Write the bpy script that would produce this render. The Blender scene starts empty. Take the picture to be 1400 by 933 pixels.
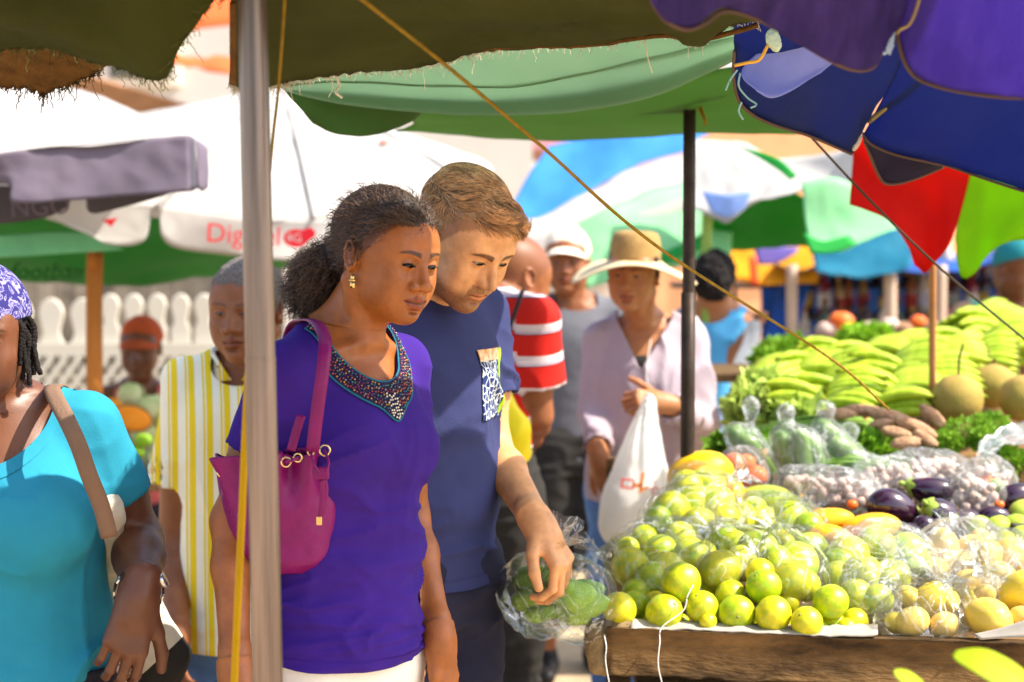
import bpy, math, random
import numpy as np
from mathutils import Vector, Matrix, Euler
random.seed(7); RNG = np.random.default_rng(11)
S = bpy.context.scene
COL = S.collection
# ------------------------------------------------------------------ camera, sky, sun, exposure
F_PX = 2333.0; CAM_H = 1.55; PITCH = math.atan(116.5/F_PX)
cam_d = bpy.data.cameras.new('camera'); cam = bpy.data.objects.new('camera', cam_d); COL.objects.link(cam)
cam_d.sensor_width = 36.0; cam_d.lens = 60.0; cam_d.clip_end = 2000.0; cam_d.clip_start = 0.05
cam.location = (0, 0, CAM_H); cam.rotation_euler = (math.pi/2-PITCH, 0, 0)
cam_d.dof.use_dof = True; cam_d.dof.focus_distance = 2.95; cam_d.dof.aperture_fstop = 3.2
S.camera = cam
SUN_EL = math.radians(50); SUN_AZ = math.radians(102)      # azimuth of the sun clockwise from +Y (on the right)
world = bpy.data.worlds.new('World'); S.world = world; world.use_nodes = True
wn = world.node_tree; bg = wn.nodes['Background']; sky = wn.nodes.new('ShaderNodeTexSky')
sky.sky_type = 'NISHITA'; sky.sun_disc = False; sky.sun_elevation = SUN_EL; sky.sun_rotation = SUN_AZ
sky.air_density = 1.0; sky.dust_density = 2.5; sky.ozone_density = 1.0
wn.links.new(sky.outputs[0], bg.inputs[0]); bg.inputs[1].default_value = 0.15
sun_d = bpy.data.lights.new('sun', 'SUN'); sun = bpy.data.objects.new('sun', sun_d); COL.objects.link(sun)
sun_d.energy = 3.8; sun_d.angle = math.radians(0.55); sun_d.color = (1.0, 0.93, 0.80)
sv = Vector((math.sin(SUN_AZ)*math.cos(SUN_EL), math.cos(SUN_AZ)*math.cos(SUN_EL), math.sin(SUN_EL)))
sun.rotation_euler = sv.to_track_quat('Z', 'Y').to_euler(); sun.location = sv*30
S.view_settings.view_transform = 'Standard'; S.view_settings.look = 'None'
S.view_settings.exposure = 1.42; S.view_settings.gamma = 1.0; S.view_settings.use_curve_mapping = False
S.render.engine = 'CYCLES'; S.cycles.use_denoising = True
S.cycles.max_bounces = 10; S.cycles.transparent_max_bounces = 24
try: S.cycles.caustics_reflective = False; S.cycles.caustics_refractive = False
except Exception: pass
# ------------------------------------------------------------------ helpers
def P(px, py, d):
    """point of the place seen at photo pixel (px,py), d metres in front of the camera (along Y)"""
    x = (px-700.0)/F_PX; u = (466.5-py)/F_PX; c, s = math.cos(PITCH), math.sin(PITCH)
    v = np.array([x, c+u*s, -s+u*c])
    return np.array([0, 0, CAM_H]) + v*(d/v[1])
def lin(c):
    return tuple(((x/12.92) if x <= 0.04045 else ((x+0.055)/1.055)**2.4) for x in c)
def rgb(h):
    h = h.lstrip('#'); return lin(tuple(int(h[i:i+2], 16)/255 for i in (0, 2, 4)))
MATS = {}
def mat(name, col=(.5, .5, .5), rough=.8, var=.12, vs=6.0, bump=.0, bs=80.0, metal=0., spec=.22, sss=0., transl=0., alpha=1.0,
        col2=None, attr=False, coat=0., stretch=(1, 1, 1), rand=0., sheen=0., tcol=None, weave=0.):
    if name in MATS: return MATS[name]
    m = bpy.data.materials.new(name); MATS[name] = m; m.use_nodes = True
    nt = m.node_tree; N = nt.nodes; L = nt.links; bs_ = N['Principled BSDF']; out = N['Material Output']
    tc = N.new('ShaderNodeTexCoord'); mp = N.new('ShaderNodeMapping'); mp.inputs['Scale'].default_value = stretch
    L.new(tc.outputs['Object'], mp.inputs[0])
    nz = N.new('ShaderNodeTexNoise'); nz.inputs['Scale'].default_value = vs; nz.inputs['Detail'].default_value = 6; nz.inputs['Roughness'].default_value = .62
    L.new(mp.outputs[0], nz.inputs['Vector'])
    c2 = col2 if col2 is not None else tuple(min(1, c*(1+var)) for c in col)
    c1 = col if col2 is not None else tuple(c*(1-var) for c in col)
    mr = N.new('ShaderNodeMapRange'); mr.inputs[1].default_value = .32; mr.inputs[2].default_value = .68
    L.new(nz.outputs[0], mr.inputs[0])
    mx = N.new('ShaderNodeMix'); mx.data_type = 'RGBA'
    mx.inputs[6].default_value = (*c1, 1); mx.inputs[7].default_value = (*c2, 1)
    L.new(mr.outputs[0], mx.inputs[0]); src = mx.outputs[2]
    if rand:
        oi = N.new('ShaderNodeObjectInfo'); ad = N.new('ShaderNodeMath'); ad.operation = 'MULTIPLY_ADD'
        ad.inputs[1].default_value = rand; ad.use_clamp = True
        sb = N.new('ShaderNodeMath'); sb.operation = 'SUBTRACT'; sb.inputs[1].default_value = rand/2; sb.use_clamp = False
        L.new(mr.outputs[0], sb.inputs[0]); L.new(oi.outputs['Random'], ad.inputs[0]); L.new(sb.outputs[0], ad.inputs[2])
        L.new(ad.outputs[0], mx.inputs[0])
    if attr:
        at = N.new('ShaderNodeAttribute'); at.attribute_name = 'Col'
        mm = N.new('ShaderNodeMix'); mm.data_type = 'RGBA'; mm.blend_type = 'MULTIPLY'; mm.inputs[0].default_value = 1
        L.new(src, mm.inputs[6]); L.new(at.outputs['Color'], mm.inputs[7]); src = mm.outputs[2]
    L.new(src, bs_.inputs['Base Color'])
    bs_.inputs['Roughness'].default_value = rough; bs_.inputs['Metallic'].default_value = metal
    bs_.inputs['Specular IOR Level'].default_value = spec
    if coat: bs_.inputs['Coat Weight'].default_value = coat; bs_.inputs['Coat Roughness'].default_value = .12
    if sheen: bs_.inputs['Sheen Weight'].default_value = sheen
    if sss:
        bs_.inputs['Subsurface Weight'].default_value = sss; bs_.inputs['Subsurface Radius'].default_value = (1, .35, .18); bs_.inputs['Subsurface Scale'].default_value = .008
    if bump or weave:
        n2 = N.new('ShaderNodeTexNoise'); n2.inputs['Scale'].default_value = bs; n2.inputs['Detail'].default_value = 5
        L.new(mp.outputs[0], n2.inputs['Vector'])
        bp = N.new('ShaderNodeBump'); bp.inputs['Strength'].default_value = bump if bump else weave; bp.inputs['Distance'].default_value = .01
        L.new(n2.outputs[0], bp.inputs['Height']); L.new(bp.outputs[0], bs_.inputs['Normal'])
    sh = bs_.outputs[0]
    if transl:
        tr = N.new('ShaderNodeBsdfTranslucent'); ms = N.new('ShaderNodeMixShader'); ms.inputs[0].default_value = transl
        if tcol: tr.inputs[0].default_value = (*tcol, 1)
        else: L.new(src, tr.inputs[0])
        L.new(sh, ms.inputs[1]); L.new(tr.outputs[0], ms.inputs[2]); sh = ms.outputs[0]
    if alpha < 1:
        tp = N.new('ShaderNodeBsdfTransparent'); ms = N.new('ShaderNodeMixShader'); ms.inputs[0].default_value = alpha
        L.new(tp.outputs[0], ms.inputs[1]); L.new(sh, ms.inputs[2]); sh = ms.outputs[0]
    L.new(sh, out.inputs[0])
    return m
def film(name, col=(.95, .96, .95), body=.07, gloss=.5, bsc=38., bstr=.3, crease=.42):
    """thin crinkled clear plastic: transparent with bright creases"""
    if name in MATS: return MATS[name]
    m = bpy.data.materials.new(name); MATS[name] = m; m.use_nodes = True
    nt = m.node_tree; N = nt.nodes; L = nt.links; N.remove(N['Principled BSDF']); out = N['Material Output']
    tc = N.new('ShaderNodeTexCoord')
    n1 = N.new('ShaderNodeTexNoise'); n1.inputs['Scale'].default_value = bsc; n1.inputs['Detail'].default_value = 3; n1.inputs['Distortion'].default_value = 1.5
    L.new(tc.outputs['Object'], n1.inputs['Vector'])
    bp = N.new('ShaderNodeBump'); bp.inputs['Strength'].default_value = bstr; bp.inputs['Distance'].default_value = .012; L.new(n1.outputs[0], bp.inputs['Height'])
    lw = N.new('ShaderNodeLayerWeight'); lw.inputs[0].default_value = .30
    gl = N.new('ShaderNodeBsdfGlossy'); gl.inputs['Roughness'].default_value = .20; L.new(bp.outputs[0], gl.inputs['Normal'])
    df = N.new('ShaderNodeBsdfDiffuse'); df.inputs[0].default_value = (*col, 1); L.new(bp.outputs[0], df.inputs['Normal'])
    tp = N.new('ShaderNodeBsdfTransparent'); tp.inputs[0].default_value = (.97, .98, .96, 1)
    # creases: thin ridges of the noise turn milky
    cr = N.new('ShaderNodeTexNoise'); cr.inputs['Scale'].default_value = bsc*.6; cr.inputs['Detail'].default_value = 4; cr.inputs['Distortion'].default_value = 2.2
    L.new(tc.outputs['Object'], cr.inputs['Vector'])
    a = N.new('ShaderNodeMath'); a.operation = 'SUBTRACT'; a.inputs[1].default_value = .5; L.new(cr.outputs[0], a.inputs[0])
    b = N.new('ShaderNodeMath'); b.operation = 'ABSOLUTE'; L.new(a.outputs[0], b.inputs[0])
    mr = N.new('ShaderNodeMapRange'); mr.inputs[1].default_value = 0; mr.inputs[2].default_value = .03; mr.inputs[3].default_value = crease; mr.inputs[4].default_value = body; L.new(b.outputs[0], mr.inputs[0])
    m1 = N.new('ShaderNodeMixShader'); L.new(mr.outputs[0], m1.inputs[0]); L.new(tp.outputs[0], m1.inputs[1]); L.new(df.outputs[0], m1.inputs[2])
    g = N.new('ShaderNodeMath'); g.operation = 'MULTIPLY'; g.inputs[1].default_value = gloss; L.new(lw.outputs['Fresnel'], g.inputs[0])
    m2 = N.new('ShaderNodeMixShader'); L.new(g.outputs[0], m2.inputs[0]); L.new(m1.outputs[0], m2.inputs[1]); L.new(gl.outputs[0], m2.inputs[2])
    L.new(m2.outputs[0], out.inputs[0]); return m
# ---- tagging and linking
def tag(o, label=None, cat=None, group=None, kind=None):
    if label: o['label'] = label
    if cat: o['category'] = cat
    if group: o['group'] = group
    if kind: o['kind'] = kind
    return o
def empty(name, loc, rz=0., label=None, cat=None, group=None):
    o = bpy.data.objects.new(name, None); COL.objects.link(o); o.location = loc; o.rotation_euler = (0, 0, rz); o.empty_display_size = .1
    return tag(o, label, cat, group)
def mk(name, V, Fc, m, parent=None, smooth=True, col=None, fl=None, origin=None, world=True):
    """link verts/faces as one object; V in world coords (world=True) is made local to the parent root (or to origin)"""
    V = np.asarray(V, dtype=float)
    me = bpy.data.meshes.new(name)
    if parent is not None and world:
        chain = parent; T = Matrix.Identity(4)
        while chain is not None:
            T = chain.matrix_basis @ T if chain is parent else chain.matrix_basis @ T
            chain = chain.parent
        Ti = np.array(T.inverted()); V = V @ Ti[:3, :3].T + Ti[:3, 3]
    loc = None
    if parent is None and world:
        if origin is None:
            lo, hi = V.min(0), V.max(0); origin = ((lo[0]+hi[0])/2, (lo[1]+hi[1])/2, lo[2])
        loc = np.array(origin, float); V = V-loc
    if isinstance(Fc, np.ndarray) and Fc.ndim == 2:
        k = Fc.shape[1]; n = len(Fc)
        me.vertices.add(len(V)); me.vertices.foreach_set('co', V.astype(np.float32).ravel())
        me.loops.add(n*k); me.loops.foreach_set('vertex_index', Fc.astype(np.int32).ravel())
        me.polygons.add(n); me.polygons.foreach_set('loop_start', np.arange(0, n*k, k, dtype=np.int32))
        me.update(calc_edges=True)
    else:
        me.from_pydata([tuple(v) for v in V], [], [tuple(int(i) for i in f) for f in Fc]); me.update()
    me.validate()
    if smooth and len(me.polygons): me.polygons.foreach_set('use_smooth', np.ones(len(me.polygons), dtype=bool))
    if col is not None and len(me.vertices) == len(col):
        ca = me.color_attributes.new('Col', 'FLOAT_COLOR', 'POINT'); c4 = np.ones((len(col), 4), np.float32); c4[:, :3] = col
        ca.data.foreach_set('color', c4.ravel())
    if fl is not None and len(me.vertices) == len(fl):
        fa = me.attributes.new('st', 'FLOAT', 'POINT'); fa.data.foreach_set('value', np.asarray(fl, np.float32))
    if m: 
        for mm in (m if isinstance(m, (list, tuple)) else [m]): me.materials.append(mm)
    o = bpy.data.objects.new(name, me); COL.objects.link(o)
    if loc is not None: o.location = loc
    if parent is not None: o.parent = parent
    return o
def solid(o, t=.003, off=-1.0):
    md = o.modifiers.new('thickness', 'SOLIDIFY'); md.thickness = t; md.offset = off; return o
def bevel(o, w=.005, n=2):
    md = o.modifiers.new('bevel', 'BEVEL'); md.width = w; md.segments = n; md.limit_method = 'ANGLE'; return o
def dup(o, parent=None, **kw):
    c = o.copy(); COL.objects.link(c); c.parent = parent
    for k, v in kw.items(): setattr(c, k, v)
    for ch in list(o.children):
        dup(ch, c)
    return c
# ---- numpy noise
def _h(i, j, k, s):
    n = (i.astype(np.int64)*374761393 + j.astype(np.int64)*668265263 + k.astype(np.int64)*2147483647 + s*1274126177) & 0xffffffff
    n = ((n ^ (n >> 13))*1274126177) & 0xffffffff
    return ((n ^ (n >> 16)) & 0xffff)/65535.0
def noise(Pn, s=0):
    Pn = np.asarray(Pn, float); i = np.floor(Pn); f = Pn-i; f = f*f*(3-2*f); i = i.astype(np.int64)
    x, y, z = i[..., 0], i[..., 1], i[..., 2]; fx, fy, fz = f[..., 0], f[..., 1], f[..., 2]
    r = 0
    for a in (0, 1):
        for b in (0, 1):
            for c in (0, 1):
                r = r + _h(x+a, y+b, z+c, s)*((fx if a else 1-fx)*(fy if b else 1-fy)*(fz if c else 1-fz))
    return r*2-1
def fbm(Pn, s=0, o=3):
    r = 0; a = 1.
    for k in range(o): r = r+a*noise(np.asarray(Pn)*2**k, s+k); a *= .5
    return r
# ---- implicit surfaces
class Prim:
    def __init__(s, fn, bc, br, k=.02, op=1): s.fn, s.bc, s.br, s.k, s.op = fn, np.array(bc, float), br, k, op
def rc(a, b, r1, r2, k=.02, op=1):
    a = np.array(a, float); b = np.array(b, float); ba = b-a; L2 = max(ba@ba, 1e-12)
    def fn(p):
        pa = p-a; h = np.clip((pa@ba)/L2, 0, 1); q = pa-h[..., None]*ba
        return np.sqrt((q*q).sum(-1))-(r1+(r2-r1)*h)
    return Prim(fn, (a+b)/2, math.sqrt(L2)/2+max(r1, r2), k, op)
def cc(a, b, r1, r2, k=.02, op=1):
    """cone with flat far end"""
    a = np.array(a, float); b = np.array(b, float); ba = b-a; L = math.sqrt(max(ba@ba, 1e-12))
    def fn(p):
        pa = p-a; t = (pa@ba)/L; h = np.clip(t/L, 0, 1); q = pa-h[..., None]*ba; q2 = pa-(t/L)[..., None]*ba
        d = np.sqrt((q*q).sum(-1))-(r1+(r2-r1)*h)
        d2 = np.sqrt((q2*q2).sum(-1))-(r1+(r2-r1)*np.clip(t/L, 0, 1.2))
        return np.where(t > L*.5, np.maximum(d2, t-L), d)
    return Prim(fn, (a+b)/2, L/2+max(r1, r2), k, op)
def el(c, r, R=None, k=.02, op=1):
    c = np.array(c, float); r = np.array(r, float); R = None if R is None else np.array(R)
    def fn(p):
        q = p-c
        if R is not None: q = q@R
        k0 = np.sqrt(((q/r)**2).sum(-1)); k1 = np.sqrt(((q/(r*r))**2).sum(-1))+1e-9
        return k0*(k0-1)/k1
    return Prim(fn, c, r.max(), k, op)
def loft(levels, k=.03, op=1, cx=None, inflate=0.):
    """levels: (z, cx, cy, a, b_front, b_back); vertical elliptical loft"""
    L = np.array(levels, float); L = L[np.argsort(L[:, 0])]
    zs = L[:, 0]; zz = np.linspace(zs[0], zs[-1], 80); T = [np.interp(zz, zs, L[:, i]) for i in range(1, 6)]
    ker = np.exp(-(np.arange(-10, 11)/4.5)**2); ker /= ker.sum()
    T = [np.convolve(np.pad(t, 10, mode='reflect', reflect_type='odd'), ker, 'valid') for t in T]
    def fn(p):
        z = p[..., 2]; c0, c1, a, bf, bb = [np.interp(z, zz, t) for t in T]
        a = a+inflate; x = p[..., 0]-c0; y = p[..., 1]-c1; b = np.where(y < 0, bf, bb)+inflate
        k0 = np.sqrt((x/a)**2+(y/b)**2); k1 = np.sqrt((x/a**2)**2+(y/b**2)**2)+1e-9
        d = k0*(k0-1)/k1; d = np.maximum(d, -np.minimum(a, b))
        e = np.maximum(z-zs[-1], zs[0]-z)
        return np.where(e > -0.0, np.sqrt(np.maximum(d, 0)**2+np.maximum(e, 0)**2)+np.minimum(np.maximum(d, e), 0), np.maximum(d, e))
    zc = (zs[0]+zs[-1])/2; mr = max(L[:, 3].max(), L[:, 4].max(), L[:, 5].max())
    return Prim(fn, (L[:, 1].mean(), L[:, 2].mean(), zc), math.hypot((zs[-1]-zs[0])/2, mr+inflate+.05), k, op)
def field_eval(prims, p):
    f = np.full(p.shape[:-1], .08)
    for q in prims: f = comb(f, q.fn(p), q)
    return f
def comb(f, d, q):
    k = max(q.k, 1e-5)
    if q.op > 0:
        h = np.maximum(k-np.abs(f-d), 0)/k; return np.minimum(f, d)-h*h*k*.25
    d = -d; h = np.maximum(k-np.abs(f-d), 0)/k; return np.maximum(f, d)+h*h*k*.25
def sdf_mesh(prims, h, lo, hi, R=None, T=None, smooth=1):
    """mesh the union in a grid box lo..hi given in a frame (p_local = R@q + T); returns verts in the local frame"""
    lo = np.array(lo, float); hi = np.array(hi, float); n = np.maximum(np.ceil((hi-lo)/h).astype(int)+1, 3)
    R = np.eye(3) if R is None else np.array(R); T = np.zeros(3) if T is None else np.array(T, float)
    ax = [lo[i]+h*np.arange(n[i]) for i in range(3)]
    Fd = np.full(n, .08, dtype=np.float64)
    for q in prims:
        c = R.T@(q.bc-T); rr = q.br+q.k+3*h
        i0 = np.maximum(np.floor((c-rr-lo)/h).astype(int), 0); i1 = np.minimum(np.ceil((c+rr-lo)/h).astype(int)+1, n)
        if (i1 <= i0).any(): continue
        g = np.stack(np.meshgrid(ax[0][i0[0]:i1[0]], ax[1][i0[1]:i1[1]], ax[2][i0[2]:i1[2]], indexing='ij'), -1)
        sl = tuple(slice(i0[i], i1[i]) for i in range(3))
        Fd[sl] = comb(Fd[sl], q.fn(g@R.T+T), q)
    ins = Fd < 0
    c = ins.astype(np.int8); s = sum(c[a:n[0]-1+a, b:n[1]-1+b, d:n[2]-1+d] for a in (0, 1) for b in (0, 1) for d in (0, 1))
    act = (s > 0) & (s < 8); idx = np.argwhere(act); cid = -np.ones(act.shape, np.int64); cid[act] = np.arange(len(idx))
    acc = np.zeros((len(idx), 3)); cnt = np.zeros(len(idx))
    cor = [(a, b, d) for a in (0, 1) for b in (0, 1) for d in (0, 1)]
    vals = {o: Fd[idx[:, 0]+o[0], idx[:, 1]+o[1], idx[:, 2]+o[2]] for o in cor}
    for o in cor:
        for axn in range(3):
            if o[axn]: continue
            o2 = list(o); o2[axn] = 1; o2 = tuple(o2); f0, f1 = vals[o], vals[o2]; m = (f0 < 0) != (f1 < 0)
            t = f0[m]/(f0[m]-f1[m]); pt = np.tile(np.array(o, float), (m.sum(), 1)); pt[:, axn] += t
            acc[m] += pt; cnt[m] += 1
    V = lo+(idx+acc/cnt[:, None])*h
    quads = []
    for axn in range(3):
        a1, a2 = (axn+1) % 3, (axn+2) % 3
        sa = [slice(None)]*3; sb = [slice(None)]*3; sa[axn] = slice(0, -1); sb[axn] = slice(1, None)
        A, B = ins[tuple(sa)], ins[tuple(sb)]; e = np.argwhere(A != B)
        e = e[(e[:, a1] > 0) & (e[:, a2] > 0) & (e[:, a1] < n[a1]-1) & (e[:, a2] < n[a2]-1)]
        if not len(e): continue
        fl = A[tuple(e.T)]
        def cell(d1, d2):
            q = e.copy(); q[:, a1] -= d1; q[:, a2] -= d2; return cid[tuple(q.T)]
        q = np.stack([cell(1, 1), cell(0, 1), cell(0, 0), cell(1, 0)], 1); q[~fl] = q[~fl][:, ::-1]; quads.append(q)
    Q = np.concatenate(quads) if quads else np.zeros((0, 4), int)
    for _ in range(smooth): V = lap(V, Q, .5)
    return V@R.T+T, Q
def lap(V, Q, w=.5):
    k = Q.shape[1]; acc = np.zeros_like(V); cnt = np.zeros(len(V))
    for i in range(k):
        a, b = Q[:, i], Q[:, (i+1) % k]
        for c in range(3):
            acc[:, c] += np.bincount(a, V[b, c], len(V)); acc[:, c] += np.bincount(b, V[a, c], len(V))
        cnt += np.bincount(a, minlength=len(V))+np.bincount(b, minlength=len(V))
    return V*(1-w)+w*acc/np.maximum(cnt, 1)[:, None]
def normals(V, Q):
    n = np.cross(V[Q[:, 2]]-V[Q[:, 0]], V[Q[:, -1]]-V[Q[:, 1]]) if Q.shape[1] == 4 else np.cross(V[Q[:, 1]]-V[Q[:, 0]], V[Q[:, 2]]-V[Q[:, 0]])
    N = np.zeros_like(V)
    for i in range(Q.shape[1]):
        for c in range(3): N[:, c] += np.bincount(Q[:, i], n[:, c], len(V))
    return N/(np.linalg.norm(N, axis=1, keepdims=True)+1e-12)
def tri(Q): return np.concatenate([Q[:, [0, 1, 2]], Q[:, [0, 2, 3]]]) if Q.shape[1] == 4 else Q
def cut(V, Q, f):
    """keep f(V)>0, cutting triangles cleanly along f=0; returns V, T"""
    T = tri(Q); v = f(V); s = v > 0; ns = s[T].sum(1); keep = T[ns == 3]; out = [keep]; newV = []; base = len(V)
    A, B = [], []
    for cnt in (1, 2):
        t = T[ns == cnt]; 
        if not len(t): continue
        st = s[t] if cnt == 1 else ~s[t]; r = st.argmax(1); ar = np.arange(len(t))
        a, b, c = t[ar, r], t[ar, (r+1) % 3], t[ar, (r+2) % 3]
        def x(i, j): w = (v[i]/(v[i]-v[j]))[:, None]; return V[i]+(V[j]-V[i])*w
        p, q = x(a, b), x(a, c); ip = base+np.arange(len(t)); iq = ip+len(t); newV += [p, q]; base += 2*len(t)
        if cnt == 1: out.append(np.stack([a, ip, iq], 1))
        else: out.append(np.stack([ip, b, c], 1)); out.append(np.stack([ip, c, iq], 1))
    V2 = np.concatenate([V]+newV) if newV else V; T2 = np.concatenate(out)
    # merge the duplicated cut points
    key = np.round(V2*1e6).astype(np.int64); _, fi, inv = np.unique(key, axis=0, return_index=True, return_inverse=True)
    inv = inv.ravel(); T2 = inv[T2]; V2 = V2[fi]; T2 = T2[(T2[:, 0] != T2[:, 1]) & (T2[:, 1] != T2[:, 2]) & (T2[:, 0] != T2[:, 2])]
    return compact(V2, T2)
def compact(V, T):
    u, inv = np.unique(T, return_inverse=True); return V[u], inv.reshape(T.shape)
def join(parts):
    Vs, Ts, o = [], [], 0
    for V, T in parts: Vs.append(V); Ts.append(tri(T)+o); o += len(V)
    return np.concatenate(Vs), np.concatenate(Ts)
def rotm(x=0, y=0, z=0):
    """Rz*Rx*Ry, degrees"""
    R = Matrix.Rotation(math.radians(z), 3, 'Z') @ Matrix.Rotation(math.radians(x), 3, 'X') @ Matrix.Rotation(math.radians(y), 3, 'Y'); return np.array(R)
# ---- explicit shapes
def tubes(paths, rad, sides=5, taper=None, cap=False):
    """paths (n,k,3) -> one mesh; rad scalar/(n,)/(n,k)"""
    p = np.asarray(paths, float); n, k, _ = p.shape
    t = np.gradient(p, axis=1); t /= np.linalg.norm(t, axis=2, keepdims=True)+1e-9
    up = np.where(np.abs(t[..., 2:3]) > .9, np.array([1., 0, 0]), np.array([0, 0, 1.]))
    a = np.cross(t, up); a /= np.linalg.norm(a, axis=2, keepdims=True)+1e-9; b = np.cross(t, a)
    r = np.broadcast_to(np.asarray(rad, float).reshape(-1, 1) if np.ndim(rad) == 1 else rad, (n, k)).copy()
    if taper is not None: r = r*np.interp(np.linspace(0, 1, k), np.linspace(0, 1, len(taper)), taper)
    th = np.arange(sides)/sides*2*math.pi
    V = p[:, :, None, :]+r[..., None, None]*(np.cos(th)[:, None]*a[:, :, None, :]+np.sin(th)[:, None]*b[:, :, None, :])
    i = np.arange(n)[:, None, None]*k*sides+np.arange(k-1)[None, :, None]*sides; j = np.arange(sides)
    q = np.stack([i+j, i+(j+1) % sides, i+sides+(j+1) % sides, i+sides+j], -1).reshape(-1, 4)
    V = V.reshape(-1, 3)
    if cap:
        q = [tuple(x) for x in q.tolist()]
        for m_ in range(n):
            o = m_*k*sides; q.append(tuple(o+x for x in range(sides-1, -1, -1))); q.append(tuple(o+(k-1)*sides+x for x in range(sides)))
    return V, q
def crv(pts, n=24):
    """smooth curve through points"""
    p = np.array(pts, float); m = len(p)
    if m == 2: return p[0]+(p[1]-p[0])*np.linspace(0, 1, n)[:, None]
    e = np.concatenate([[2*p[0]-p[1]], p, [2*p[-1]-p[-2]]]); u = np.linspace(0, m-1, n); i = np.minimum(u.astype(int), m-2); t = (u-i)[:, None]
    a, b, c, d = e[i], e[i+1], e[i+2], e[i+3]
    return .5*((2*b)+(c-a)*t+(2*a-5*b+4*c-d)*t*t+(3*b-a-3*c+d)*t**3)
def tube(name, pts, r, m, parent=None, n=24, sides=8, taper=None, **k):
    V, q = tubes(crv(pts, n)[None], r, sides, taper, True); return mk(name, V, q, m, parent, **k)
def boxm(c, s, R=None):
    c = np.array(c, float); s = np.array(s, float)/2
    V = np.array([(x, y, z) for x in (-1, 1) for y in (-1, 1) for z in (-1, 1)], float)*s
    if R is not None: V = V@np.array(R).T
    return V+c, [(0, 1, 3, 2), (4, 6, 7, 5), (0, 4, 5, 1), (2, 3, 7, 6), (0, 2, 6, 4), (1, 5, 7, 3)]
def joinf(parts):
    V, Fc, o = [], [], 0
    for v, f in parts:
        V.append(np.asarray(v)); Fc += [tuple(int(i)+o for i in q) for q in f]; o += len(v)
    return np.concatenate(V), Fc
def grid_surf(G):
    n, m, _ = G.shape; i = np.arange(n-1)[:, None]*m+np.arange(m-1)[None]; return G.reshape(-1, 3), np.stack([i, i+1, i+m+1, i+m], -1).reshape(-1, 4)
def patch(name, rows, m, parent=None, nu=40, nv=24, wr=.0, ws=6., fr=0., thick=.003, px=True, seed=0, fray=0., edge=False, **kw):
    """cloth sheet through rows of (px,py,depth) (or world points); wr=wrinkle height"""
    W = [np.array([P(*p) if px else p for p in r], float) for r in rows]
    A = np.stack([crv(r, nu) for r in W]); G = np.stack([crv(A[:, j], nv) for j in range(nu)], 1) if len(rows) > 1 else A
    N = np.cross(np.gradient(G, axis=0), np.gradient(G, axis=1)); N /= np.linalg.norm(N, axis=2, keepdims=True)+1e-9
    if wr: G = G+N*wr*(fbm(G*ws, seed, 4)[..., None])
    if fr: G[-1] += np.stack([np.zeros(nu), np.zeros(nu), RNG.normal(0, fr, nu)], -1)
    V, q = grid_surf(G); o = mk(name, V, q, m, parent, **kw); solid(o, thick, 0)
    return (o, G) if edge else o
def sphere(n=24, m=16):
    V = [(0, 0, -1)]; 
    for i in range(1, m):
        a = -math.pi/2+math.pi*i/m
        V += [(math.cos(a)*math.cos(b), math.cos(a)*math.sin(b), math.sin(a)) for b in (2*math.pi*j/n for j in range(n))]
    V.append((0, 0, 1)); Fc = [(0, 1+(j+1) % n, 1+j) for j in range(n)]
    for i in range(m-2):
        Fc += [(1+i*n+j, 1+i*n+(j+1) % n, 1+(i+1)*n+(j+1) % n, 1+(i+1)*n+j) for j in range(n)]
    t = len(V)-1; Fc += [(1+(m-2)*n+j, 1+(m-2)*n+(j+1) % n, t) for j in range(n)]
    return np.array(V, float), Fc
def revolve(prof, n=24):
    """prof: (r,z) list"""
    V = [(r*math.cos(a), r*math.sin(a), z) for r, z in prof for a in (2*math.pi*j/n for j in range(n))]
    Fc = [(i*n+j, i*n+(j+1) % n, (i+1)*n+(j+1) % n, (i+1)*n+j) for i in range(len(prof)-1) for j in range(n)]
    Fc.append(tuple(range(n-1, -1, -1))); Fc.append(tuple((len(prof)-1)*n+j for j in range(n)))
    return np.array(V, float), Fc
def textmesh(name, s, size, loc, R, m, parent=None, ext=.001, shear=0.):
    c = bpy.data.curves.new(name, 'FONT'); c.body = s; c.size = size; c.extrude = ext; c.align_x = 'CENTER'; c.align_y = 'CENTER'; c.shear = shear; c.resolution_u = 3
    o = bpy.data.objects.new(name, c); COL.objects.link(o); dg = bpy.context.evaluated_depsgraph_get()
    me = bpy.data.meshes.new_from_object(o.evaluated_get(dg)); bpy.data.objects.remove(o); bpy.data.curves.remove(c)
    V = np.array([v.co[:] for v in me.vertices]); Fc = [tuple(p.vertices) for p in me.polygons]; bpy.data.meshes.remove(me)
    return mk(name, V@np.array(R).T+np.array(loc), Fc, m, parent, smooth=False)
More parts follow.
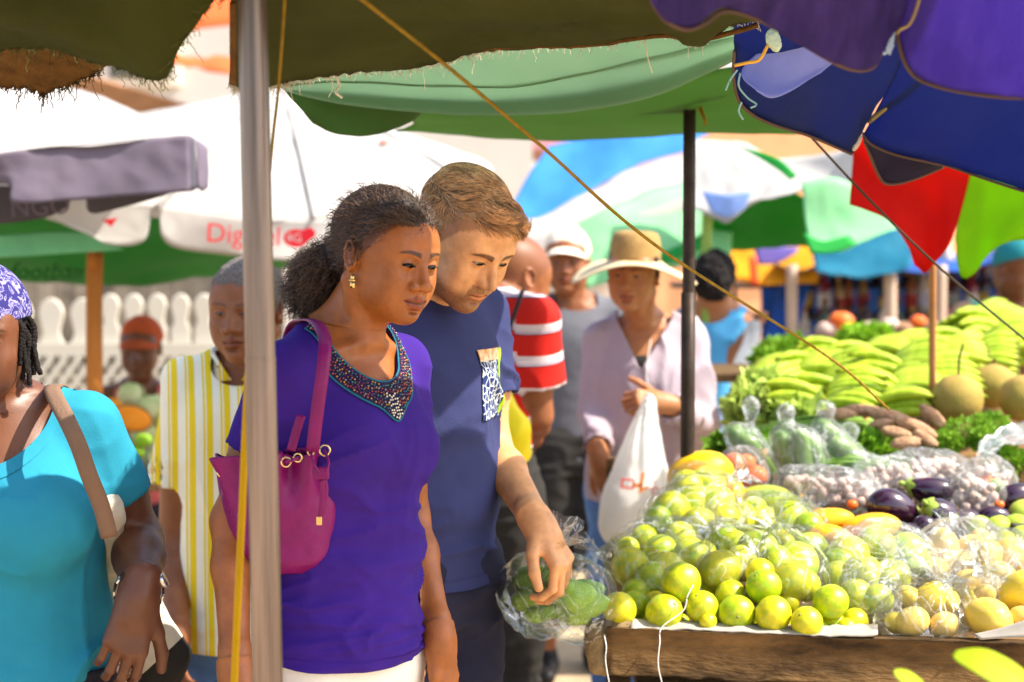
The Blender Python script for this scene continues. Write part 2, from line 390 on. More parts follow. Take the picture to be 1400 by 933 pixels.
# ------------------------------------------------------------------ people
def head_prims(o):
    """face looks to -y, origin between the eyes' level and the ears; metres for a 1.7 m adult"""
    jw = o.get('jaw', 1.0); nw = o.get('nose', 1.0); lp = o.get('lip', 1.0); ch = o.get('cheek', 1.0); br = o.get('brow', 1.0); sm_ = o.get('smile', 0.); pj = o.get('proj', 0.); cz = o.get('chin', 0.)
    p = [el((0, .018, .032), (.075, .094, .087), k=.01),
         el((0, -.022, .040), (.063, .066, .060), k=.03),
         el((0, -.024, -.030), (.058, .062, .078), k=.03),
         el((0, -.032, -.072+cz), (.042*jw, .050, .036), k=.025),
         rc((-.046*jw, .004, -.055+cz), (-.013*jw, -.064, -.096+cz), .014, .012, k=.030), rc((.046*jw, .004, -.055+cz), (.013*jw, -.064, -.096+cz), .014, .012, k=.030),
         el((0, -.076, -.095+cz), (.018*jw, .016, .015), k=.018)]
    for s in (-1, 1):
        p += [el((s*.042*ch, -.062, -.028), (.021, .018, .019), k=.022),
              el((s*.036, -.058, -.056), (.020, .020, .024), k=.025),
              el((s*.037, -.032, -.034), (.022, .042, .044), k=.03), el((s*.045, -.040, .022), (.022, .034, .034), k=.03)]
    # eye sockets, brow ridge
    for s in (-1, 1):
        p += [el((s*.031, -.096, .000), (.019, .0125, .0125), k=.016, op=-1)]
    p += [rc((-.043, -.076, .021), (-.012, -.0875, .0155), .007*br, .0065*br, k=.012), rc((.043, -.076, .021), (.012, -.0875, .0155), .007*br, .0065*br, k=.012)]
    for s in (-1, 1):
        p += [el((s*.031, -.0745, .000), (.0168, .0142, .0138), k=.004)]
    # nose
    p += [rc((0, -.084, .014), (0, -.1045+pj, -.030), .0075, .0088*nw**.5, k=.011),
          el((0, -.1065+pj, -.0345), (.0098*nw, .0095, .0088), k=.006)]
    for s in (-1, 1):
        p += [el((s*.0126*nw, -.0955+pj*.5, -.0375), (.0082*nw**.5, .0105, .0080), k=.006),
              el((s*.0068*nw, -.0985+pj, -.0470), (.0036, .0050, .0034), k=.004, op=-1)]
    for s in (-1, 1): p.append(rc((s*.0065, -.080, .004), (s*.0120, -.0865+pj*.5, -.032), .0065, .0085, k=.012))
    # muzzle, lips
    p += [el((0, -.074, -.064), (.029, .0200, .022), k=.018), rc((0, -.0925, -.050), (0, -.0925, -.056), .0032, .0032, k=.008)]
    zl = -.0655; w = o.get('mouth', .0250); wx = (w-.025)*.9
    up = [(-w, -.0765+wx, zl+.001+sm_), (-w*.55, -.0880, zl+.0030), (-.004, -.0945, zl+.0050), (.004, -.0945, zl+.0050), (w*.55, -.0880, zl+.0030), (w, -.0765+wx, zl+.001+sm_)]
    lo = [(-w*.93, -.0760+wx, zl-.001+sm_), (-w*.5, -.0880, zl-.0058), (0, -.0925, zl-.0078), (w*.5, -.0880, zl-.0058), (w*.93, -.0760+wx, zl-.001+sm_)]
    ru = [.0018, .0042*lp, .0048*lp, .0048*lp, .0042*lp, .0018]; rl = [.0018, .0052*lp, .0064*lp, .0052*lp, .0018]
    for i in range(5): p.append(rc(up[i], up[i+1], ru[i], ru[i+1], k=.006))
    for i in range(4): p.append(rc(lo[i], lo[i+1], rl[i], rl[i+1], k=.0045))
    cr = [(-w*.80, -.0880, zl+sm_*.7), (-w*.45, -.0972, zl-.0006), (0, -.1018, zl-.0012), (w*.45, -.0972, zl-.0006), (w*.80, -.0880, zl+sm_*.7)]
    for i in range(4): p.append(rc(cr[i], cr[i+1], .0014, .0014, k=.0035, op=-1))
    p.append(el((0, -.0895, -.0825), (.013, .005, .0035), k=.010, op=-1))
    # ears
    for s in (-1, 1):
        R = rotm(x=-8, z=s*18)
        p.append(el((s*.0725, .012, -.006), (.0075, .0165, .0280), R, k=.006))
        c = np.array((s*.0775, .012, -.004)); pts = [(0, -.010, -.004), (0, -.012, .012), (0, -.003, .024), (0, .010, .023), (0, .0165, .010), (0, .014, -.006), (0, .006, -.018), (0, -.004, -.026), (0, -.010, -.020)]
        for i in range(8):
            a = c+R@np.array(pts[i])+np.array((s*.003, 0, 0)); b = c+R@np.array(pts[i+1])+np.array((s*.003, 0, 0)); p.append(rc(a, b, .0034, .0034, k=.003))
        p.append(el(c+np.array((s*.007, .002, .005)), (.0085, .0095, .0150), R, k=.004, op=-1))
    return p
EYE = np.array((.031, -.0742, .000))
def xf(prim, sc, R, T):
    """place a prim: local = R@(sc*q)+T"""
    fn = prim.fn
    return Prim(lambda p: fn(((p-T)@R)/sc)*sc, R@(prim.bc*sc)+T, prim.br*sc, prim.k*sc, prim.op)
HLM = ([0, 25, 50, 64, 78, 95, 115, 140, 180], [.066, .062, .044, .008, -.022, .028, -.020, -.055, -.068])
HLF = ([0, 25, 50, 62, 74, 84, 96, 115, 140, 180], [.075, .068, .048, .018, -.004, -.026, .012, -.012, -.050, -.066])
def hair_f(V, tab, jit=.004, seed=3):
    th = np.degrees(np.abs(np.arctan2(V[:, 0], -(V[:, 1]-.012))))
    return V[:, 2]-np.interp(th, *tab)+jit*noise(V*180, seed)+jit*noise(V*60, seed+1)
def ss(x, a, b): t = np.clip((x-a)/(b-a), 0, 1); return t*t*(3-2*t)
CR_C = np.array((0, .018, .032)); CR_R = np.array((.075, .094, .087))
def fing(p, wrist, d, pn, sc=1., curl=(20, 25, 15), thumb=None, side=1, spread=4., curls=None):
    """hand prims: wrist point, direction d to the knuckles, pn the back-of-hand normal, side +1 if the thumb is on cross(d,pn)"""
    d = np.array(d, float); d /= np.linalg.norm(d); n = np.array(pn, float); n -= d*(n@d); n /= np.linalg.norm(n); s = np.cross(d, n)*side
    w = np.array(wrist, float); kn = []; L = [(.043, .027, .021), (.047, .031, .022), (.043, .029, .021), (.034, .021, .018)]; rr = [.0092, .0093, .0088, .0078]
    for i, (off, fw) in enumerate(((.026, .086), (.0085, .090), (-.0095, .086), (-.0265, .078))):
        k0 = w+s*off*.62*sc+d*.018*sc; k1 = w+s*off*sc+d*fw*sc; kn.append(k1)
        p.append(rc(k0, k1, .0150*sc, .0112*sc, k=.012))
        cu = curls[i] if curls else curl; a = math.radians((1.5-i)*spread); dd = d*math.cos(a)+s*math.sin(a); ang = 0; q = k1
        for j in range(3):
            ang += math.radians(cu[j]); v = dd*math.cos(ang)-n*math.sin(ang); q2 = q+v*L[i][j]*sc
            p.append(rc(q, q2, rr[i]*sc*(1-.09*j), rr[i]*sc*(.91-.09*j), k=.0035)); q = q2
    p.append(rc(w-d*.03*sc, w+d*.03*sc, .024*sc, .022*sc, k=.02))
    t0 = w+s*.020*sc+d*.022*sc-n*.004; ta = thumb or (40, 12, 20)
    a0 = math.radians(ta[0]); u = d*math.cos(a0)+s*math.sin(a0)-n*.25; u /= np.linalg.norm(u); t1 = t0+u*.042*sc
    a1 = a0-math.radians(ta[1]); u = d*math.cos(a1)+s*math.sin(a1)-n*.30; u /= np.linalg.norm(u); t2 = t1+u*.034*sc
    a2 = a1-math.radians(ta[2]); u = d*math.cos(a2)+s*math.sin(a2)-n*.35; u /= np.linalg.norm(u); t3 = t2+u*.027*sc
    p += [rc(t0, t1, .0165*sc, .0125*sc, k=.014), rc(t1, t2, .0108*sc, .0104*sc, k=.004), rc(t2, t3, .0104*sc, .0082*sc, k=.004)]
    return t3
FEM = [(.46, .155, .10, .12), (.515, .172, .105, .125), (.57, .158, .100, .108), (.62, .130, .090, .088), (.67, .133, .100, .088), (.73, .148, .132, .095), (.78, .146, .100, .098), (.81, .120, .068, .082), (.84, .065, .048, .062)]
MAL = [(.46, .158, .105, .115), (.515, .168, .108, .115), (.60, .155, .105, .100), (.67, .160, .110, .105), (.73, .176, .122, .112), (.78, .172, .112, .110), (.81, .138, .080, .090), (.84, .070, .050, .062)]
class Person:
    def __init__(s, label, x, y, yaw, H=1.7, sex='f', gz=0., **o):
        s.o = o; s.H = H; s.sex = sex; s.k = H/1.7; s.yaw = math.radians(yaw)
        s.root = empty('person', (x, y, gz), s.yaw, label, 'person', o.get('group'))
        s.W = Matrix.Translation((x, y, gz)) @ Matrix.Rotation(s.yaw, 4, 'Z'); s.Wi = np.array(s.W.inverted()); s.Wm = np.array(s.W)
        lv = o.get('torso') or (FEM if sex == 'f' else MAL); wd = o.get('wide', 1.); dp = o.get('deep', wd)
        s.lv = [(z*H, 0, o.get('cy', 0)+.005, a*s.k*wd, bf*s.k*dp, bb*s.k*dp) for z, a, bf, bb in lv]
        sw = o.get('sw', .165 if sex == 'f' else .195)*s.k
        s.sh = {m: np.array((m*sw, .005, .795*H)) for m in (-1, 1)}      # +1 = person's left
        s.neck = np.array((0, .012, .835*H))
        s.hs = s.k*o.get('hs', 1.); s.hy, s.hp, s.hr = o.get('head', (0, 0, 0))
        s.HR = rotm(x=s.hp, y=s.hr, z=s.hy)
        if 'headpos' in o: s.HT = s.loc(o['headpos'])
        else: s.HT = np.array((0, -.012-.0015*s.hp, .932*H))
        s.arms = {}
        for m in (-1, 1):
            e = o.get('el_l' if m > 0 else 'el_r'); w = o.get('wr_l' if m > 0 else 'wr_r')
            e = s.loc(e) if e is not None else s.sh[m]+np.array((m*.05, .02, -.30))*s.k
            w = s.loc(w) if w is not None else e+np.array((m*.01, -.05, -.25))*s.k
            s.arms[m] = (e, w)
    def loc(s, w): w = np.array(w, float); return s.Wi[:3, :3]@w+s.Wi[:3, 3]
    def wv(s, v): return s.Wi[:3, :3]@np.array(v, float)          # world direction -> local
    def wo(s, p): return s.Wm[:3, :3]@np.array(p, float)+s.Wm[:3, 3]
    def mk(s, name, V, Q, m, parent=None, **k):
        if parent is None: return mk(name, V, Q, m, s.root, world=False, **k)
        return mk(name, V, Q, m, parent, world=False, **k)
    def hd(s, q): return s.HR@(np.array(q, float)*s.hs)+s.HT        # head frame -> local
    def hdi(s, p): return ((np.asarray(p)-s.HT)@s.HR)/s.hs
    def body(s, skin, hres=.002, bres=.007, handres=.0025, hands=(1, -1), tint=None, lips=None, brow=(.12, .08, .06), stubble=0., lid=.0012, eye=(.0046, .0036), gaze=(0, 0), scalp=None, tab=None, iris=(.06, .025, .012), legs=False, **kw):
        s.o.update(kw); o = s.o; k = s.k; ru = o.get('ru', .047 if s.sex == 'f' else .054)*k; rf = ru*.78; rw = o.get('rw', .0255 if s.sex == 'f' else .029)*k
        hp = [xf(q, s.hs, s.HR, s.HT) for q in head_prims(o)]
        nr = o.get('neckr', .050 if s.sex == 'f' else .059)*k
        top = s.hd((0, .022, -.050)); nb = s.neck+np.array((0, .012, -.02))*k
        neck = [rc(nb, top, nr*1.1, nr*.96, k=.022*k), rc(s.neck+np.array((0, -.035, -.03))*k, s.hd((0, -.012, -.075)), .022*k, .02*k, k=.03)]
        for m in (-1, 1):
            neck.append(rc(np.array((m*.012*k, -.052*k, .825*s.H)), s.hd((m*.062, .022, -.05)), .008*k, .011*k, k=.02))
        tor = [loft(s.lv, k=.03)]
        wr_ = []
        for m in (-1, 1):
            h_ = o.get('hand_l' if m > 0 else 'hand_r')
            if h_: dv = s.wv(h_['d']); dv = dv/np.linalg.norm(dv); q_ = h_.get('sc', k); w = s.arms[m][1]; wr_.append(rc(w-dv*.03*q_, w+dv*.03*q_, .024*q_, .022*q_, k=.02))
        for m in (-1, 1):
            tor.append(rc(s.neck+np.array((m*.03, .015, -.018))*k, s.sh[m]+np.array((-m*.01, 0, .010))*k, .037*k, ru*.90, k=.05))
            tor.append(rc(np.array((m*.02*k, -.058*k, .825*s.H)), s.sh[m]+np.array((-m*.02, -.03, .025))*k, .007*k, .008*k, k=.018))
        arm, parts = [], []
        for m in (-1, 1):
            e, w = s.arms[m]; a = s.sh[m]; fa = e+(w-e)*.32
            arm += [rc(a, a+(e-a)*.55, ru, ru*.93, k=.04), rc(a+(e-a)*.5, e, ru*.93, rf*1.0, k=.03), rc(e, fa, rf*1.02, rf*1.06, k=.02), rc(fa, w, rf*1.05, rw, k=.02)]
        arm += wr_
        # head chunk, meshed in the head frame
        if hres:
            V, Q = sdf_mesh([xf(q, 1, s.HR.T, -s.HR.T@s.HT) for q in hp+neck+tor], hres*1.0, (-.10*s.hs, -.125*s.hs, -.165*s.hs), (.10*s.hs, .125*s.hs, .125*s.hs))
            q = V/s.hs
            # eye openings
            eu, elo = eye
            def fe(Vv):
                q = Vv/s.hs; out = np.full(len(q), 1.)
                for sg in (-1, 1):
                    u = (q[:, 0]-sg*EYE[0])*sg; w = q[:, 2]-EYE[2]+.0008-u*.05; c = 1-(u/.0140)**2
                    f = np.maximum.reduce([w-eu*c, -elo*c-w, np.abs(u)-.0145, q[:, 1]+.070]); out = np.minimum(out, f)
                return out*100
            V, T = cut(V, Q, fe)
            V2 = V@s.HR.T+s.HT
            V2, T = cut(V2, T, lambda p: (s.hdi(p)[:, 2]+.135))
            parts.append((V2, T))
        R = .03
        allp = [loft(s.lv, k=.03)]+tor[1:]+neck+arm
        pts = np.array([s.sh[1], s.sh[-1], *s.arms[1], *s.arms[-1]]); lo = np.minimum(pts.min(0)-.09, (-.25*k*o.get('wide', 1), -.2*k, .44*s.H)); hi = np.maximum(pts.max(0)+.09, (.25*k*o.get('wide', 1), .2*k, s.neck[2]+.06))
        V, Q = sdf_mesh(allp, bres, lo, hi); T = tri(Q)
        tl_ = loft(s.lv, k=.03); fm = lambda p: np.maximum.reduce([p[:, 2]-.60*s.H, tl_.fn(p)-.012, .006-field_eval(arm, p)])
        if o.get('trim_torso', 1): V, T = cut(V, T, fm)
        if hres:
            def fb(p): q = s.hdi(p); return np.maximum(-.1335-q[:, 2], np.hypot(q[:, 0], q[:, 1]-.02)-.098)
            V, T = cut(V, T, fb)
        hand_on = {m: o.get('hand_l' if m > 0 else 'hand_r') for m in (-1, 1)}
        for m in (-1, 1):
            if not hand_on[m]: continue
            e, w = s.arms[m]; ax = (w-e)/np.linalg.norm(w-e)
            V, T = cut(V, T, lambda p: np.where(np.linalg.norm(np.cross(p-w, ax), axis=1) < .07, -.012*k-((p-w)@ax), .01))
            hpz = []; h = dict(hand_on[m]); dv = s.wv(h.pop('d')); nv = s.wv(h.pop('n'))
            fing(hpz, w, dv, nv, sc=h.pop('sc', k), **h)
            dn = dv/np.linalg.norm(dv); c = w+dn*.08*k
            Vh, Qh = sdf_mesh(hpz+arm, handres, np.minimum(c-.125*k, w-.07*k), np.maximum(c+.125*k, w+.07*k))
            Vh, Th = cut(Vh, Qh, lambda p: ((p-w)@ax)+.014*k); Vh, Th = cut(Vh, Th, lambda p: .14*k-np.linalg.norm(p-c, axis=1)); parts.append((Vh, Th))
        if legs:
            parts.append(s.leg_mesh(legs))
        parts.append((V, T)); V, T = join(parts); nh = len(parts[0][0]) if hres else 0
        q = s.hdi(V); C = np.ones((len(V), 3)); C *= (1+.10*fbm(q*55, 5, 3)[:, None]*np.array((.7, 1, 1)))
        ih = np.zeros(len(V), bool); ih[:nh] = True
        def blend(w_, c_): 
            nonlocal C; w_ = np.where(ih, w_, 0)[:, None]; C = C*(1-w_)+np.array(c_)*w_
        lipc = lips or (.80, .42, .42)
        zl = -.0655; sm_ = o.get('smile', 0.); wm_ = o.get('mouth', .0250)+.001; uu = np.abs(q[:, 0])/wm_; cur = zl+sm_*uu**2
        band = (1-uu**2).clip(0); lpq = o.get('lip', 1.)
        wl = ss(.0095*lpq*band+.0012-(q[:, 2]-cur)+.0, 0, .002)*ss((q[:, 2]-cur)+.0150*lpq*band+.0012, 0, .002)*(uu < 1)*(q[:, 1] < -.072)
        blend(wl*.85, lipc)
        blend(ss(.0024-np.abs(q[:, 2]-cur+.0008), 0, .0014)*(uu < .98)*(q[:, 1] < -.07)*.9, (.22, .10, .09))
        # brows
        for sg in (-1, 1):
            u = (q[:, 0]*sg-.009)/.048; zb = o.get('browz', .0170)+.0075*np.sin(np.clip(u, 0, 1)*2.2)-.004*np.clip(u, 0, 1)**2; th = o.get('browt', .0046)*(1-.6*np.clip(u, 0, 1))
            wb = ss(th+.0012-np.abs(q[:, 2]-zb), 0, .0022)*ss(u, -.02, .10)*ss(1.04-u, 0, .2)*(q[:, 1] < -.035)
            blend(wb*(.9+.10*noise(q*np.array((900, 300, 400)), 9)).clip(0, 1)*o.get('browd', .85), brow)
            # lash line
            u = (q[:, 0]-sg*EYE[0])*sg; w = q[:, 2]-EYE[2]+.0008-u*.05; c = 1-(u/.0140)**2
            blend(ss(lid-np.abs(w-eu*c), 0, .001)*(np.abs(u) < .0150)*(q[:, 1] < -.066)*.9, (.06, .04, .03))
            blend(ss(lid*.5-np.abs(w+elo*c), 0, .0008)*(np.abs(u) < .0140)*(q[:, 1] < -.066)*.6, (.25, .14, .1))
        if stubble:
            wst = ss(-.040-q[:, 2]-.25*np.clip(q[:, 1]*-1-.0, 0, .06)*(np.abs(q[:, 0]) > .03), 0, .022)*ss(.05-q[:, 1], 0, .03)*(1-wl)
            wst = wst*(1-.75*ss(.016-np.hypot(np.abs(q[:, 0])-.040, q[:, 2]+.044), 0, .01)); wst *= ss(q[:, 2]+.125, 0, .02)
            wst = np.maximum(wst, ss(.0085-np.abs(q[:, 2]+.0515), 0, .003)*(np.abs(q[:, 0]) < .026)*(q[:, 1] < -.07))
            blend(wst*stubble*(.75+.25*noise(q*700, 4)), (.27, .21, .17))
        if scalp:
            f = hair_f(q, tab or HLM, .003); blend(ss(f, -.004, .006)*scalp[1], scalp[0])
        s.skin = s.mk('body', V, T, skin, col=C)
        if hres and eye[0] > 0:
            for sg in (-1, 1):
                V, Fc = sphere(32, 24); V = np.array(V); gx, gz = gaze
                g = np.array((math.sin(math.radians(gx))*math.cos(math.radians(gz)), -math.cos(math.radians(gz))*math.cos(math.radians(gx)), math.sin(math.radians(gz))))
                a = np.degrees(np.arccos(np.clip(V@g, -1, 1)))
                c = np.ones((len(V), 3))*np.array((.50, .43, .38)); c[a < 29] = iris; c[a < 12] = (.005, .005, .005)
                V = V*.0128+np.array((sg*EYE[0], EYE[1]+.0008, EYE[2])); V = (V*s.hs)@s.HR.T+s.HT
                s.mk('eye', V, Fc, MATS['eye'], s.skin, col=c)
                if o.get('lash'):
                    u = np.linspace(-.0138, .0138, 12); w = EYE[2]-.0008+u*.05+eye[0]*(1-(u/.0140)**2); yy = EYE[1]-np.sqrt(np.maximum(.0147**2-u**2*.8-(w-EYE[2])**2, 1e-6))-.0004
                    a = np.stack([sg*EYE[0]+u*sg, yy, w], 1); b = a+np.stack([sg*u*.25, -.0045+0*u, -.0022+0*u], 1)
                    V, Fc = grid_surf(np.stack([a+(0, .001, .0006), a, (a+b)/2+(0, 0, -.0006), b])); V = (V*s.hs)@s.HR.T+s.HT; le = s.mk('eyelash', V, Fc, MATS['black_hair'], s.skin); solid(le, .0007*o['lash'], 0)
        return s.skin
    def leg_mesh(s, kind):
        k = s.k; H = s.H; p = []
        for m in (-1, 1):
            hip, kn, an = s.legj(m)
            p += [rc(hip, kn, .078*k, .052*k, k=.03), rc(kn, kn+(an-kn)*.35, .050*k, .053*k, k=.02), rc(kn+(an-kn)*.3, an, .053*k, .034*k, k=.02),
                  rc(an, an+np.array((0, .03, -.035))*k, .034*k, .030*k, k=.02), rc(an+np.array((0, .0, -.03))*k, an+np.array((m*.02, -.15, -.055))*k, .034*k, .024*k, k=.02)]
        pts = np.array([q.bc for q in p]); V, Q = sdf_mesh(p, .009, pts.min(0)-.16, pts.max(0)+.14); return cut(V, Q, lambda v: .52*H-v[:, 2])
    def legj(s, m):
        st = s.o.get('legs', {}).get(m, ((.0, 0), (0, 0))); k = s.k
        return np.array((m*.088, .0, .52*1.7))*k, np.array((m*.10+st[0][0], -.01+st[0][1], .285*1.7))*k, np.array((m*.10+st[1][0], .02+st[1][1], .048*1.7))*k
    def garment(s, name, m, inflate=.012, res=.006, sleeve=(.45, .45), sr=(1.35, 1.5), hem=.50, neckf=None, folds=None, levels=None, th=.003, arms=(1, -1), extra=(), thin=.0065, attr=None, lo_z=None, colf=None, shr=1., smooth=1, blend=.035):
        k = s.k; o = s.o; ru = o.get('ru', .047 if s.sex == 'f' else .054)*k
        lv = [(z*s.H, 0, o.get('cy', 0)+.005+(dy if True else 0), a*k, bf*k, bb*k) for z, a, bf, bb, dy in levels] if levels else s.lv
        pr = [loft(lv, k=.03, inflate=inflate)]; cutp = []; sl = {}
        for q in (-1, 1):
            pr.append(rc(s.neck+np.array((q*.03, .015, -.015))*k, s.sh[q]+np.array((-q*.01, 0, .012))*k, .040*k+inflate*.8, ru*.92+inflate, k=.05))
            f = sleeve[0] if q > 0 else sleeve[1]; e, w = s.arms[q]; a = s.sh[q]
            if f <= 0: continue
            if f <= 1:
                b = a+(e-a)*f; segs = [(a, b)]
            else: b = e+(w-e)*(f-1); segs = [(a, e), (e, b)]
            r0, r1 = ru*sr[0], ru*sr[1]; n = len(segs)
            for i, (u, v) in enumerate(segs):
                last = i == n-1; rA = r0+(r1-r0)*i/n; rB = r0+(r1-r0)*(i+1)/n
                pr.append((cc if last else rc)(u, v, rA, rB, k=blend if i == 0 else .02))
            ax = (segs[-1][1]-segs[-1][0]); ax /= np.linalg.norm(ax)
            cutp.append(rc(b-ax*.035, b+ax*.03, r1-thin-.002, r1-thin, k=.003, op=-1)); sl[q] = (a, b, r1)
        pr += list(extra); pr += cutp
        pts = np.array([s.sh[1], s.sh[-1]]+[v[1] for v in sl.values()]+[s.arms[q][0] for q in (1, -1) if (sleeve[0] if q > 0 else sleeve[1]) > 1])
        mb = max(l[3] for l in lv)+.05; md = max(max(l[4], l[5]) for l in lv)+.06
        lo = np.minimum(pts.min(0)-.11, (-mb, -md, hem*s.H-.03)); hi = np.maximum(pts.max(0)+.11, (mb, md, s.neck[2]+.10))
        V, Q = sdf_mesh(pr, res, lo, hi, smooth=smooth)
        if folds is not None:
            N = normals(V, Q); V = V+N*folds(V)[:, None]
        hz = hem*s.H
        V, T = cut(V, Q, lambda p: p[:, 2]-hz-.004*noise(p*9, 2)-.012*(p[:, 1]/.1))
        if neckf is not None: V, T = cut(V, T, neckf)
        st = V[:, 2].copy()
        for q, (a, b, r1) in sl.items():
            ax = b-a; L = np.linalg.norm(ax); ax /= L; t = (V-a)@ax; rad = np.linalg.norm(V-a-t[:, None]*ax, axis=1)
            w = (np.abs(V[:, 0]) > abs(s.sh[q][0])*.86)&(np.sign(V[:, 0]) == q)&(rad < r1*1.5)&(t > -.02)
            st = np.where(w, s.sh[q][2]-t, st)
        C = colf(V) if colf else None
        ob = s.mk(name, V, T, m, col=C, fl=st); solid(ob, th, -1); s.gV, s.gT, s.gpr = V, T, pr
        return ob
    def pants(s, name, m, top=.60, bottom=.06, r=(.098, .075, .060), inflate=.014, folds=None, res=.010, levels=None):
        k = s.k; H = s.H; lv = levels or [l for l in s.lv if l[0] < .66*H]; lv = [l for l in lv]
        p = [loft(lv, k=.05, inflate=inflate)]
        for q in (-1, 1):
            hip, kn, an = s.legj(q); p.append(rc(hip+np.array((0, 0, -.01)), kn, r[0]*k, r[1]*k, k=.04)); p.append(rc(kn, an+np.array((0, 0, -.03)), r[1]*k, r[2]*k, k=.03))
        p.append(rc((-.05*k, .015*k, .50*H), (.05*k, .015*k, .50*H), .095*k, .095*k, k=.05))
        an = np.array([s.legj(q)[j] for q in (-1, 1) for j in (1, 2)]); lo = np.minimum(an.min(0)-.13, (-.25, -.2, bottom*H-.03)); hi = np.maximum(an.max(0)+.13, (.25, .2, .68*H)); lo[2] = bottom*H-.03
        V, Q = sdf_mesh(p, res, lo, hi)
        N = normals(V, Q); fo = folds or (lambda p: .007*ridge(p, (9, 9, 26), 21)+.003*noise(p*np.array((6, 6, 30)), 8)); V = V+N*fo(V)[:, None]
        V, T = cut(V, Q, lambda p: np.minimum(p[:, 2]-bottom*H, top*H-p[:, 2])); ob = s.mk(name, V, T, m); solid(ob, .003, -1); return ob
    def shoes(s, m, sole=None):
        for q in (-1, 1):
            an = s.legj(q)[2]; k = s.k
            p = [rc(an+np.array((0, .035, -.045))*k, an+np.array((0, -.02, -.04))*k, .040*k, .040*k), rc(an+np.array((0, -.02, -.045))*k, an+np.array((q*.015, -.16, -.058))*k, .042*k, .030*k, k=.03), rc(an+np.array((0, 0, -.04)), an+np.array((0, 0, 0.)), .040*k, .042*k)]
            V, Q = sdf_mesh(p, .008, an-.24, an+.12); V[:, 2] = np.maximum(V[:, 2], .002); s.mk('shoe', V, Q, m)
    # ---- hair
    def hair_cap(s, m, tab=HLM, t=.010, h=.0025, nz=.002, top=0., fade=.03, seed=1, name='hair', back=0., colf=None):
        pr = [xf(q, s.hs, np.eye(3), np.zeros(3)) for q in head_prims(s.o)[:3]]
        V, Q = sdf_mesh(pr, h, np.array((-.10, -.12, -.12))*s.hs, np.array((.10, .13, .14))*s.hs)
        V = V/s.hs; N = normals(V, Q); f = hair_f(V, tab)
        T_ = (t+top*ss(V[:, 2], .03, .11)+back*ss(V[:, 1], .03, .11))*ss(f, -.004, fade)-.0012*(f < .0)
        V = V+N*(T_+nz*ss(f, 0, .02)*fbm(V*140, seed, 3))[:, None]; V2, T = cut(V, Q, lambda p: hair_f(p, tab)+.0015)
        s.cap = (V2, T); W = (V2*s.hs)@s.HR.T+s.HT
        return s.mk(name, W, T, m, s.skin if False else None, col=colf(V2) if colf else None)
    def strands(s, name, m, paths, rad, sides=3, taper=(1, 1, .8, .3), parent=None, frame='head', col=None):
        """paths in the head frame"""
        W = (np.asarray(paths)*s.hs)@s.HR.T+s.HT if frame == 'head' else np.asarray(paths)
        V, q = tubes(W, rad, sides, taper); c = None
        if col is not None: c = np.repeat(col, W.shape[1]*sides, axis=0)
        return s.mk(name, V, q, m, parent, col=c)
def ridge(p, sc, seed=0, warp=.5):
    q = np.asarray(p)*np.array(sc); q = q+warp*np.stack([noise(q*.6, seed+5), noise(q*.6, seed+6), noise(q*.6, seed+7)], -1)
    return (1-np.abs(noise(q, seed))*2).clip(-1, 1)**2*np.sign(1-np.abs(noise(q, seed))*2)-.3
def curl_paths(base, r, turns, rng, k=None):
    """wind a helix round base paths (n,k,3)"""
    p = np.asarray(base); n, k, _ = p.shape; t = np.gradient(p, axis=1); t /= np.linalg.norm(t, axis=2, keepdims=True)+1e-9
    up = np.where(np.abs(t[..., 2:3]) > .9, np.array([1., 0, 0]), np.array([0, 0, 1.])); a = np.cross(t, up); a /= np.linalg.norm(a, axis=2, keepdims=True)+1e-9; b = np.cross(t, a)
    ph = rng.uniform(0, 6.28, n)[:, None]+np.linspace(0, 1, k)[None]*6.283*np.asarray(turns)[:, None]
    R = np.asarray(r)[:, None]*np.linspace(.4, 1, k)[None]
    return p+(R*np.cos(ph))[..., None]*a+(R*np.sin(ph))[..., None]*b
# ------------------------------------------------------------------ ground and the buildings behind
g = mat('paving', rgb('b09a7c'), rough=.9, var=.25, vs=3, bump=.6, bs=14)
V = np.array([(-60, -20, 0), (60, -20, 0), (60, 140, 0), (-60, 140, 0)], float)
tag(mk('ground', V, [(0, 1, 2, 3)], g, smooth=False), kind='structure')
mat('white_render', rgb('c8c2b8'), rough=.9, var=.05, vs=2, bump=.2, bs=30)
mat('cream_timber', rgb('e9dfd0'), rough=.8, var=.06, vs=5, bump=.15, bs=30)
mat('brown_beam', rgb('a8754a'), rough=.8, var=.15, vs=4, stretch=(.3, 3, 3), bump=.2)
mat('dark_fascia', rgb('9a6a50'), rough=.8, var=.1); mat('pink_roof', rgb('dfa4ac'), rough=.7, var=.06)
mat('orange_paint', rgb('f0602e'), rough=.6, var=.06); mat('peach_wall', rgb('e8a878'), rough=.9, var=.06); mat('glass_dark', rgb('4a4644'), rough=.15, var=.1, spec=.6)
mat('white_gloss', rgb('c4beb0'), rough=.55, var=.03); mat('blue_tarp', rgb('2456a8'), rough=.6, var=.15, vs=3, transl=.2)
def box(name, c, s, m, parent=None, R=None, bw=0.): 
    V, Fc = boxm(c, s, R); o = mk(name, V, Fc, m, parent, smooth=False)
    if bw: bevel(o, bw)
    return o
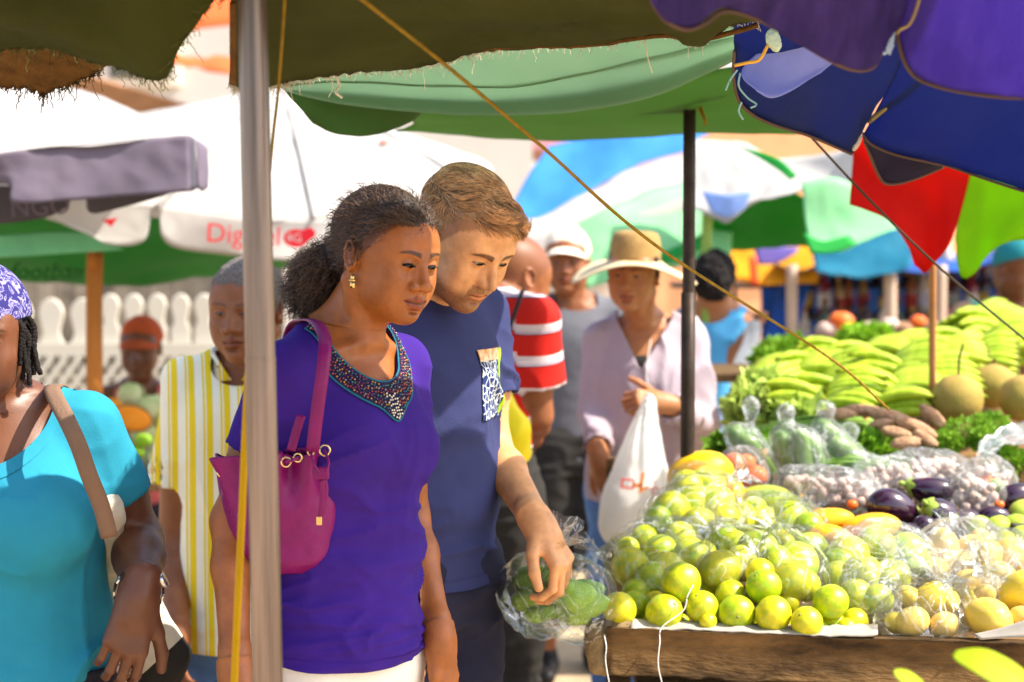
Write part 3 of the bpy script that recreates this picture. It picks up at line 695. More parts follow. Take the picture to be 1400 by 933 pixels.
# two-storey white building with a sloping brown beam and orange awning
B = empty('building', (-6, 16, 0), 0, 'white rendered building with a sloping brown beam behind the white umbrella', 'building')
box('wall', (-6.3, 17, 3.2), (13, .5, 6.4), MATS['white_render'], B)
for x in (-9.6, -7.6, -5.6, -3.6, -1.9):
    w = box('window', (x, 16.72, 3.75), (.75, .08, 1.1), MATS['cream_timber'], B); box('pane', (x, 16.66, 3.75), (.6, .05, .95), MATS['glass_dark'], w)
a, b = P(60, 105, 13.), P(345, 190, 12.2); d = b-a; L = np.linalg.norm(d); ang = math.degrees(math.atan2(d[2], math.hypot(d[0], d[1]))); yw = math.degrees(math.atan2(d[1], d[0]))
V, Fc = boxm((0, 0, 0), (L+1.2, .12, .20), rotm(z=yw)@rotm(y=-ang)); mk('beam', V+(a+b)/2, Fc, MATS['brown_beam'], B, smooth=False)
patch('awning', [[(200, 62, 13), (260, 74, 12.8), (340, 85, 12.5)], [(205, 72, 12.6), (262, 90, 12.4), (350, 108, 12)]], MATS['orange_paint'], B, nu=12, nv=4, wr=.03)
patch('roof_edge', [[(150, -20, 14), (380, -20, 14)], [(235, 44, 13.4), (380, 28, 13.4)]], MATS['orange_paint'], B, nu=8, nv=4)
B2 = empty('building', (2, 22, 0), 0, 'low building with a pink roof and brown fascia behind the blue umbrella', 'building')
box('wall', (-.2, 22.4, 1.3), (9, .4, 2.6), MATS['white_render'], B2)
V = np.array([P(480, 188, 21), P(1010, 178, 21), P(1010, 150, 25), P(480, 150, 25)]); o = mk('roof', V, [(0, 1, 2, 3)], MATS['pink_roof'], B2, smooth=False); solid(o, .06)
V = np.array([P(480, 205, 20.9), P(1010, 204, 20.9), P(1010, 220, 20.9), P(480, 222, 20.9)]); o = mk('fascia', V, [(0, 1, 2, 3)], MATS['dark_fascia'], B2, smooth=False); solid(o, .06)
V = np.array([P(480, 187, 20.95), P(1010, 184, 20.95), P(1010, 205, 20.95), P(480, 206, 20.95)]); o = mk('eave', V, [(0, 1, 2, 3)], MATS['pink_roof'], B2, smooth=False); solid(o, .06)
B3 = empty('building', (4.2, 17, 0), 0, 'peach painted building behind the green and white umbrella', 'building')
box('wall', (3.6, 17, 1.7), (5.0, .4, 3.4), MATS['peach_wall'], B3)
for x in (2.3, 3.9, 5.3):
    w = box('window', (x, 16.78, 1.9), (.8, .08, .9), MATS['cream_timber'], B3); box('pane', (x, 16.73, 1.9), (.64, .05, .75), MATS['glass_dark'], w)
# ---- picket fence and lattice balustrade on the left
FD = 9.2; ppm = F_PX/FD
FE = empty('picket_fence', (-2.6, FD, 0), 0, 'white picket fence of round topped boards behind the left umbrella', 'fence')
def picket(x, top, w, d):
    n = 10; th = np.linspace(0, math.pi, n); r = w/2; zt = top-r
    out = [(x+r, .25), (x+r, zt-2.6*r), (x+.68*r, zt-1.9*r), (x+.72*r, zt-1.5*r)]+[(x+r*math.cos(t), zt-.3*r+r*(math.sin(t)*1.3 if 0 < t < 3.1 else 0)) for t in th]+[(x-.72*r, zt-1.5*r), (x-.68*r, zt-1.9*r), (x-r, zt-2.6*r), (x-r, .25)]
    # a notch under the head gives the turned shoulder
    V = [(a, d, b) for a, b in out]+[(a, d+.03, b) for a, b in out]; m = len(out)
    return np.array(V), [tuple(range(m)), tuple(range(2*m-1, m-1, -1))]+[(i, (i+1) % m, m+(i+1) % m, m+i)[::-1] for i in range(m)]
i = 0
for px in list(range(-60, 130, 43))+list(range(150, 360, 32)):
    top = P(px, 408 if px < 130 else 402, FD)[2]; x = P(px, 400, FD)[0]
    V, Fc = picket(x, top, .135 if px < 130 else .105, FD); bevel(mk('picket', V, Fc, MATS['white_gloss'], FE, smooth=False), .006, 1)
x0, x1 = P(-90, 0, FD)[0], P(370, 0, FD)[0]
z1, z0 = P(0, 478, FD)[2], P(0, 590, FD)[2]
box('rail', ((x0+x1)/2, FD-.03, z1), (x1-x0, .05, .07), MATS['white_gloss'], FE); box('rail', ((x0+x1)/2, FD-.03, z0), (x1-x0, .05, .07), MATS['white_gloss'], FE)
h = z1-z0
for k in range(24):
    xx = x0+(x1-x0)*(k+.5)/24
    for sgn in (-1, 1):
        V, Fc = boxm((xx, FD-.045-.012*sgn, (z0+z1)/2), (.03, .018, h*1.0), rotm(y=sgn*36)); mk('lattice_strip', V, Fc, MATS['white_gloss'], FE, smooth=False)
# dark open shed boards behind the fence
SH = empty('shed', (-2.5, 11.2, 0), 0, 'weathered timber shed seen above the white picket fence', 'shed')
for k, px in enumerate(range(-40, 400, 26)):
    c = P(px, 440, 11.2); box('board', (c[0], 11.2, 1.05), (.118, .03, 2.1), MATS.get('shed_board') or mat('shed_board', rgb('4e463e'), rough=.9, var=.25, vs=3, bump=.3, bs=20, rand=.6, col2=rgb('8e8474')), SH)
# ------------------------------------------------------------------ canopies
olive = mat('olive_canvas', rgb('3c4018'), rough=.95, var=.3, vs=3.5, bump=.4, bs=350, transl=.20, tcol=rgb('465410'))
brown = mat('burlap', rgb('6a4a22'), rough=1, var=.35, vs=30, bump=.8, bs=260, transl=.1)
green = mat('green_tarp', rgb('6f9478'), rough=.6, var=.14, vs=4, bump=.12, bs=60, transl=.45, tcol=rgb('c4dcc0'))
green2 = mat('green_tarp_shaded', rgb('4a6e3a'), rough=.7, var=.14, vs=4, bump=.08, bs=60, transl=.4, tcol=rgb('78a85c'))  # same tarp as above; its less lit strips get a darker green
purple = mat('purple_canopy', rgb('4c3c84'), rough=.8, var=.35, vs=16, bump=.5, bs=120, transl=.5, tcol=rgb('7c64c4'), stretch=(2.5, .5, .5))
navy = mat('navy_canopy', rgb('1a2a58'), rough=.7, var=.25, vs=4, bump=.2, bs=120, transl=.42, tcol=rgb('2450a8'))
lav = mat('lavender_cloth', rgb('a6b0f4'), rough=.7, var=.12, vs=8, bump=.1, transl=.5)
redc = mat('red_canopy', rgb('d81a10'), rough=.7, var=.06, transl=.6); lime = mat('lime_canopy', rgb('98d010'), rough=.7, var=.08, transl=.6)
wht = mat('white_canopy', rgb('ccc8c4'), rough=.7, var=.03, transl=.45); gr_u = mat('green_lining', rgb('2f9440'), rough=.8, var=.08, transl=.25)
grey_u = mat('lilac_grey_canopy', rgb('6e6472'), rough=.8, var=.12, vs=4, bump=.2, bs=20, transl=.2); grey_d = mat('charcoal_canopy', rgb('4a4650'), rough=.8, var=.1)
blu = mat('blue_canopy', rgb('4a9be6'), rough=.7, var=.06, transl=.5); blud = mat('deep_blue_canopy', rgb('1a62c0'), rough=.7, var=.1, transl=.4); mintc = mat('mint_canopy', rgb('a8e4b0'), rough=.7, var=.06, transl=.5)
grc = mat('green_canopy', rgb('1f8a2c'), rough=.7, var=.15, vs=3, transl=.35); yel = mat('yellow_canopy', rgb('f0b020'), rough=.7, var=.05, transl=.5); vio = mat('violet_canopy', rgb('8a7ac8'), rough=.7, transl=.5); tealc = mat('teal_canopy', rgb('1a6a84'), rough=.7, transl=.25)
trim = mat('brown_binding', rgb('5e4a42'), rough=.9, var=.1, bump=.2)
rib = mat('rib_metal', rgb('9a8a66'), rough=.4, metal=.6, var=.1); dark_rib = mat('dark_steel', rgb('3a302a'), rough=.5, metal=.5, var=.3, vs=30)
rope_y = mat('yellow_rope', rgb('8a6e1e'), rough=.9, var=.25, vs=60, bump=.5, bs=300); thread_w = mat('white_thread', rgb('f6f0e0'), rough=.9, transl=.4); rope_d = mat('dark_rope', rgb('3c3428'), rough=.9)
def fringe(parent, edge, n, L, m, r=.0007, dirz=-1, name='frayed_threads', seed=0):
    rng = np.random.default_rng(seed); k = 7; i = rng.uniform(0, len(edge)-1.001, n); a = i.astype(int); f = (i-a)[:, None]; b = edge[a]*(1-f)+edge[a+1]*f; t = np.linspace(0, 1, k)
    d = rng.normal(size=(n, 3))*.55+np.array((0, 0, dirz*.8)); Ls = rng.exponential(L, n)[:, None, None]; p = b[:, None]+d[:, None]*Ls*t[None, :, None]
    p = p+rng.normal(size=(n, k, 3))*.10*Ls*t[None, :, None]; V, q = tubes(p, r, 3); return tag(mk(name, V, q, m, parent), kind='stuff')
# olive tarp overhead, left and right of the pole
T1 = empty('tarpaulin', P(200, 60, 2.6), 0, 'olive green tarpaulin hanging overhead left of the steel pole with torn edge', 'tarpaulin')
o, G = patch('sheet', [[(-260, -900, 1.15), (100, -900, 1.15), (420, -900, 1.15)], [(-200, -260, 1.75), (80, -250, 1.75), (345, -250, 1.75)], [(-120, 20, 2.3), (0, 10, 2.35), (130, -20, 2.35), (250, -60, 2.3), (322, -60, 2.2)],
    [(-120, 66, 2.62), (0, 69, 2.62), (40, 70, 2.62), (90, 73, 2.62), (150, 82, 2.6), (190, 90, 2.58), (225, 103, 2.55), (243, 68, 2.5), (265, 42, 2.45), (290, 17, 2.4), (318, -4, 2.35)]], olive, T1, nu=90, nv=40, wr=.022, ws=5, fr=.0015, edge=True)
fringe(T1, G[-1], 420, .006, mat('olive_thread', rgb('5a5a30'), rough=.9), seed=3)
T1b = empty('sacking', P(80, 100, 2.7), 0, 'brown burlap sacking strip hanging below the olive tarpaulin at top left', 'sacking')
o, G = patch('sheet', [[(-120, 40, 2.60), (0, 45, 2.64), (100, 50, 2.64), (190, 76, 2.62)], [(-120, 112, 2.78), (-20, 122, 2.78), (30, 123, 2.78), (58, 129, 2.78), (90, 118, 2.76), (115, 108, 2.74), (140, 96, 2.70), (172, 80, 2.66)]], brown, T1b, nu=70, nv=16, wr=.006, fr=.002, edge=True)
fringe(T1b, G[-1][:60], 300, .007, mat('brown_thread', rgb('4a3a22'), rough=.9), r=.0009, seed=4)
T2 = empty('tarpaulin', P(650, 40, 2.6), 0, 'olive green tarpaulin overhead right of the steel pole with white frayed hem', 'tarpaulin')
edge_pts = [(314, 111, 2.62), (330, 116, 2.63), (360, 118, 2.65), (385, 117, 2.68), (402, 113, 2.7), (450, 106, 2.72), (500, 96, 2.75), (560, 88, 2.78), (620, 77, 2.8), (660, 70, 2.8), (720, 66, 2.8), (780, 65, 2.8), (840, 60, 2.8), (905, 52, 2.8), (950, 60, 2.8), (1000, 46, 2.8), (1040, 38, 2.8)]
o, G = patch('sheet', [[(318, -900, 1.15), (800, -900, 1.15), (1500, -900, 1.15)], [(318, -260, 1.75), (700, -260, 1.8), (1300, -260, 1.8)], [(316, -10, 2.3), (500, -10, 2.35), (700, -20, 2.4), (1150, -30, 2.4)], edge_pts], olive, T2, nu=110, nv=44, wr=.018, ws=5, fr=.0014, edge=True, seed=5)
fringe(T2, G[-1][:66], 1500, .0034, thread_w, seed=5, r=.0006); fringe(T2, G[-1][60:], 260, .004, thread_w, seed=6, r=.0006)
e = crv([(658, 70, 2.79), (720, 66, 2.79), (800, 65, 2.79), (905, 52, 2.79), (950, 59, 2.79), (1005, 47, 2.79), (1036, 38, 2.79)], 30); tube('torn_hem', [P(*q)+np.array((0, 0, .004)) for q in e], .005, brown, T2, n=60, sides=6)
tube('hanging_thread', [P(460, 105, 2.7), P(464, 118, 2.7), P(459, 126, 2.69), P(468, 134, 2.69)], .0022, thread_w, T2, sides=4); tube('hanging_thread', [P(452, 104, 2.7), P(455, 120, 2.7), P(449, 134, 2.7)], .0007, thread_w, T2, sides=4)
tube('hanging_thread', [P(881, 56, 2.78), P(884, 72, 2.78), P(888, 88, 2.78), P(892, 100, 2.78)], .0011, thread_w, T2, sides=4)
V = np.array([P(314, 2, 2.35), P(323, 0, 2.35), P(324, 114, 2.62), P(315, 111, 2.62)]); o = mk('side_hem', V, [(0, 1, 2, 3)], brown, T2, smooth=False); solid(o, .006)
# green tarp behind
T3 = empty('tarpaulin', P(700, 130, 3.6), 0, 'bright green tarpaulin sagging behind the olive one, tied to the dark pole', 'tarpaulin')
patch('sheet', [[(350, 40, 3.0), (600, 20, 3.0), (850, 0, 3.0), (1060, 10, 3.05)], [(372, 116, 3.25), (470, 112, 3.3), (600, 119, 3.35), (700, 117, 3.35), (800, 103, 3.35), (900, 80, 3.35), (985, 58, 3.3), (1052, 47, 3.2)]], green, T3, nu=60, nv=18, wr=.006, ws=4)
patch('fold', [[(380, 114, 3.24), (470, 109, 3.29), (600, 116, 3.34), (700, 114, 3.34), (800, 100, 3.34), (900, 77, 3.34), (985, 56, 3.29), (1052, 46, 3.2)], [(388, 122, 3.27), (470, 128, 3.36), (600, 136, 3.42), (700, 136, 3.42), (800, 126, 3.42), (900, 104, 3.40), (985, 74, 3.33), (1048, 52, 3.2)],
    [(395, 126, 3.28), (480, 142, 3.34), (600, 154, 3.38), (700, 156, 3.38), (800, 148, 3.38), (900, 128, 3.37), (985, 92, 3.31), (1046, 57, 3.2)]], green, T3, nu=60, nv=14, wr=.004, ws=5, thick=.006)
patch('lining', [[(388, 112, 3.4), (500, 120, 3.5), (620, 130, 3.6), (760, 130, 3.6), (900, 110, 3.6), (1030, 90, 3.5)], [(560, 166, 4.1), (640, 175, 4.2), (730, 178, 4.3), (850, 174, 4.3), (980, 172, 4.2), (1150, 150, 4.0)], [(540, 180, 4.4), (620, 187, 4.5), (720, 192, 4.6), (850, 188, 4.6), (980, 182, 4.5), (1150, 184, 4.3)]], green2, T3, nu=60, nv=24, wr=.010, ws=3, seed=4)  # lower strip of the same tarp, not another cloth; shade is in its green
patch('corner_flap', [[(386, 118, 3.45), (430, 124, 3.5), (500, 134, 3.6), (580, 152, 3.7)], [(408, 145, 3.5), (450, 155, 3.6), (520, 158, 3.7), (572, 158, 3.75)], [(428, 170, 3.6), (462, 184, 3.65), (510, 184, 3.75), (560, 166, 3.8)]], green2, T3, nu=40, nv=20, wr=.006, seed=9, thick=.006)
# steel pole near the camera
PL = empty('tent_pole', (P(366, 930, 2.28)[0], 2.28, 0), 0, 'shiny steel tent pole standing in front of the woman in purple', 'pole')
steel = mat('steel', (.24, .185, .16), rough=.33, var=.45, vs=55, metal=.9, stretch=(1, 1, .03), bump=.05, bs=40)
a = P(345, 0, 2.28); b = P(366, 933, 2.28); dd = (b-a)/(b[2]-a[2]); top = a+dd*(2.35-a[2]); bot = a+dd*(0.0-a[2])
sp = a+dd*(P(0, 490, 2.28)[2]-a[2])
V, q = tubes(np.concatenate([np.linspace(top, sp, 8)[:-1], [sp+dd*.002, sp+dd*.0005, sp]])[None], .0200, 28, cap=True); mk('upper_tube', V, q, steel, PL); V, q = tubes(np.concatenate([[sp, sp-dd*.0005, sp-dd*.002], np.linspace(sp, bot, 10)[1:]])[None], .0206, 28, cap=True); mk('lower_tube', V, q, steel, PL)
V, q = tubes(np.array([sp+dd*.001, sp+dd*.0006, sp-dd*.003, sp-dd*.0034])[None], .0209, 28, cap=True); mk('collar', V, q, steel, PL)
# yellow strap beside the pole, ropes
tag(tube('strap', [P(343, 455, 2.33), P(337, 560, 2.33), P(331, 700, 2.34), P(324, 850, 2.34), P(318, 990, 2.34)], .0052, mat('yellow_webbing', rgb('d8a80c'), rough=.7, var=.1, transl=.2), sides=8), 'yellow webbing strap running down beside the steel pole', 'strap')
tag(tube('rope', [P(392, -60, 2.25), P(388, 20, 2.3), P(381, 118, 2.4), P(374, 180, 2.4), P(369, 235, 2.42)], .0022, rope_y), 'short mustard rope hanging beside the top of the steel pole', 'rope')
RA, RB = P(480, -12, 2.2), P(1290, 640, 3.9)
tag(tube('rope', [RA, P(610, 90, 2.42), P(740, 200, 2.62), P(905, 342, 2.95), P(1135, 490, 3.5), P(1215, 560, 3.7)], .0029, rope_y, n=60), 'long mustard yellow rope slanting from the tarpaulin down to the vegetables', 'rope')
tag(tube('cord', [P(1100, 178, 3.5), P(1200, 285, 3.6), P(1300, 380, 3.7), P(1420, 480, 3.9)], .0028, rope_d, n=40), 'thin dark cord slanting in front of the red canopy', 'cord')
# dark pole behind the stall with its lashing
DP = empty('tent_pole', (P(942, 500, 3.95)[0], 3.95, 0), 0, 'dark weathered tent pole beside the woman in the straw hat', 'pole')
a, b = P(943, 112, 3.95), P(940, 640, 3.95); V, q = tubes(np.linspace(a+(0, 0, .05), np.array((b[0], b[1], 0)), 8)[None], .0145, 16, cap=True); mk('tube', V, q, dark_rib, DP)
V, q = tubes(np.linspace(P(941, 400, 3.95), np.array((b[0], b[1], 0.)), 8)[None], .0168, 16, cap=True); mk('sleeve_tube', V, q, dark_rib, DP)
V, q = tubes(np.linspace(P(925, 118, 3.95), P(1010, 106, 3.8), 5)[None], .009, 8, cap=True); mk('cross_bar', V, q, dark_rib, DP)
for k in range(5): 
    c = P(943, 114+k*5, 3.95); th = np.linspace(0, 2*math.pi, 20); tube('lashing', [c+np.array((.021*math.cos(t), .021*math.sin(t), .006*math.sin(t+k)+.003*math.cos(3*t))) for t in th], .0045, mat('old_rope', rgb('5a4030'), rough=.9, var=.3), DP, n=30, sides=5)
tube('tie', [P(950, 128, 3.92), P(956, 145, 3.92), P(962, 160, 3.9), P(966, 172, 3.9)], .005, rope_y, DP, taper=(1, 1, .6)); tube('tie', [P(958, 118, 3.92), P(975, 108, 3.85), P(990, 100, 3.8)], .004, rope_y, DP)
# purple umbrella, near top right
def umb_trim(parent, pts, r=.0034, m=trim, n=60): return tube('binding', [P(*p) for p in pts], r, m, parent, n=n, sides=6)
U1 = empty('umbrella', P(1225, 40, 2.3), 0, 'purple umbrella with brown scalloped binding at the top right', 'umbrella')
eA = [(880, -30, 2.1), (893, 5, 2.12), (912, 30, 2.14), (940, 41, 2.16), (965, 32, 2.17), (985, 17, 2.18), (1010, 18, 2.2), (1050, 33, 2.22), (1090, 56, 2.25), (1130, 80, 2.27), (1160, 94, 2.29), (1185, 96, 2.3), (1200, 85, 2.3), (1210, 55, 2.3), (1224, 42, 2.3)]
eB = [(1226, 42, 2.3), (1229, 60, 2.3), (1238, 88, 2.3), (1255, 108, 2.3), (1290, 121, 2.28), (1340, 130, 2.25), (1400, 134, 2.2), (1500, 130, 2.1)]
ap = (1330, -420, 1.75)
patch('panel', [[(860, -520, 1.65), (1100, -500, 1.7), ap], [(870, -200, 1.9), (1100, -180, 1.98), (1285, -190, 2.02)], [(880, -70, 2.06), (1000, -30, 2.12), (1120, 0, 2.19), (1190, 10, 2.23), (1240, -5, 2.24)], eA], purple, U1, nu=80, nv=36, wr=.010, ws=7)
patch('panel', [[ap, (1450, -420, 1.7), (1600, -420, 1.6)], [(1285, -190, 2.02), (1400, -170, 1.98), (1560, -170, 1.85)], [(1240, -5, 2.24), (1300, 15, 2.22), (1400, 30, 2.15), (1520, 25, 2.0)], eB], purple, U1, nu=60, nv=36, wr=.008, ws=7, seed=3)
umb_trim(U1, eA, .0030); umb_trim(U1, eB, .0030)
tube('rib', [P(1226, 46, 2.28), P(1258, -6, 2.2), P(1330, -400, 1.74)], .0028, rib, U1, sides=8)
for k, pp in enumerate([[(1224, 42), (1218, 58), (1212, 72), (1220, 66)], [(1226, 40), (1214, 50), (1208, 74), (1222, 62)], [(1223, 40), (1220, 60), (1216, 75)], [(1228, 38), (1222, 48), (1216, 56), (1212, 68)]]): tube('tie_thread', [P(x, y, 2.29) for x, y in pp], .0015, mat('pale_blue_thread', rgb('b8d0e4'), rough=.9), U1, sides=4)
# navy umbrella below it
U2 = empty('umbrella', P(1170, 190, 3.3), 0, 'dark navy umbrella with tan binding below the purple umbrella', 'umbrella')
nA = [(1004, 70, 3.0), (1003, 105, 3.05), (1010, 138, 3.1), (1030, 158, 3.15), (1060, 172, 3.2), (1100, 184, 3.3), (1130, 196, 3.35), (1164, 211, 3.4), (1171, 198, 3.4), (1180, 182, 3.4)]
nB = [(1180, 184, 3.4), (1192, 198, 3.4), (1225, 212, 3.4), (1270, 222, 3.4), (1300, 229, 3.4), (1350, 246, 3.35), (1400, 262, 3.3), (1445, 275, 3.25)]
apn = (1290, -160, 2.75)
patch('panel', [[(930, -560, 1.95), (1130, -560, 2.0), (1290, -560, 2.05)], [(960, -160, 2.5), (1130, -160, 2.6), apn], [(1000, 20, 2.9), (1080, 60, 3.0), (1160, 70, 3.1), (1230, 80, 3.15)], nA], navy, U2, nu=60, nv=30, wr=.008)  # rows above the view are carried further out to shade the couple
patch('panel', [[(1290, -560, 2.05), (1450, -560, 2.05), (1680, -560, 2.0)], [apn, (1400, -160, 2.7), (1600, -160, 2.65)], [(1230, 80, 3.15), (1320, 110, 3.15), (1420, 120, 3.1), (1460, 120, 3.05)], nB], navy, U2, nu=60, nv=30, wr=.008, seed=5)  # unseen upper rows widened to the right for that same shade
patch('panel', [[(1178, 182, 3.42), (1220, 185, 3.5), (1260, 190, 3.5), (1320, 215, 3.5)], [(1182, 192, 3.5), (1200, 236, 3.6), (1214, 250, 3.62), (1245, 246, 3.62), (1290, 226, 3.6)]], mat('indigo_canopy', rgb('241f3c'), rough=.8, transl=.2), U2, nu=30, nv=14)
umb_trim(U2, nA[:8], .0030); umb_trim(U2, nB, .0030); umb_trim(U2, [(1182, 194, 3.5), (1200, 238, 3.6), (1214, 252, 3.62), (1245, 247, 3.62), (1290, 229, 3.6)], .0034)
tube('rib', [P(1188, 166, 3.36), P(1262, 105, 3.2), P(1300, 60, 3.05)], .0060, rib, U2, sides=8)
V, Fc = sphere(12, 8); R = rotm(y=28); mk('rib_tip', (V*np.array((.006, .006, .018)))@R.T+P(1172, 196, 3.38), Fc, MATS['white_gloss'], U2)
tag(patch('cloth_scrap', [[(1060, 52, 3.02), (1100, 55, 3.02), (1150, 80, 3.05)], [(1016, 95, 3.0), (1070, 108, 3.02), (1140, 86, 3.05)], [(1035, 126, 2.98), (1062, 133, 3.0), (1122, 100, 3.04)]], lav, nu=24, nv=16, wr=.01), 'pale lavender cloth scrap hanging from the navy umbrella beside the knot', 'cloth')
KN = empty('knot', P(1058, 55, 2.9), 0, 'pale knotted cord tying the green tarpaulin at the navy umbrella', 'knot')
V, Q = sdf_mesh([el(P(1056, 52, 2.9), (.012, .010, .016)), el(P(1061, 62, 2.9), (.009, .009, .012), k=.006)], .002, P(1058, 55, 2.9)-.03, P(1058, 55, 2.9)+.03); V = V+normals(V, Q)*.0015*noise(V*400)[:, None]; mk('wrap', V, Q, mat('pale_cord', rgb('bcd0b4'), rough=.8), KN)
tube('cord_end', [P(1050, 62, 2.9), P(1038, 82, 2.9), P(1022, 86, 2.9), P(1004, 90, 2.9)], .0028, mat('amber_cord', rgb('e0a83a'), rough=.8), KN)
for pts in ([(1008, 96), (998, 110), (992, 124)], [(1012, 100), (1010, 118), (1022, 134), (1034, 143), (1026, 148)], [(1014, 140), (1010, 152), (1016, 164)]): tube('blue_thread', [P(x, y, 2.9) for x, y in pts], .0016, mat('sea_thread', rgb('8cb8b4'), rough=.9), KN, sides=4)
# red and lime canopy hanging behind
U3 = empty('canopy', P(1280, 300, 4.4), 0, 'red and lime green scalloped canopy hanging behind the navy umbrella', 'canopy')
patch('red_panel', [[(1164, 190, 4.4), (1230, 180, 4.3), (1345, 180, 4.3)], [(1166, 222, 4.4), (1240, 235, 4.4), (1328, 240, 4.4)], [(1161, 280, 4.4), (1185, 288, 4.4), (1212, 300, 4.4), (1235, 325, 4.4), (1250, 350, 4.42), (1264, 372, 4.44), (1280, 358, 4.42), (1296, 338, 4.4), (1308, 310, 4.4)]], redc, U3, nu=50, nv=20, wr=.01)
patch('lime_panel', [[(1340, 180, 4.3), (1400, 190, 4.3), (1560, 200, 4.2)], [(1326, 245, 4.4), (1380, 250, 4.4), (1560, 260, 4.3)], [(1307, 325, 4.4), (1313, 376, 4.44), (1330, 376, 4.44), (1350, 350, 4.42), (1372, 334, 4.4), (1410, 328, 4.4), (1560, 330, 4.3)]], lime, U3, nu=50, nv=20, wr=.01)
patch('red_tail', [[(1240, 330, 4.45), (1264, 340, 4.45)], [(1250, 362, 4.47), (1264, 374, 4.46)]], redc, U3, nu=8, nv=6)
# lilac-grey umbrella top left
U6 = empty('umbrella', P(130, 230, 5.0), 0, 'lilac grey umbrella with a deep hanging valance on the left', 'umbrella')
patch('valance', [[(-140, 228, 4.6), (0, 210, 4.7), (100, 198, 4.8), (180, 191, 4.85), (258, 186, 4.9)], [(-140, 290, 4.62), (0, 252, 4.72), (20, 278, 4.72), (100, 274, 4.8), (180, 268, 4.85), (262, 262, 4.9)]], grey_u, U6, nu=50, nv=14, wr=.012, ws=7)
patch('valance_edge', [[(258, 186, 4.9), (266, 190, 4.96)], [(262, 262, 4.9), (270, 258, 4.96)]], grey_d, U6, nu=6, nv=10)
patch('valance', [[(266, 192, 4.96), (274, 196, 5.0), (282, 202, 5.1)], [(270, 258, 4.96), (276, 262, 5.0), (285, 256, 5.1)]], grey_u, U6, nu=10, nv=10, wr=.006)
patch('top_panel', [[(-260, 0, 6.2), (80, 112, 6.3), (226, 170, 6.4)], [(-200, 130, 5.4), (60, 160, 5.5), (244, 180, 5.6)], [(-140, 228, 4.6), (60, 204, 4.75), (258, 186, 4.9)]], wht, U6, nu=24, nv=16, wr=.01)
for a in ([(-120, 270), (-60, 305), (40, 302), (88, 286), (100, 262)], [(118, 262), (122, 290), (150, 288), (210, 272), (240, 262)]):
    m_ = len(a); patch('scallop', [[(a[0][0], 255, 4.95), ((a[0][0]+a[-1][0])/2, 255, 4.97), (a[-1][0], 255, 5.0)], [(x, y, 5.0) for x, y in a]], grey_d, U6, nu=30, nv=8)
R = np.stack([np.array((1, 0, 0)), np.array((0, 0, 1)), np.array((0, -1, 0))], 1)@rotm(z=4)
textmesh('lettering', 'NGO', .075, P(55, 284, 4.93), R, grey_u, U6, ext=.002)
# white umbrella with red lettering and green lining
U5 = empty('umbrella', P(130, 340, 6.0), 0, 'large white umbrella with red lettering and green lining behind the pole', 'umbrella')
UA = (385, 118, 7.2)
def gore(nm, a, b, ea, m, ap=UA, sag=.5, **k): return patch(nm, [[ap, ap, ap], [((ap[0]+a[0])/2, (ap[1]+a[1])/2-sag*20, (ap[2]+a[2])/2), ((ap[0]+(a[0]+b[0])/2)/2, (ap[1]+(a[1]+b[1])/2)/2-sag*14, (ap[2]+(a[2]+b[2])/2)/2), ((ap[0]+b[0])/2, (ap[1]+b[1])/2-sag*20, (ap[2]+b[2])/2)], ea], m, U5, nu=30, nv=22, wr=.008, **k)
gore('panel', (-160, 268, 5.8), (215, 288, 5.9), [(-160, 268, 5.8), (20, 268, 5.75), (215, 284, 5.9)], wht)
gore('panel', (215, 284, 5.9), (700, 262, 6.6), [(215, 284, 5.9), (430, 300, 6.1), (660, 262, 6.6)], wht)
gore('panel', (-160, 268, 5.8), (-60, 230, 8), [(-160, 268, 5.8), (-150, 250, 7), (-60, 230, 8)], wht); gore('panel', (660, 262, 6.6), (500, 170, 8.4), [(660, 262, 6.6), (660, 220, 7.5), (500, 170, 8.4)], wht)
patch('valance', [[(-160, 266, 5.8), (20, 266, 5.75), (213, 282, 5.9)], [(-160, 312, 5.82), (0, 305, 5.78), (60, 298, 5.78), (115, 318, 5.8), (150, 334, 5.84), (180, 336, 5.88), (200, 325, 5.9), (206, 290, 5.9)]], wht, U5, nu=50, nv=10, wr=.008)
patch('valance', [[(217, 284, 5.9), (430, 300, 6.1), (655, 262, 6.6)], [(219, 300, 5.9), (222, 325, 5.9), (245, 340, 5.93), (320, 350, 6.0), (400, 357, 6.05), (500, 352, 6.2), (580, 330, 6.4), (650, 300, 6.6)]], wht, U5, nu=50, nv=10, wr=.008)
patch('lining', [[(-160, 300, 5.9), (60, 290, 5.86), (210, 300, 6.0), (430, 305, 6.2), (640, 272, 6.7)], [(-160, 368, 7.2), (60, 384, 7.0), (150, 392, 6.9), (300, 378, 7.2), (440, 360, 7.6), (620, 300, 7.9)]], gr_u, U5, nu=50, nv=16, wr=.02, ws=3)
patch('hanging_flap', [[(-160, 330, 5.9), (0, 322, 5.9), (60, 318, 5.9), (120, 318, 5.9)], [(-160, 352, 5.9), (0, 352, 5.9), (100, 346, 5.9), (170, 342, 5.9)]], mat('mint_lining', rgb('7ac89a'), rough=.8, transl=.3), U5, nu=20, nv=8)
for ea_, eb_ in (((215, 284, 5.9), UA), ((660, 262, 6.6), UA), ((430, 301, 6.08), UA)): tube('seam', [P(*ea_)+np.array((0, -.01, .004)), P((ea_[0]+eb_[0])/2, (ea_[1]+eb_[1])/2-10, (ea_[2]+eb_[2])/2-.02), P(*eb_)], .008, mat('seam_tape', rgb('8e8a88'), rough=.8), U5, sides=6)
redt = mat('red_lettering', rgb('d01f2e'), rough=.7)
Rt = np.stack([np.array((1, .06, 0)), np.array((0, 0, 1)), np.array((0.06, -1, 0))], 1)
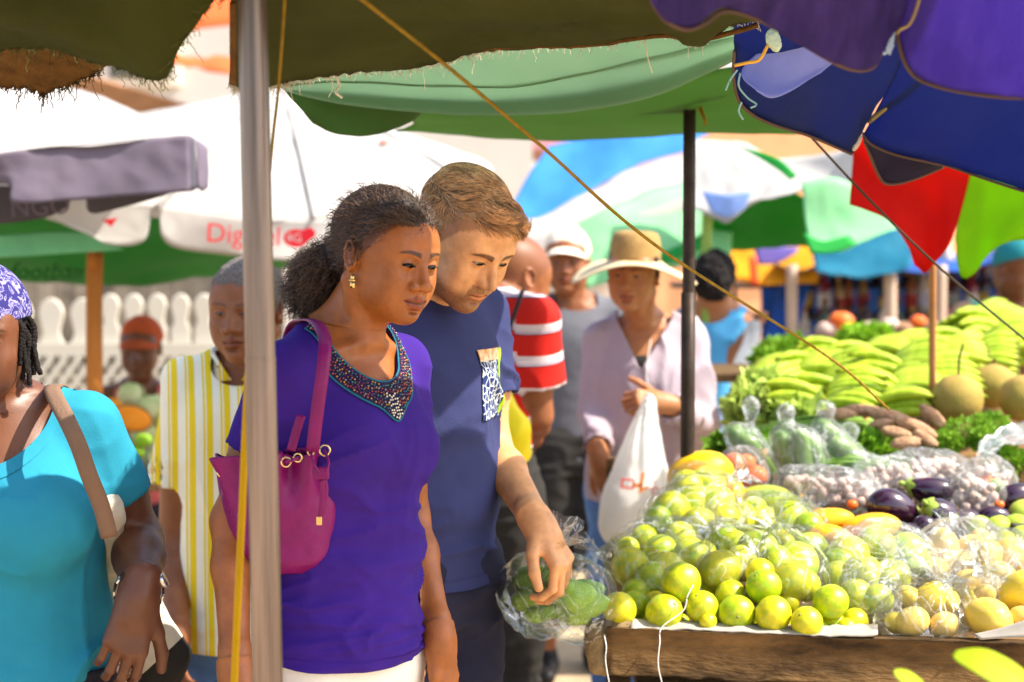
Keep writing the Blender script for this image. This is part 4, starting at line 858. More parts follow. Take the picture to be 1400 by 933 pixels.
textmesh('lettering', 'Digicel', .094, P(333, 322, 5.9), Rt@rotm(z=-3), redt, U5, ext=.002)
th = np.linspace(0, 2*math.pi, 24, endpoint=False); c = P(405, 326, 5.95); V = np.array([c+np.array((.045*math.cos(t)*(1+.5*(math.cos(t) > .6)), 0, .032*math.sin(t)+(.016 if math.cos(t) > .6 else 0))) for t in th]); V = np.concatenate([V, V+np.array((0, .004, 0))]); mk('emblem', V, [tuple(range(24))[::-1], tuple(range(24, 48))]+[(i, (i+1) % 24, 24+(i+1) % 24, 24+i) for i in range(24)], redt, U5, smooth=False)
textmesh('lettering', '4G', .045, P(402, 326, 5.93), Rt, wht, U5, ext=.002)
c = P(150, 303, 5.78); V = np.array([c+np.array(v) for v in ((-.026, 0, .006), (.026, 0, .012), (.004, 0, -.018), (-.026, .004, .006), (.026, .004, .012), (.004, .004, -.018))]); mk('emblem', V, [(2, 1, 0), (3, 4, 5)], redt, U5, smooth=False)
textmesh('lettering', 'football', .09, P(62, 372, 6.6), Rt, mat('dark_green_print', rgb('1a5a28'), rough=.8), U5, ext=.002, shear=.3)
for k, (x, y, cc_) in enumerate([(483, 201, '5a6a8a'), (495, 212, '6a7a9a'), (520, 226, 'c8c060'), (541, 231, 'b0c060'), (511, 237, '8090a8'), (525, 195, 'd08070'), (497, 222, '7a88a0'), (392, 196, 'd07060'), (475, 202, '8a94a8'), (308, 222, 'b0b4bc'), (312, 232, 'b0b4bc')]):
    V, Fc = sphere(8, 6); mk('printed_mark', V*np.array((.022, .012, .010))+P(x, y, 6.75), Fc, mat('print_'+cc_, rgb(cc_), rough=.8), U5)
tube('pole', [P(130, 345, 6.1), P(129, 470, 6.1), np.array((P(129, 560, 6.1)[0], 6.1, 0))], .030, mat('tan_wood', rgb('a86a2c'), rough=.7, var=.2, vs=5, stretch=(1, 1, .2)), U5, sides=12)
tube('strut', [P(126, 352, 6.08), P(134, 352, 6.08)], .05, MATS['tan_wood'], U5, sides=8)
# blue, white and green umbrellas in the middle distance
U4 = empty('umbrella', P(850, 250, 8.0), 0, 'blue, white and pale green striped umbrella in the middle distance', 'umbrella')
patch('blue_panel', [[(752, 196, 8.2), (800, 186, 8.3), (860, 170, 8.3), (1000, 165, 8.3)], [(715, 250, 7.9), (780, 240, 8.0), (860, 215, 8.1), (950, 190, 8.2)], [(690, 300, 7.6), (730, 300, 7.6), (800, 265, 7.8), (860, 236, 8.0), (950, 205, 8.1)]], blu, U4, nu=40, nv=18, wr=.03, ws=2)
patch('white_panel', [[(690, 300, 7.6), (730, 300, 7.6), (800, 262, 7.8), (860, 233, 8.0), (960, 202, 8.1)], [(700, 330, 7.5), (760, 318, 7.5), (830, 290, 7.6), (880, 268, 7.7), (970, 240, 7.9)]], wht, U4, nu=30, nv=10, wr=.02)
patch('mint_panel', [[(760, 320, 7.5), (830, 288, 7.55), (890, 262, 7.7), (980, 235, 7.9)], [(790, 350, 7.4), (850, 345, 7.4), (900, 335, 7.4), (1000, 300, 7.5)], [(800, 395, 7.3), (870, 380, 7.3), (940, 365, 7.3), (1000, 350, 7.3)]], mintc, U4, nu=30, nv=18, wr=.03, ws=2)
patch('white_panel', [[(700, 330, 7.5), (730, 325, 7.5), (790, 306, 7.5)], [(720, 385, 7.4), (760, 370, 7.4), (805, 355, 7.4)]], wht, U4, nu=12, nv=10)
patch('white_stripe', [[(745, 330, 7.44), (830, 306, 7.5), (945, 268, 7.6)], [(755, 344, 7.42), (840, 322, 7.48), (945, 284, 7.58)]], wht, U4, nu=20, nv=5)
patch('green_stripe', [[(858, 362, 7.27), (905, 346, 7.3), (960, 322, 7.34)], [(866, 372, 7.25), (912, 358, 7.27), (965, 336, 7.3)]], mat('leaf_green_canopy', rgb('3fbf5a'), rough=.7, transl=.5), U4, nu=14, nv=4)
U4b = empty('umbrella', P(715, 345, 6.9), 0, 'deep blue umbrella corner beside the man in the white cap', 'umbrella')
patch('panel', [[(690, 322, 6.9), (720, 326, 6.9), (735, 332, 6.9)], [(695, 350, 6.9), (725, 362, 6.9), (755, 372, 6.9)]], blud, U4b, nu=12, nv=8)
U4c = empty('umbrella', P(1060, 270, 7.0), 0, 'white and green umbrella with ragged edge right of the dark pole', 'umbrella')
patch('white_panel', [[(935, 190, 7.4), (1000, 195, 7.4), (1070, 215, 7.2), (1180, 200, 7)], [(940, 240, 7.2), (1010, 245, 7.1), (1100, 250, 7.0), (1200, 260, 6.9)], [(945, 285, 7.0), (975, 296, 6.95), (994, 302, 6.9), (1015, 292, 6.9), (1030, 275, 6.9), (1075, 268, 6.85), (1120, 255, 6.85)]], wht, U4c, nu=40, nv=16, wr=.02)
patch('pale_blue_panel', [[(960, 262, 6.9), (990, 266, 6.86), (1028, 262, 6.86)], [(972, 290, 6.88), (995, 298, 6.86), (1018, 286, 6.86)]], mat('pale_blue_canopy', rgb('a8c4f0'), rough=.7, transl=.5), U4c, nu=12, nv=8, wr=.01)
patch('green_panel', [[(1010, 200, 6.9), (1060, 215, 6.85), (1090, 240, 6.8)], [(1030, 212, 6.88), (1062, 232, 6.84), (1080, 246, 6.8)]], MATS['leaf_green_canopy'], U4c, nu=10, nv=6)
patch('mint_panel', [[(1095, 250, 6.8), (1150, 246, 6.8), (1215, 290, 6.8)], [(1102, 300, 6.75), (1150, 310, 6.75), (1226, 312, 6.75)], [(1110, 345, 6.7), (1150, 344, 6.7), (1180, 330, 6.7), (1225, 314, 6.7)]], mintc, U4c, nu=24, nv=14, wr=.015)
patch('green_edge', [[(1098, 318, 6.72), (1125, 330, 6.7), (1160, 322, 6.7)], [(1108, 347, 6.68), (1140, 346, 6.68), (1172, 334, 6.68)]], MATS['leaf_green_canopy'], U4c, nu=10, nv=6)
patch('lining', [[(960, 288, 7.2), (1000, 300, 7.2), (1060, 262, 7.2), (1110, 280, 7.2)], [(975, 338, 7.6), (1020, 338, 7.6), (1070, 338, 7.6), (1112, 338, 7.6)]], grc, U4c, nu=24, nv=10, wr=.03, ws=3)
U4d = empty('umbrella', P(1050, 365, 9.0), 0, 'yellow umbrella with a violet panel beyond the dark haired shopper', 'umbrella')
patch('yellow_panel', [[(960, 336, 9.2), (1040, 336, 9.2), (1120, 336, 9.2)], [(980, 380, 9.0), (1030, 390, 9.0), (1118, 388, 9.0)]], yel, U4d, nu=20, nv=10, wr=.02)
patch('violet_panel', [[(1030, 338, 8.98), (1060, 338, 8.98), (1092, 338, 8.98)], [(1036, 362, 8.96), (1062, 360, 8.96), (1088, 346, 8.96)]], vio, U4d, nu=10, nv=6)
patch('orange_edge', [[(1024, 350, 8.95), (1034, 350, 8.95)], [(1026, 388, 8.95), (1038, 390, 8.95)]], MATS['orange_paint'], U4d, nu=4, nv=6)
tube('pole', [P(1000, 388, 9.1), np.array((P(1000, 400, 9.1)[0], 9.1, 0))], .03, MATS['dark_steel'], U4d)
U4e = empty('umbrella', P(1180, 350, 8.6), 0, 'teal umbrella over the bottle stall behind the red canopy', 'umbrella')
patch('panel', [[(1110, 345, 9.0), (1180, 320, 9.0), (1260, 320, 9.0)], [(1115, 374, 8.6), (1180, 378, 8.6), (1245, 366, 8.6)]], tealc, U4e, nu=20, nv=10, wr=.02)
tube('pole', [P(1217, 368, 8.7), np.array((P(1222, 460, 8.7)[0], 8.7, 0))], .032, mat('pale_wood', rgb('b8a08c'), rough=.8), U4e)
for (a_, U_, x_) in ((7.2, U5, None),): pass
tube('pole', [P(858, 330, 7.8), np.array((P(858, 400, 7.8)[0], 7.8, 0))], .025, MATS['dark_steel'], U4)
tube('pole', [P(1275, 340, 4.6), np.array((P(1282, 440, 4.9)[0], 4.9, 0))], .010, MATS['brown_beam'], U3, sides=10)
tube('pole', [P(968, 300, 7.0), P(966, 345, 7.0), np.array((P(966, 400, 7.0)[0], 7.0, 0))], .022, mat('green_pole', rgb('8aa84a'), rough=.6), U4c)
# ------------------------------------------------------------------ people: materials
mat('eye', (1, 1, 1), rough=.06, var=.0, spec=.8, attr=True)
mat('skin_brown', rgb('9a5826'), rough=.42, var=.16, vs=38, bump=.14, bs=520, spec=.45, sss=.10, attr=True)
mat('skin_fair', rgb('d69a66'), rough=.46, var=.16, vs=38, bump=.14, bs=520, spec=.4, sss=.10, attr=True)
mat('skin_dark', rgb('6a3f28'), rough=.42, var=.08, vs=26, bump=.06, bs=380, spec=.45, attr=True)
mat('skin_mid', rgb('8a5433'), rough=.5, var=.08, vs=26, bump=.05, bs=300, spec=.35, attr=True)
mat('skin_tan', rgb('a9714a'), rough=.5, var=.08, vs=26, spec=.35, attr=True)
def stripes(name, freq, stops, attr='st', rough=.9, dirv=None, bump=.12):
    """cloth with woven stripes along the attribute or a direction; stops: (pos, colour)"""
    m = mat(name, (1, 1, 1), rough=rough, var=.04, vs=20, bump=bump, bs=240)
    nt = m.node_tree; N = nt.nodes; L = nt.links; bs_ = N['Principled BSDF']; old = bs_.inputs['Base Color'].links[0].from_socket
    if dirv is None: a = N.new('ShaderNodeAttribute'); a.attribute_name = attr; src = a.outputs['Fac']
    else:
        t = N.new('ShaderNodeTexCoord'); v = N.new('ShaderNodeVectorMath'); v.operation = 'DOT_PRODUCT'; v.inputs[1].default_value = dirv; L.new(t.outputs['Object'], v.inputs[0]); src = v.outputs['Value']
    q = N.new('ShaderNodeMath'); q.operation = 'MULTIPLY'; q.inputs[1].default_value = freq; L.new(src, q.inputs[0])
    f = N.new('ShaderNodeMath'); f.operation = 'FRACT'; L.new(q.outputs[0], f.inputs[0])
    r = N.new('ShaderNodeValToRGB'); r.color_ramp.interpolation = 'CONSTANT'; e = r.color_ramp.elements
    for i, (p, c) in enumerate(stops):
        x = e[i] if i < 2 else e.new(p); x.position = p; x.color = (*c, 1)
    L.new(f.outputs[0], r.inputs[0]); mm = N.new('ShaderNodeMix'); mm.data_type = 'RGBA'; mm.blend_type = 'MULTIPLY'; mm.inputs[0].default_value = 1
    L.new(r.outputs[0], mm.inputs[6]); L.new(old, mm.inputs[7]); L.new(mm.outputs[2], bs_.inputs['Base Color']); return m
mat('purple_knit', rgb('36187a'), rough=.85, var=.16, vs=7, bump=.12, bs=300, )
mat('navy_tee', rgb('31365f'), rough=.9, var=.16, vs=6, bump=.14, bs=300)
mat('navy_cotton', rgb('232438'), rough=.9, var=.12, vs=18, bump=.2, bs=300)
mat('white_denim', rgb('ece6da'), rough=.85, var=.03, bump=.15, bs=260)
mat('turquoise_knit', rgb('2888a2'), rough=.9, var=.06, vs=14, bump=.10, bs=300)
mat('dark_denim', rgb('20222f'), rough=.9, var=.2, vs=30, bump=.2, bs=260)
mat('blue_denim', rgb('5d80b4'), rough=.9, var=.2, vs=22, bump=.2, bs=260)
mat('grey_tee', rgb('606066'), rough=.9, var=.07, bump=.1)
mat('black_cotton', rgb('2c2a28'), rough=.9, var=.12, bump=.1)
mat('lilac_voile', rgb('b4a4ae'), rough=.8, var=.05, bump=.1, bs=90, transl=.12)
mat('sky_tee', rgb('5aaede'), rough=.9, var=.06, bump=.1)
mat('mint_tee', rgb('3fbf97'), rough=.9, var=.06, bump=.1)
mat('pink_cotton', rgb('e26f6a'), rough=.9, var=.08, bump=.1)
mat('dark_hair', rgb('2a1c16'), rough=.45, var=.25, vs=60, bump=.4, bs=220, spec=.5)
mat('curly_hair', (.075, .042, .026), rough=.42, var=.3, vs=40, spec=.55, attr=True)
mat('brown_hair', (.50, .27, .12), rough=.38, var=.25, vs=60, spec=.5, attr=True)
mat('grey_hair', rgb('6f6660'), rough=.75, var=.35, vs=160, bump=.6, bs=400)
mat('black_hair', rgb('1c1615'), rough=.7, var=.3, vs=120, bump=.6, bs=300)
mat('magenta_leather', rgb('7a0a5a'), rough=.42, var=.12, vs=20, bump=.15, bs=160, spec=.3)
mat('gold_metal', (.85, .62, .25), rough=.25, var=.05, metal=1.)
mat('silver_metal', (.75, .72, .68), rough=.28, var=.08, metal=1.)
mat('black_leather', rgb('1b1918'), rough=.5, var=.1, bump=.1)
mat('straw', rgb('cdb892'), rough=.85, var=.1, vs=40, bump=.3, bs=160)
mat('straw_band', rgb('977848'), rough=.85, var=.12, vs=40, bump=.4, bs=160)
mat('cream_cap', rgb('e6d6bf'), rough=.9, var=.05)
mat('rust_cap', rgb('b4502a'), rough=.9, var=.08)
mat('khaki_strap', rgb('7f6350'), rough=.9, var=.12, bump=.2, bs=200)
mat('canvas', rgb('d9cbb2'), rough=.92, var=.06, bump=.2, bs=260)
mat('yellow_bag', rgb('e8d018'), rough=.6, var=.06)
mat('white_plastic', rgb('f4f5f2'), rough=.35, var=.02, bump=.25, bs=20, transl=.45, spec=.5)
mat('beads', (1, 1, 1), rough=.25, var=0, spec=.7, attr=True)
mat('thread_teal', rgb('1d6f86'), rough=.8); mat('neck_navy', rgb('2b2448'), rough=.85, bump=.3, bs=300)
mat('white_cotton', rgb('e9e6df'), rough=.9, var=.04, bump=.1)
stripes('red_stripe', 1/.087, [(0, rgb('c22119')), (.50, rgb('1c1a2a')), (.54, rgb('cfc6d6')), (.60, rgb('8b3a3a')), (.63, rgb('dcd3d8')), (.70, rgb('b98c94')), (.74, rgb('e0d8d8')), (.82, rgb('c22119'))])
stripes('yellow_stripe', 1/.040, [(0, rgb('f2ead0')), (.30, rgb('eccb22')), (.42, rgb('f2ead0')), (.50, rgb('eccb22')), (.86, rgb('f2ead0'))], dirv=(1, .35, 0))
def soft(amp=.004, sc=(7, 7, 7), seed=0): return lambda p: amp*fbm(p*np.array(sc), seed, 3)
def scoop(zc, a, bf, bb, y0=0.):
    def f(p):
        b = np.where(p[:, 1] < y0, bf, bb); dz = np.minimum(p[:, 2]-zc, 0)
        return (np.sqrt((p[:, 0]/a)**2+(dz/b)**2)-1)*min(a, bf)
    return f
def bust(sx=.075, y=-.085, z=1.215, r=(.068, .062, .066), k=.05, kk=1.):
    return [el(np.array((m*sx, y, z))*kk, np.array(r)*kk, k=k) for m in (-1, 1)]
# ================================================================== the woman in purple
c = P(473, 480, 2.93)
Wm = Person('young woman in a purple beaded top with curly tied back hair and magenta bag', c[0], c[1], 50, 1.70, 'f',
    head=(2, 12, 3), hs=.945, lash=.6, chin=.006, mouth=.0310, proj=.003, headpos=P(527, 350, 2.90), el_r=P(314, 712, 2.84), wr_r=P(322, 915, 2.74), el_l=P(563, 705, 3.10), wr_l=P(600, 868, 2.97),
    hand_r=dict(sc=.92, d=(.05, -.1, -1), n=(-.8, -.4, 0), side=-1, curl=(25, 30, 20)), hand_l=dict(sc=.90, d=(.12, -.12, -1), n=(.7, -.6, .2), side=-1, curl=(22, 28, 18), thumb=(30, 5, 10)),
    nose=1.55, lip=1.0, jaw=.95, cheek=1.0, brow=.75, smile=.0036, wide=.95, neckr=.047, sw=.148, ru=.038, rw=.0235)
Wm.body(MATS['skin_brown'], hres=.00155, handres=.0025, eye=(.0034, .0040), lid=.0024, brow=(.09, .05, .03), browd=1.0, gaze=(0, -16), lips=(.72, .36, .38), scalp=((.25, .2, .18), .9), tab=HLF)
lvW = [(.46, .158, .115, .145, 0), (.515, .160, .116, .142, 0), (.57, .148, .108, .116, 0), (.62, .134, .104, .096, 0), (.67, .138, .112, .092, 0), (.71, .145, .126, .093, 0), (.74, .145, .128, .093, 0), (.78, .142, .098, .095, 0), (.81, .118, .064, .082, 0), (.84, .062, .045, .06, 0)]
def foldW(p):
    z = p[:, 2]; b = ss(1.16-z, 0, .10); g = ss(z, 1.04, 1.12)*ss(1.30-z, 0, .06)*(p[:, 1] < 0)
    return (.0125*b*ridge(p, (5, 5, 21), 3, 1.1)+.007*ss(1.30-z, 0, .1)*ridge(p, (10, 10, 22), 13, 1.2)+.0035*g*ridge(p, (34, 8, 5), 6, .6)*np.exp(-(p[:, 0]/.06)**2)
            +.0045*ss(1.0-z, 0, .12)*ridge(p, (5, 5, 30), 8, .7)+.002*fbm(p*14, 4)+.003*ss(np.abs(p[:, 0]), .12, .17)*ridge(p, (10, 10, 16), 5))
nfW = scoop(1.425, .080, .088, .05)
Wm.garment('blouse', MATS['purple_knit'], inflate=.006, res=.0050, sleeve=(.52, .52), sr=(1.26, 1.34), hem=.513, neckf=lambda p: nfW(p), folds=foldW, levels=lvW, extra=bust(.064, -.070, 1.222, (.060, .056, .060), kk=1.))
gV, gT = Wm.gV, Wm.gT; gN = normals(gV, gT)
Vb, Tb = cut(gV+gN*.0014, gT, lambda p: .889-p[:, 2]+.12*p[:, 1]); Wm.mk('hem', Vb, Tb, MATS['purple_knit'])
def bandf(p):
    x, z = p[:, 0], p[:, 2]; w = .016+.022*ss(1.40-z, 0, .05)+.020*np.exp(-(x/.022)**2)*(z < 1.345)
    return np.where((p[:, 1] < .0), w-nfW(p), -1.)
Vb, Tb = cut(gV+gN*.0030, gT, bandf); bo = Wm.mk('neck_band', Vb, Tb, MATS['neck_navy'])
# piping along both edges of the band, and the beads
ee = np.sort(np.concatenate([Tb[:, [0, 1]], Tb[:, [1, 2]], Tb[:, [2, 0]]]), 1); ue, ct = np.unique(ee, axis=0, return_counts=True); be = ue[ct == 1]
Vt, qt = tubes(np.stack([Vb[be[:, 0]], (Vb[be[:, 0]]+Vb[be[:, 1]])/2, Vb[be[:, 1]]], 1), .0017, 4); Wm.mk('piping', Vt, qt, MATS['thread_teal'], bo)
bN = normals(Vb, Tb); rng = np.random.default_rng(5); sV, sF = sphere(6, 4); sF = [f for f in sF]; palc = [rgb(c_) for c_ in ('8c2a22', 'a8501e', 'b08428', '28567c', '3c7a76', '7a2c66', '9a8f80', '541f4a', '8c2a22')]
ctr = Vb[Tb].mean(1); val = nfW(ctr); mult = bandf(ctr); bp, bc_ = [], []
order = rng.permutation(len(ctr)); kept = []
for i in order:
    if mult[i] < .0035 or val[i] < .0035: continue
    p_ = ctr[i]
    if kept and (np.linalg.norm(np.array(kept)-p_, axis=1).min() < .0043): continue
    kept.append(p_); row = int(val[i]/.0052)
    cc_ = (.85, .78, .6) if (abs(p_[0]) < .012 and p_[2] < 1.335 and val[i] > .016) else palc[(row*3+rng.integers(0, 3)) % len(palc)]
    bp.append((sV*.0018+p_+bN[Tb[i][0]]*.0030, sF)); bc_.append(np.tile(cc_, (len(sV), 1)))
    if len(kept) > 620: break
V_, F_ = joinf(bp); tag(Wm.mk('bead', V_, F_, MATS['beads'], bo, col=np.concatenate(bc_)), kind='stuff')
Wm.pants('trousers', MATS['white_denim'], top=.55, r=(.066, .058, .048), inflate=-.026, folds=soft(.003, (6, 6, 18)))
Wm.shoes(MATS['canvas'])
# hair: close curly cap drawn back, loose curls, bushy tail
Wm.hair_cap(MATS['dark_hair'], HLF, t=.003, top=-.001, nz=.0012, h=.0022, fade=.05)
def womans_hair():
    rng = np.random.default_rng(21); V, T = Wm.cap; N = normals(V, T); n = 8000; i = rng.integers(0, len(V), n); root = V[i]; nn = N[i]
    tail = np.array((0, .118, -.012)); k = 12; f = hair_f(root, HLF, 0)
    d = tail-root; d /= np.linalg.norm(d, axis=1, keepdims=True); d = d-nn*(d*nn).sum(1, keepdims=True); d /= np.linalg.norm(d, axis=1, keepdims=True)+1e-6
    L = rng.uniform(.020, .045, n); t = np.linspace(0, 1, k); base = root[:, None]+d[:, None]*(L[:, None]*t)[..., None]
    q = (base-CR_C)/CR_R; rr = np.linalg.norm(q, axis=2, keepdims=True); h_ = (.0025+.003*rng.random(n)*ss(f, 0, .05)+.001*ss(f, 0, .05))[:, None]*np.sin(t*2.2+.4)[None]
    surf = CR_C+q/np.maximum(rr, 1)*CR_R; base = np.where((rr < 1.12), CR_C+(q/rr)*CR_R, base); base = base+nn[:, None]*h_[..., None]
    p1 = curl_paths(base, rng.uniform(.0012, .0030, n), rng.uniform(1.5, 4, n), rng); c1 = np.ones((n, 3))*rng.uniform(.6, 1.7, (n, 1))*np.array((1.05, 1, .95))
    # bushy tail
    m = 5500; R = np.array((.046, .052, .060)); C0 = np.array((.0, .140, -.066)); u = rng.normal(size=(m, 3)); u /= np.linalg.norm(u, axis=1, keepdims=True); u *= rng.uniform(.25, 1, (m, 1))**.45
    st = C0+u*R; st[:, 2] -= .010*(u[:, 1] > 0); out = u*np.array((1, 1, 1))+np.array((0, .35, -.55)); out /= np.linalg.norm(out, axis=1, keepdims=True)
    L = rng.uniform(.018, .045, m); base = st[:, None]+out[:, None]*(L[:, None]*t)[..., None]-np.array((0, 0, 1.))*(L[:, None]*.4*t*t)[..., None]
    p2 = curl_paths(base, rng.uniform(.0025, .0058, m), rng.uniform(1.5, 3.6, m), rng); c2 = np.ones((m, 3))*rng.uniform(.6, 1.9, (m, 1))
    # fly-away hairs at the hairline
    e = np.where(f < .012)[0][:160]; bs = root[e]+nn[e]*.001; dd = rng.normal(size=(len(e), 3))*.6+d[e]; b3 = bs[:, None]+dd[:, None]*(.014*t[None, :, None]); b3 = b3+nn[e][:, None]*(.003*np.sin(t*3))[None, :, None]
    p3 = curl_paths(b3, rng.uniform(.001, .002, len(e)), rng.uniform(.5, 2, len(e)), rng)
    o = Wm.strands('curls', MATS['curly_hair'], np.concatenate([p1, p3]), .0005, col=np.concatenate([c1, np.ones((len(e), 3))])); tag(o, kind='stuff')
    V, Q = sdf_mesh([el(C0, R*.90, k=.02), el(C0+np.array((0, -.03, .03)), (.034, .03, .036), k=.03)], .004, C0-.1, C0+.1); V = V+normals(V, Q)*.007*fbm(V*90, 4)[:, None]
    tl = Wm.mk('ponytail', (V*Wm.hs)@Wm.HR.T+Wm.HT, Q, MATS['dark_hair'])
    o = Wm.strands('tail_curls', MATS['curly_hair'], p2, .00058, parent=tl, col=c2); tag(o, kind='stuff')
womans_hair()
# earring
er = Wm.hd((-.078, -.002, -.040)); V, Fc = revolve([(.0042, -.001), (.0058, -.001), (.0058, .001), (.0042, .001)], 20); V = V@rotm(x=90).T
p_ = [(a, b) for a, b in [boxm((0, 0, .004), (.007, .003, .010)), boxm((0, 0, -.008), (.009, .003, .012)), boxm((0, 0, -.001), (.012, .0036, .003))]]
V, Fc = joinf(p_); Wm.mk('earring', V@rotm(z=-50).T@np.eye(3)+er+np.array((0, 0, -.006)), Fc, MATS['gold_metal'])
# ================================================================== the man in navy
c = P(574, 440, 3.32)
Mn = Person('brown haired man in a navy pocket T-shirt holding a bag of cucumbers', c[0], c[1], 52, 1.80, 'm',
    head=(-6, 33, 2), headpos=P(634, 326, 3.22), hs=.96, lash=0, browt=.0058, browz=.0125, proj=-.004, el_l=P(672, 610, 3.46), wr_l=P(735, 716, 3.24), el_r=P(545, 690, 3.20), wr_r=P(560, 822, 3.13),
    hand_l=dict(d=(.50, -.35, -.75), n=(.55, -.35, .65), side=1, curl=(42, 50, 30), thumb=(45, 25, 20)), hand_r=dict(d=(.10, -.2, -1), n=(.2, -.9, .2), side=1, curl=(22, 34, 24), thumb=(30, 5, 10)),
    nose=.85, lip=.55, jaw=1.0, brow=1.35, neckr=.058, sw=.182, ru=.045, rw=.0265, wide=.98)
Mn.body(MATS['skin_fair'], hres=.00165, handres=.0025, eye=(.0028, .0036), lid=.0018, brow=(.14, .09, .06), browd=1.0, gaze=(0, -20), lips=(.88, .55, .50), stubble=1.0, scalp=((.45, .35, .28), .8), iris=(.05, .07, .06))
lvM = [(.46, .160, .112, .118, 0), (.52, .168, .118, .118, 0), (.60, .160, .122, .106, 0), (.67, .162, .124, .108, 0), (.73, .178, .128, .114, 0), (.78, .172, .112, .112, 0), (.81, .138, .078, .090, 0), (.84, .070, .050, .062, 0)]
nfM = scoop(1.485, .074, .028, .012)
Mn.garment('t_shirt', MATS['navy_tee'], inflate=.006, res=.0055, sleeve=(.60, .60), sr=(1.18, 1.34), hem=.515, neckf=lambda p: nfM(p), levels=lvM,
    folds=lambda p: .0120*ridge(p, (5, 5, 11), 12, 1.3)*ss(1.45-p[:, 2], 0, .15)+.003*fbm(p*12, 7)+.006*ss(1.08-p[:, 2], 0, .14)*ridge(p, (4, 4, 17), 17, .9))
gV, gT = Mn.gV, Mn.gT; gN = normals(gV, gT)
Vb, Tb = cut(gV+gN*.0016, gT, lambda p: .945-p[:, 2]-.004*noise(p*9, 2)-.012*(p[:, 1]/.1)*-1); Mn.mk('hem', Vb, Tb, MATS['navy_tee'])
Vb, Tb = cut(gV+gN*.0016, gT, lambda p: .016-nfM(p)); Mn.mk('collar', Vb, Tb, MATS['navy_tee'])
# printed chest pocket on his left chest
def pock(p, x0=.018, x1=.136, z0=1.235, z1=1.370):
    return np.where(p[:, 1] < 0, np.minimum.reduce([p[:, 0]-x0, x1-p[:, 0], p[:, 2]-z0-.012*np.abs(p[:, 0]-.111)/.05*0, z1-p[:, 2]]), -1)
mp_ = mat('pocket_print', (.02, .035, .12), rough=.85, var=0); nt = mp_.node_tree; N = nt.nodes; L = nt.links; tc = N.new('ShaderNodeTexCoord')
vo = N.new('ShaderNodeTexVoronoi'); vo.feature = 'DISTANCE_TO_EDGE'; vo.inputs['Scale'].default_value = 66; L.new(tc.outputs['Object'], vo.inputs['Vector'])
cm = N.new('ShaderNodeMath'); cm.operation = 'LESS_THAN'; cm.inputs[1].default_value = .055; L.new(vo.outputs['Distance'], cm.inputs[0])
mx = N.new('ShaderNodeMix'); mx.data_type = 'RGBA'; mx.inputs[6].default_value = (.015, .03, .13, 1); mx.inputs[7].default_value = (.75, .78, .74, 1); L.new(cm.outputs[0], mx.inputs[0]); L.new(mx.outputs[2], N['Principled BSDF'].inputs['Base Color'])
Vb, Tb = cut(gV+gN*.003, gT, pock); pk = Mn.mk('pocket', Vb, Tb, mp_)
mat('pocket_orange', rgb('d98224'), var=.5, vs=70, col2=rgb('f0e2c0')); mat('pocket_lime', rgb('a4cc1e'), var=.4, vs=60)
Vb, Tb = cut(gV+gN*.0042, gT, lambda p: pock(p, z0=1.348)); Mn.mk('pocket_trim', Vb, Tb, MATS['pocket_orange'], pk)
Vb, Tb = cut(gV+gN*.0045, gT, lambda p: pock(p, x0=.122, z0=1.24)); Mn.mk('pocket_edge', Vb, Tb, MATS['pocket_lime'], pk)
Mn.pants('shorts', MATS['navy_cotton'], top=.565, bottom=.30, r=(.102, .086, .08), inflate=.004)
V_, Q_ = Mn.leg_mesh(1); V_, Q_ = cut(V_, Q_, lambda v: .44*Mn.H-v[:, 2]); Mn.mk('lower_legs', V_, Q_, MATS['skin_fair'], col=np.ones((len(V_), 3)))
Mn.shoes(MATS['canvas'])
Mn.hair_cap(MATS['brown_hair'], HLM, t=.003, top=.002, nz=.0012, h=.0024, fade=.045, colf=lambda v: np.ones((len(v), 3))*.62)
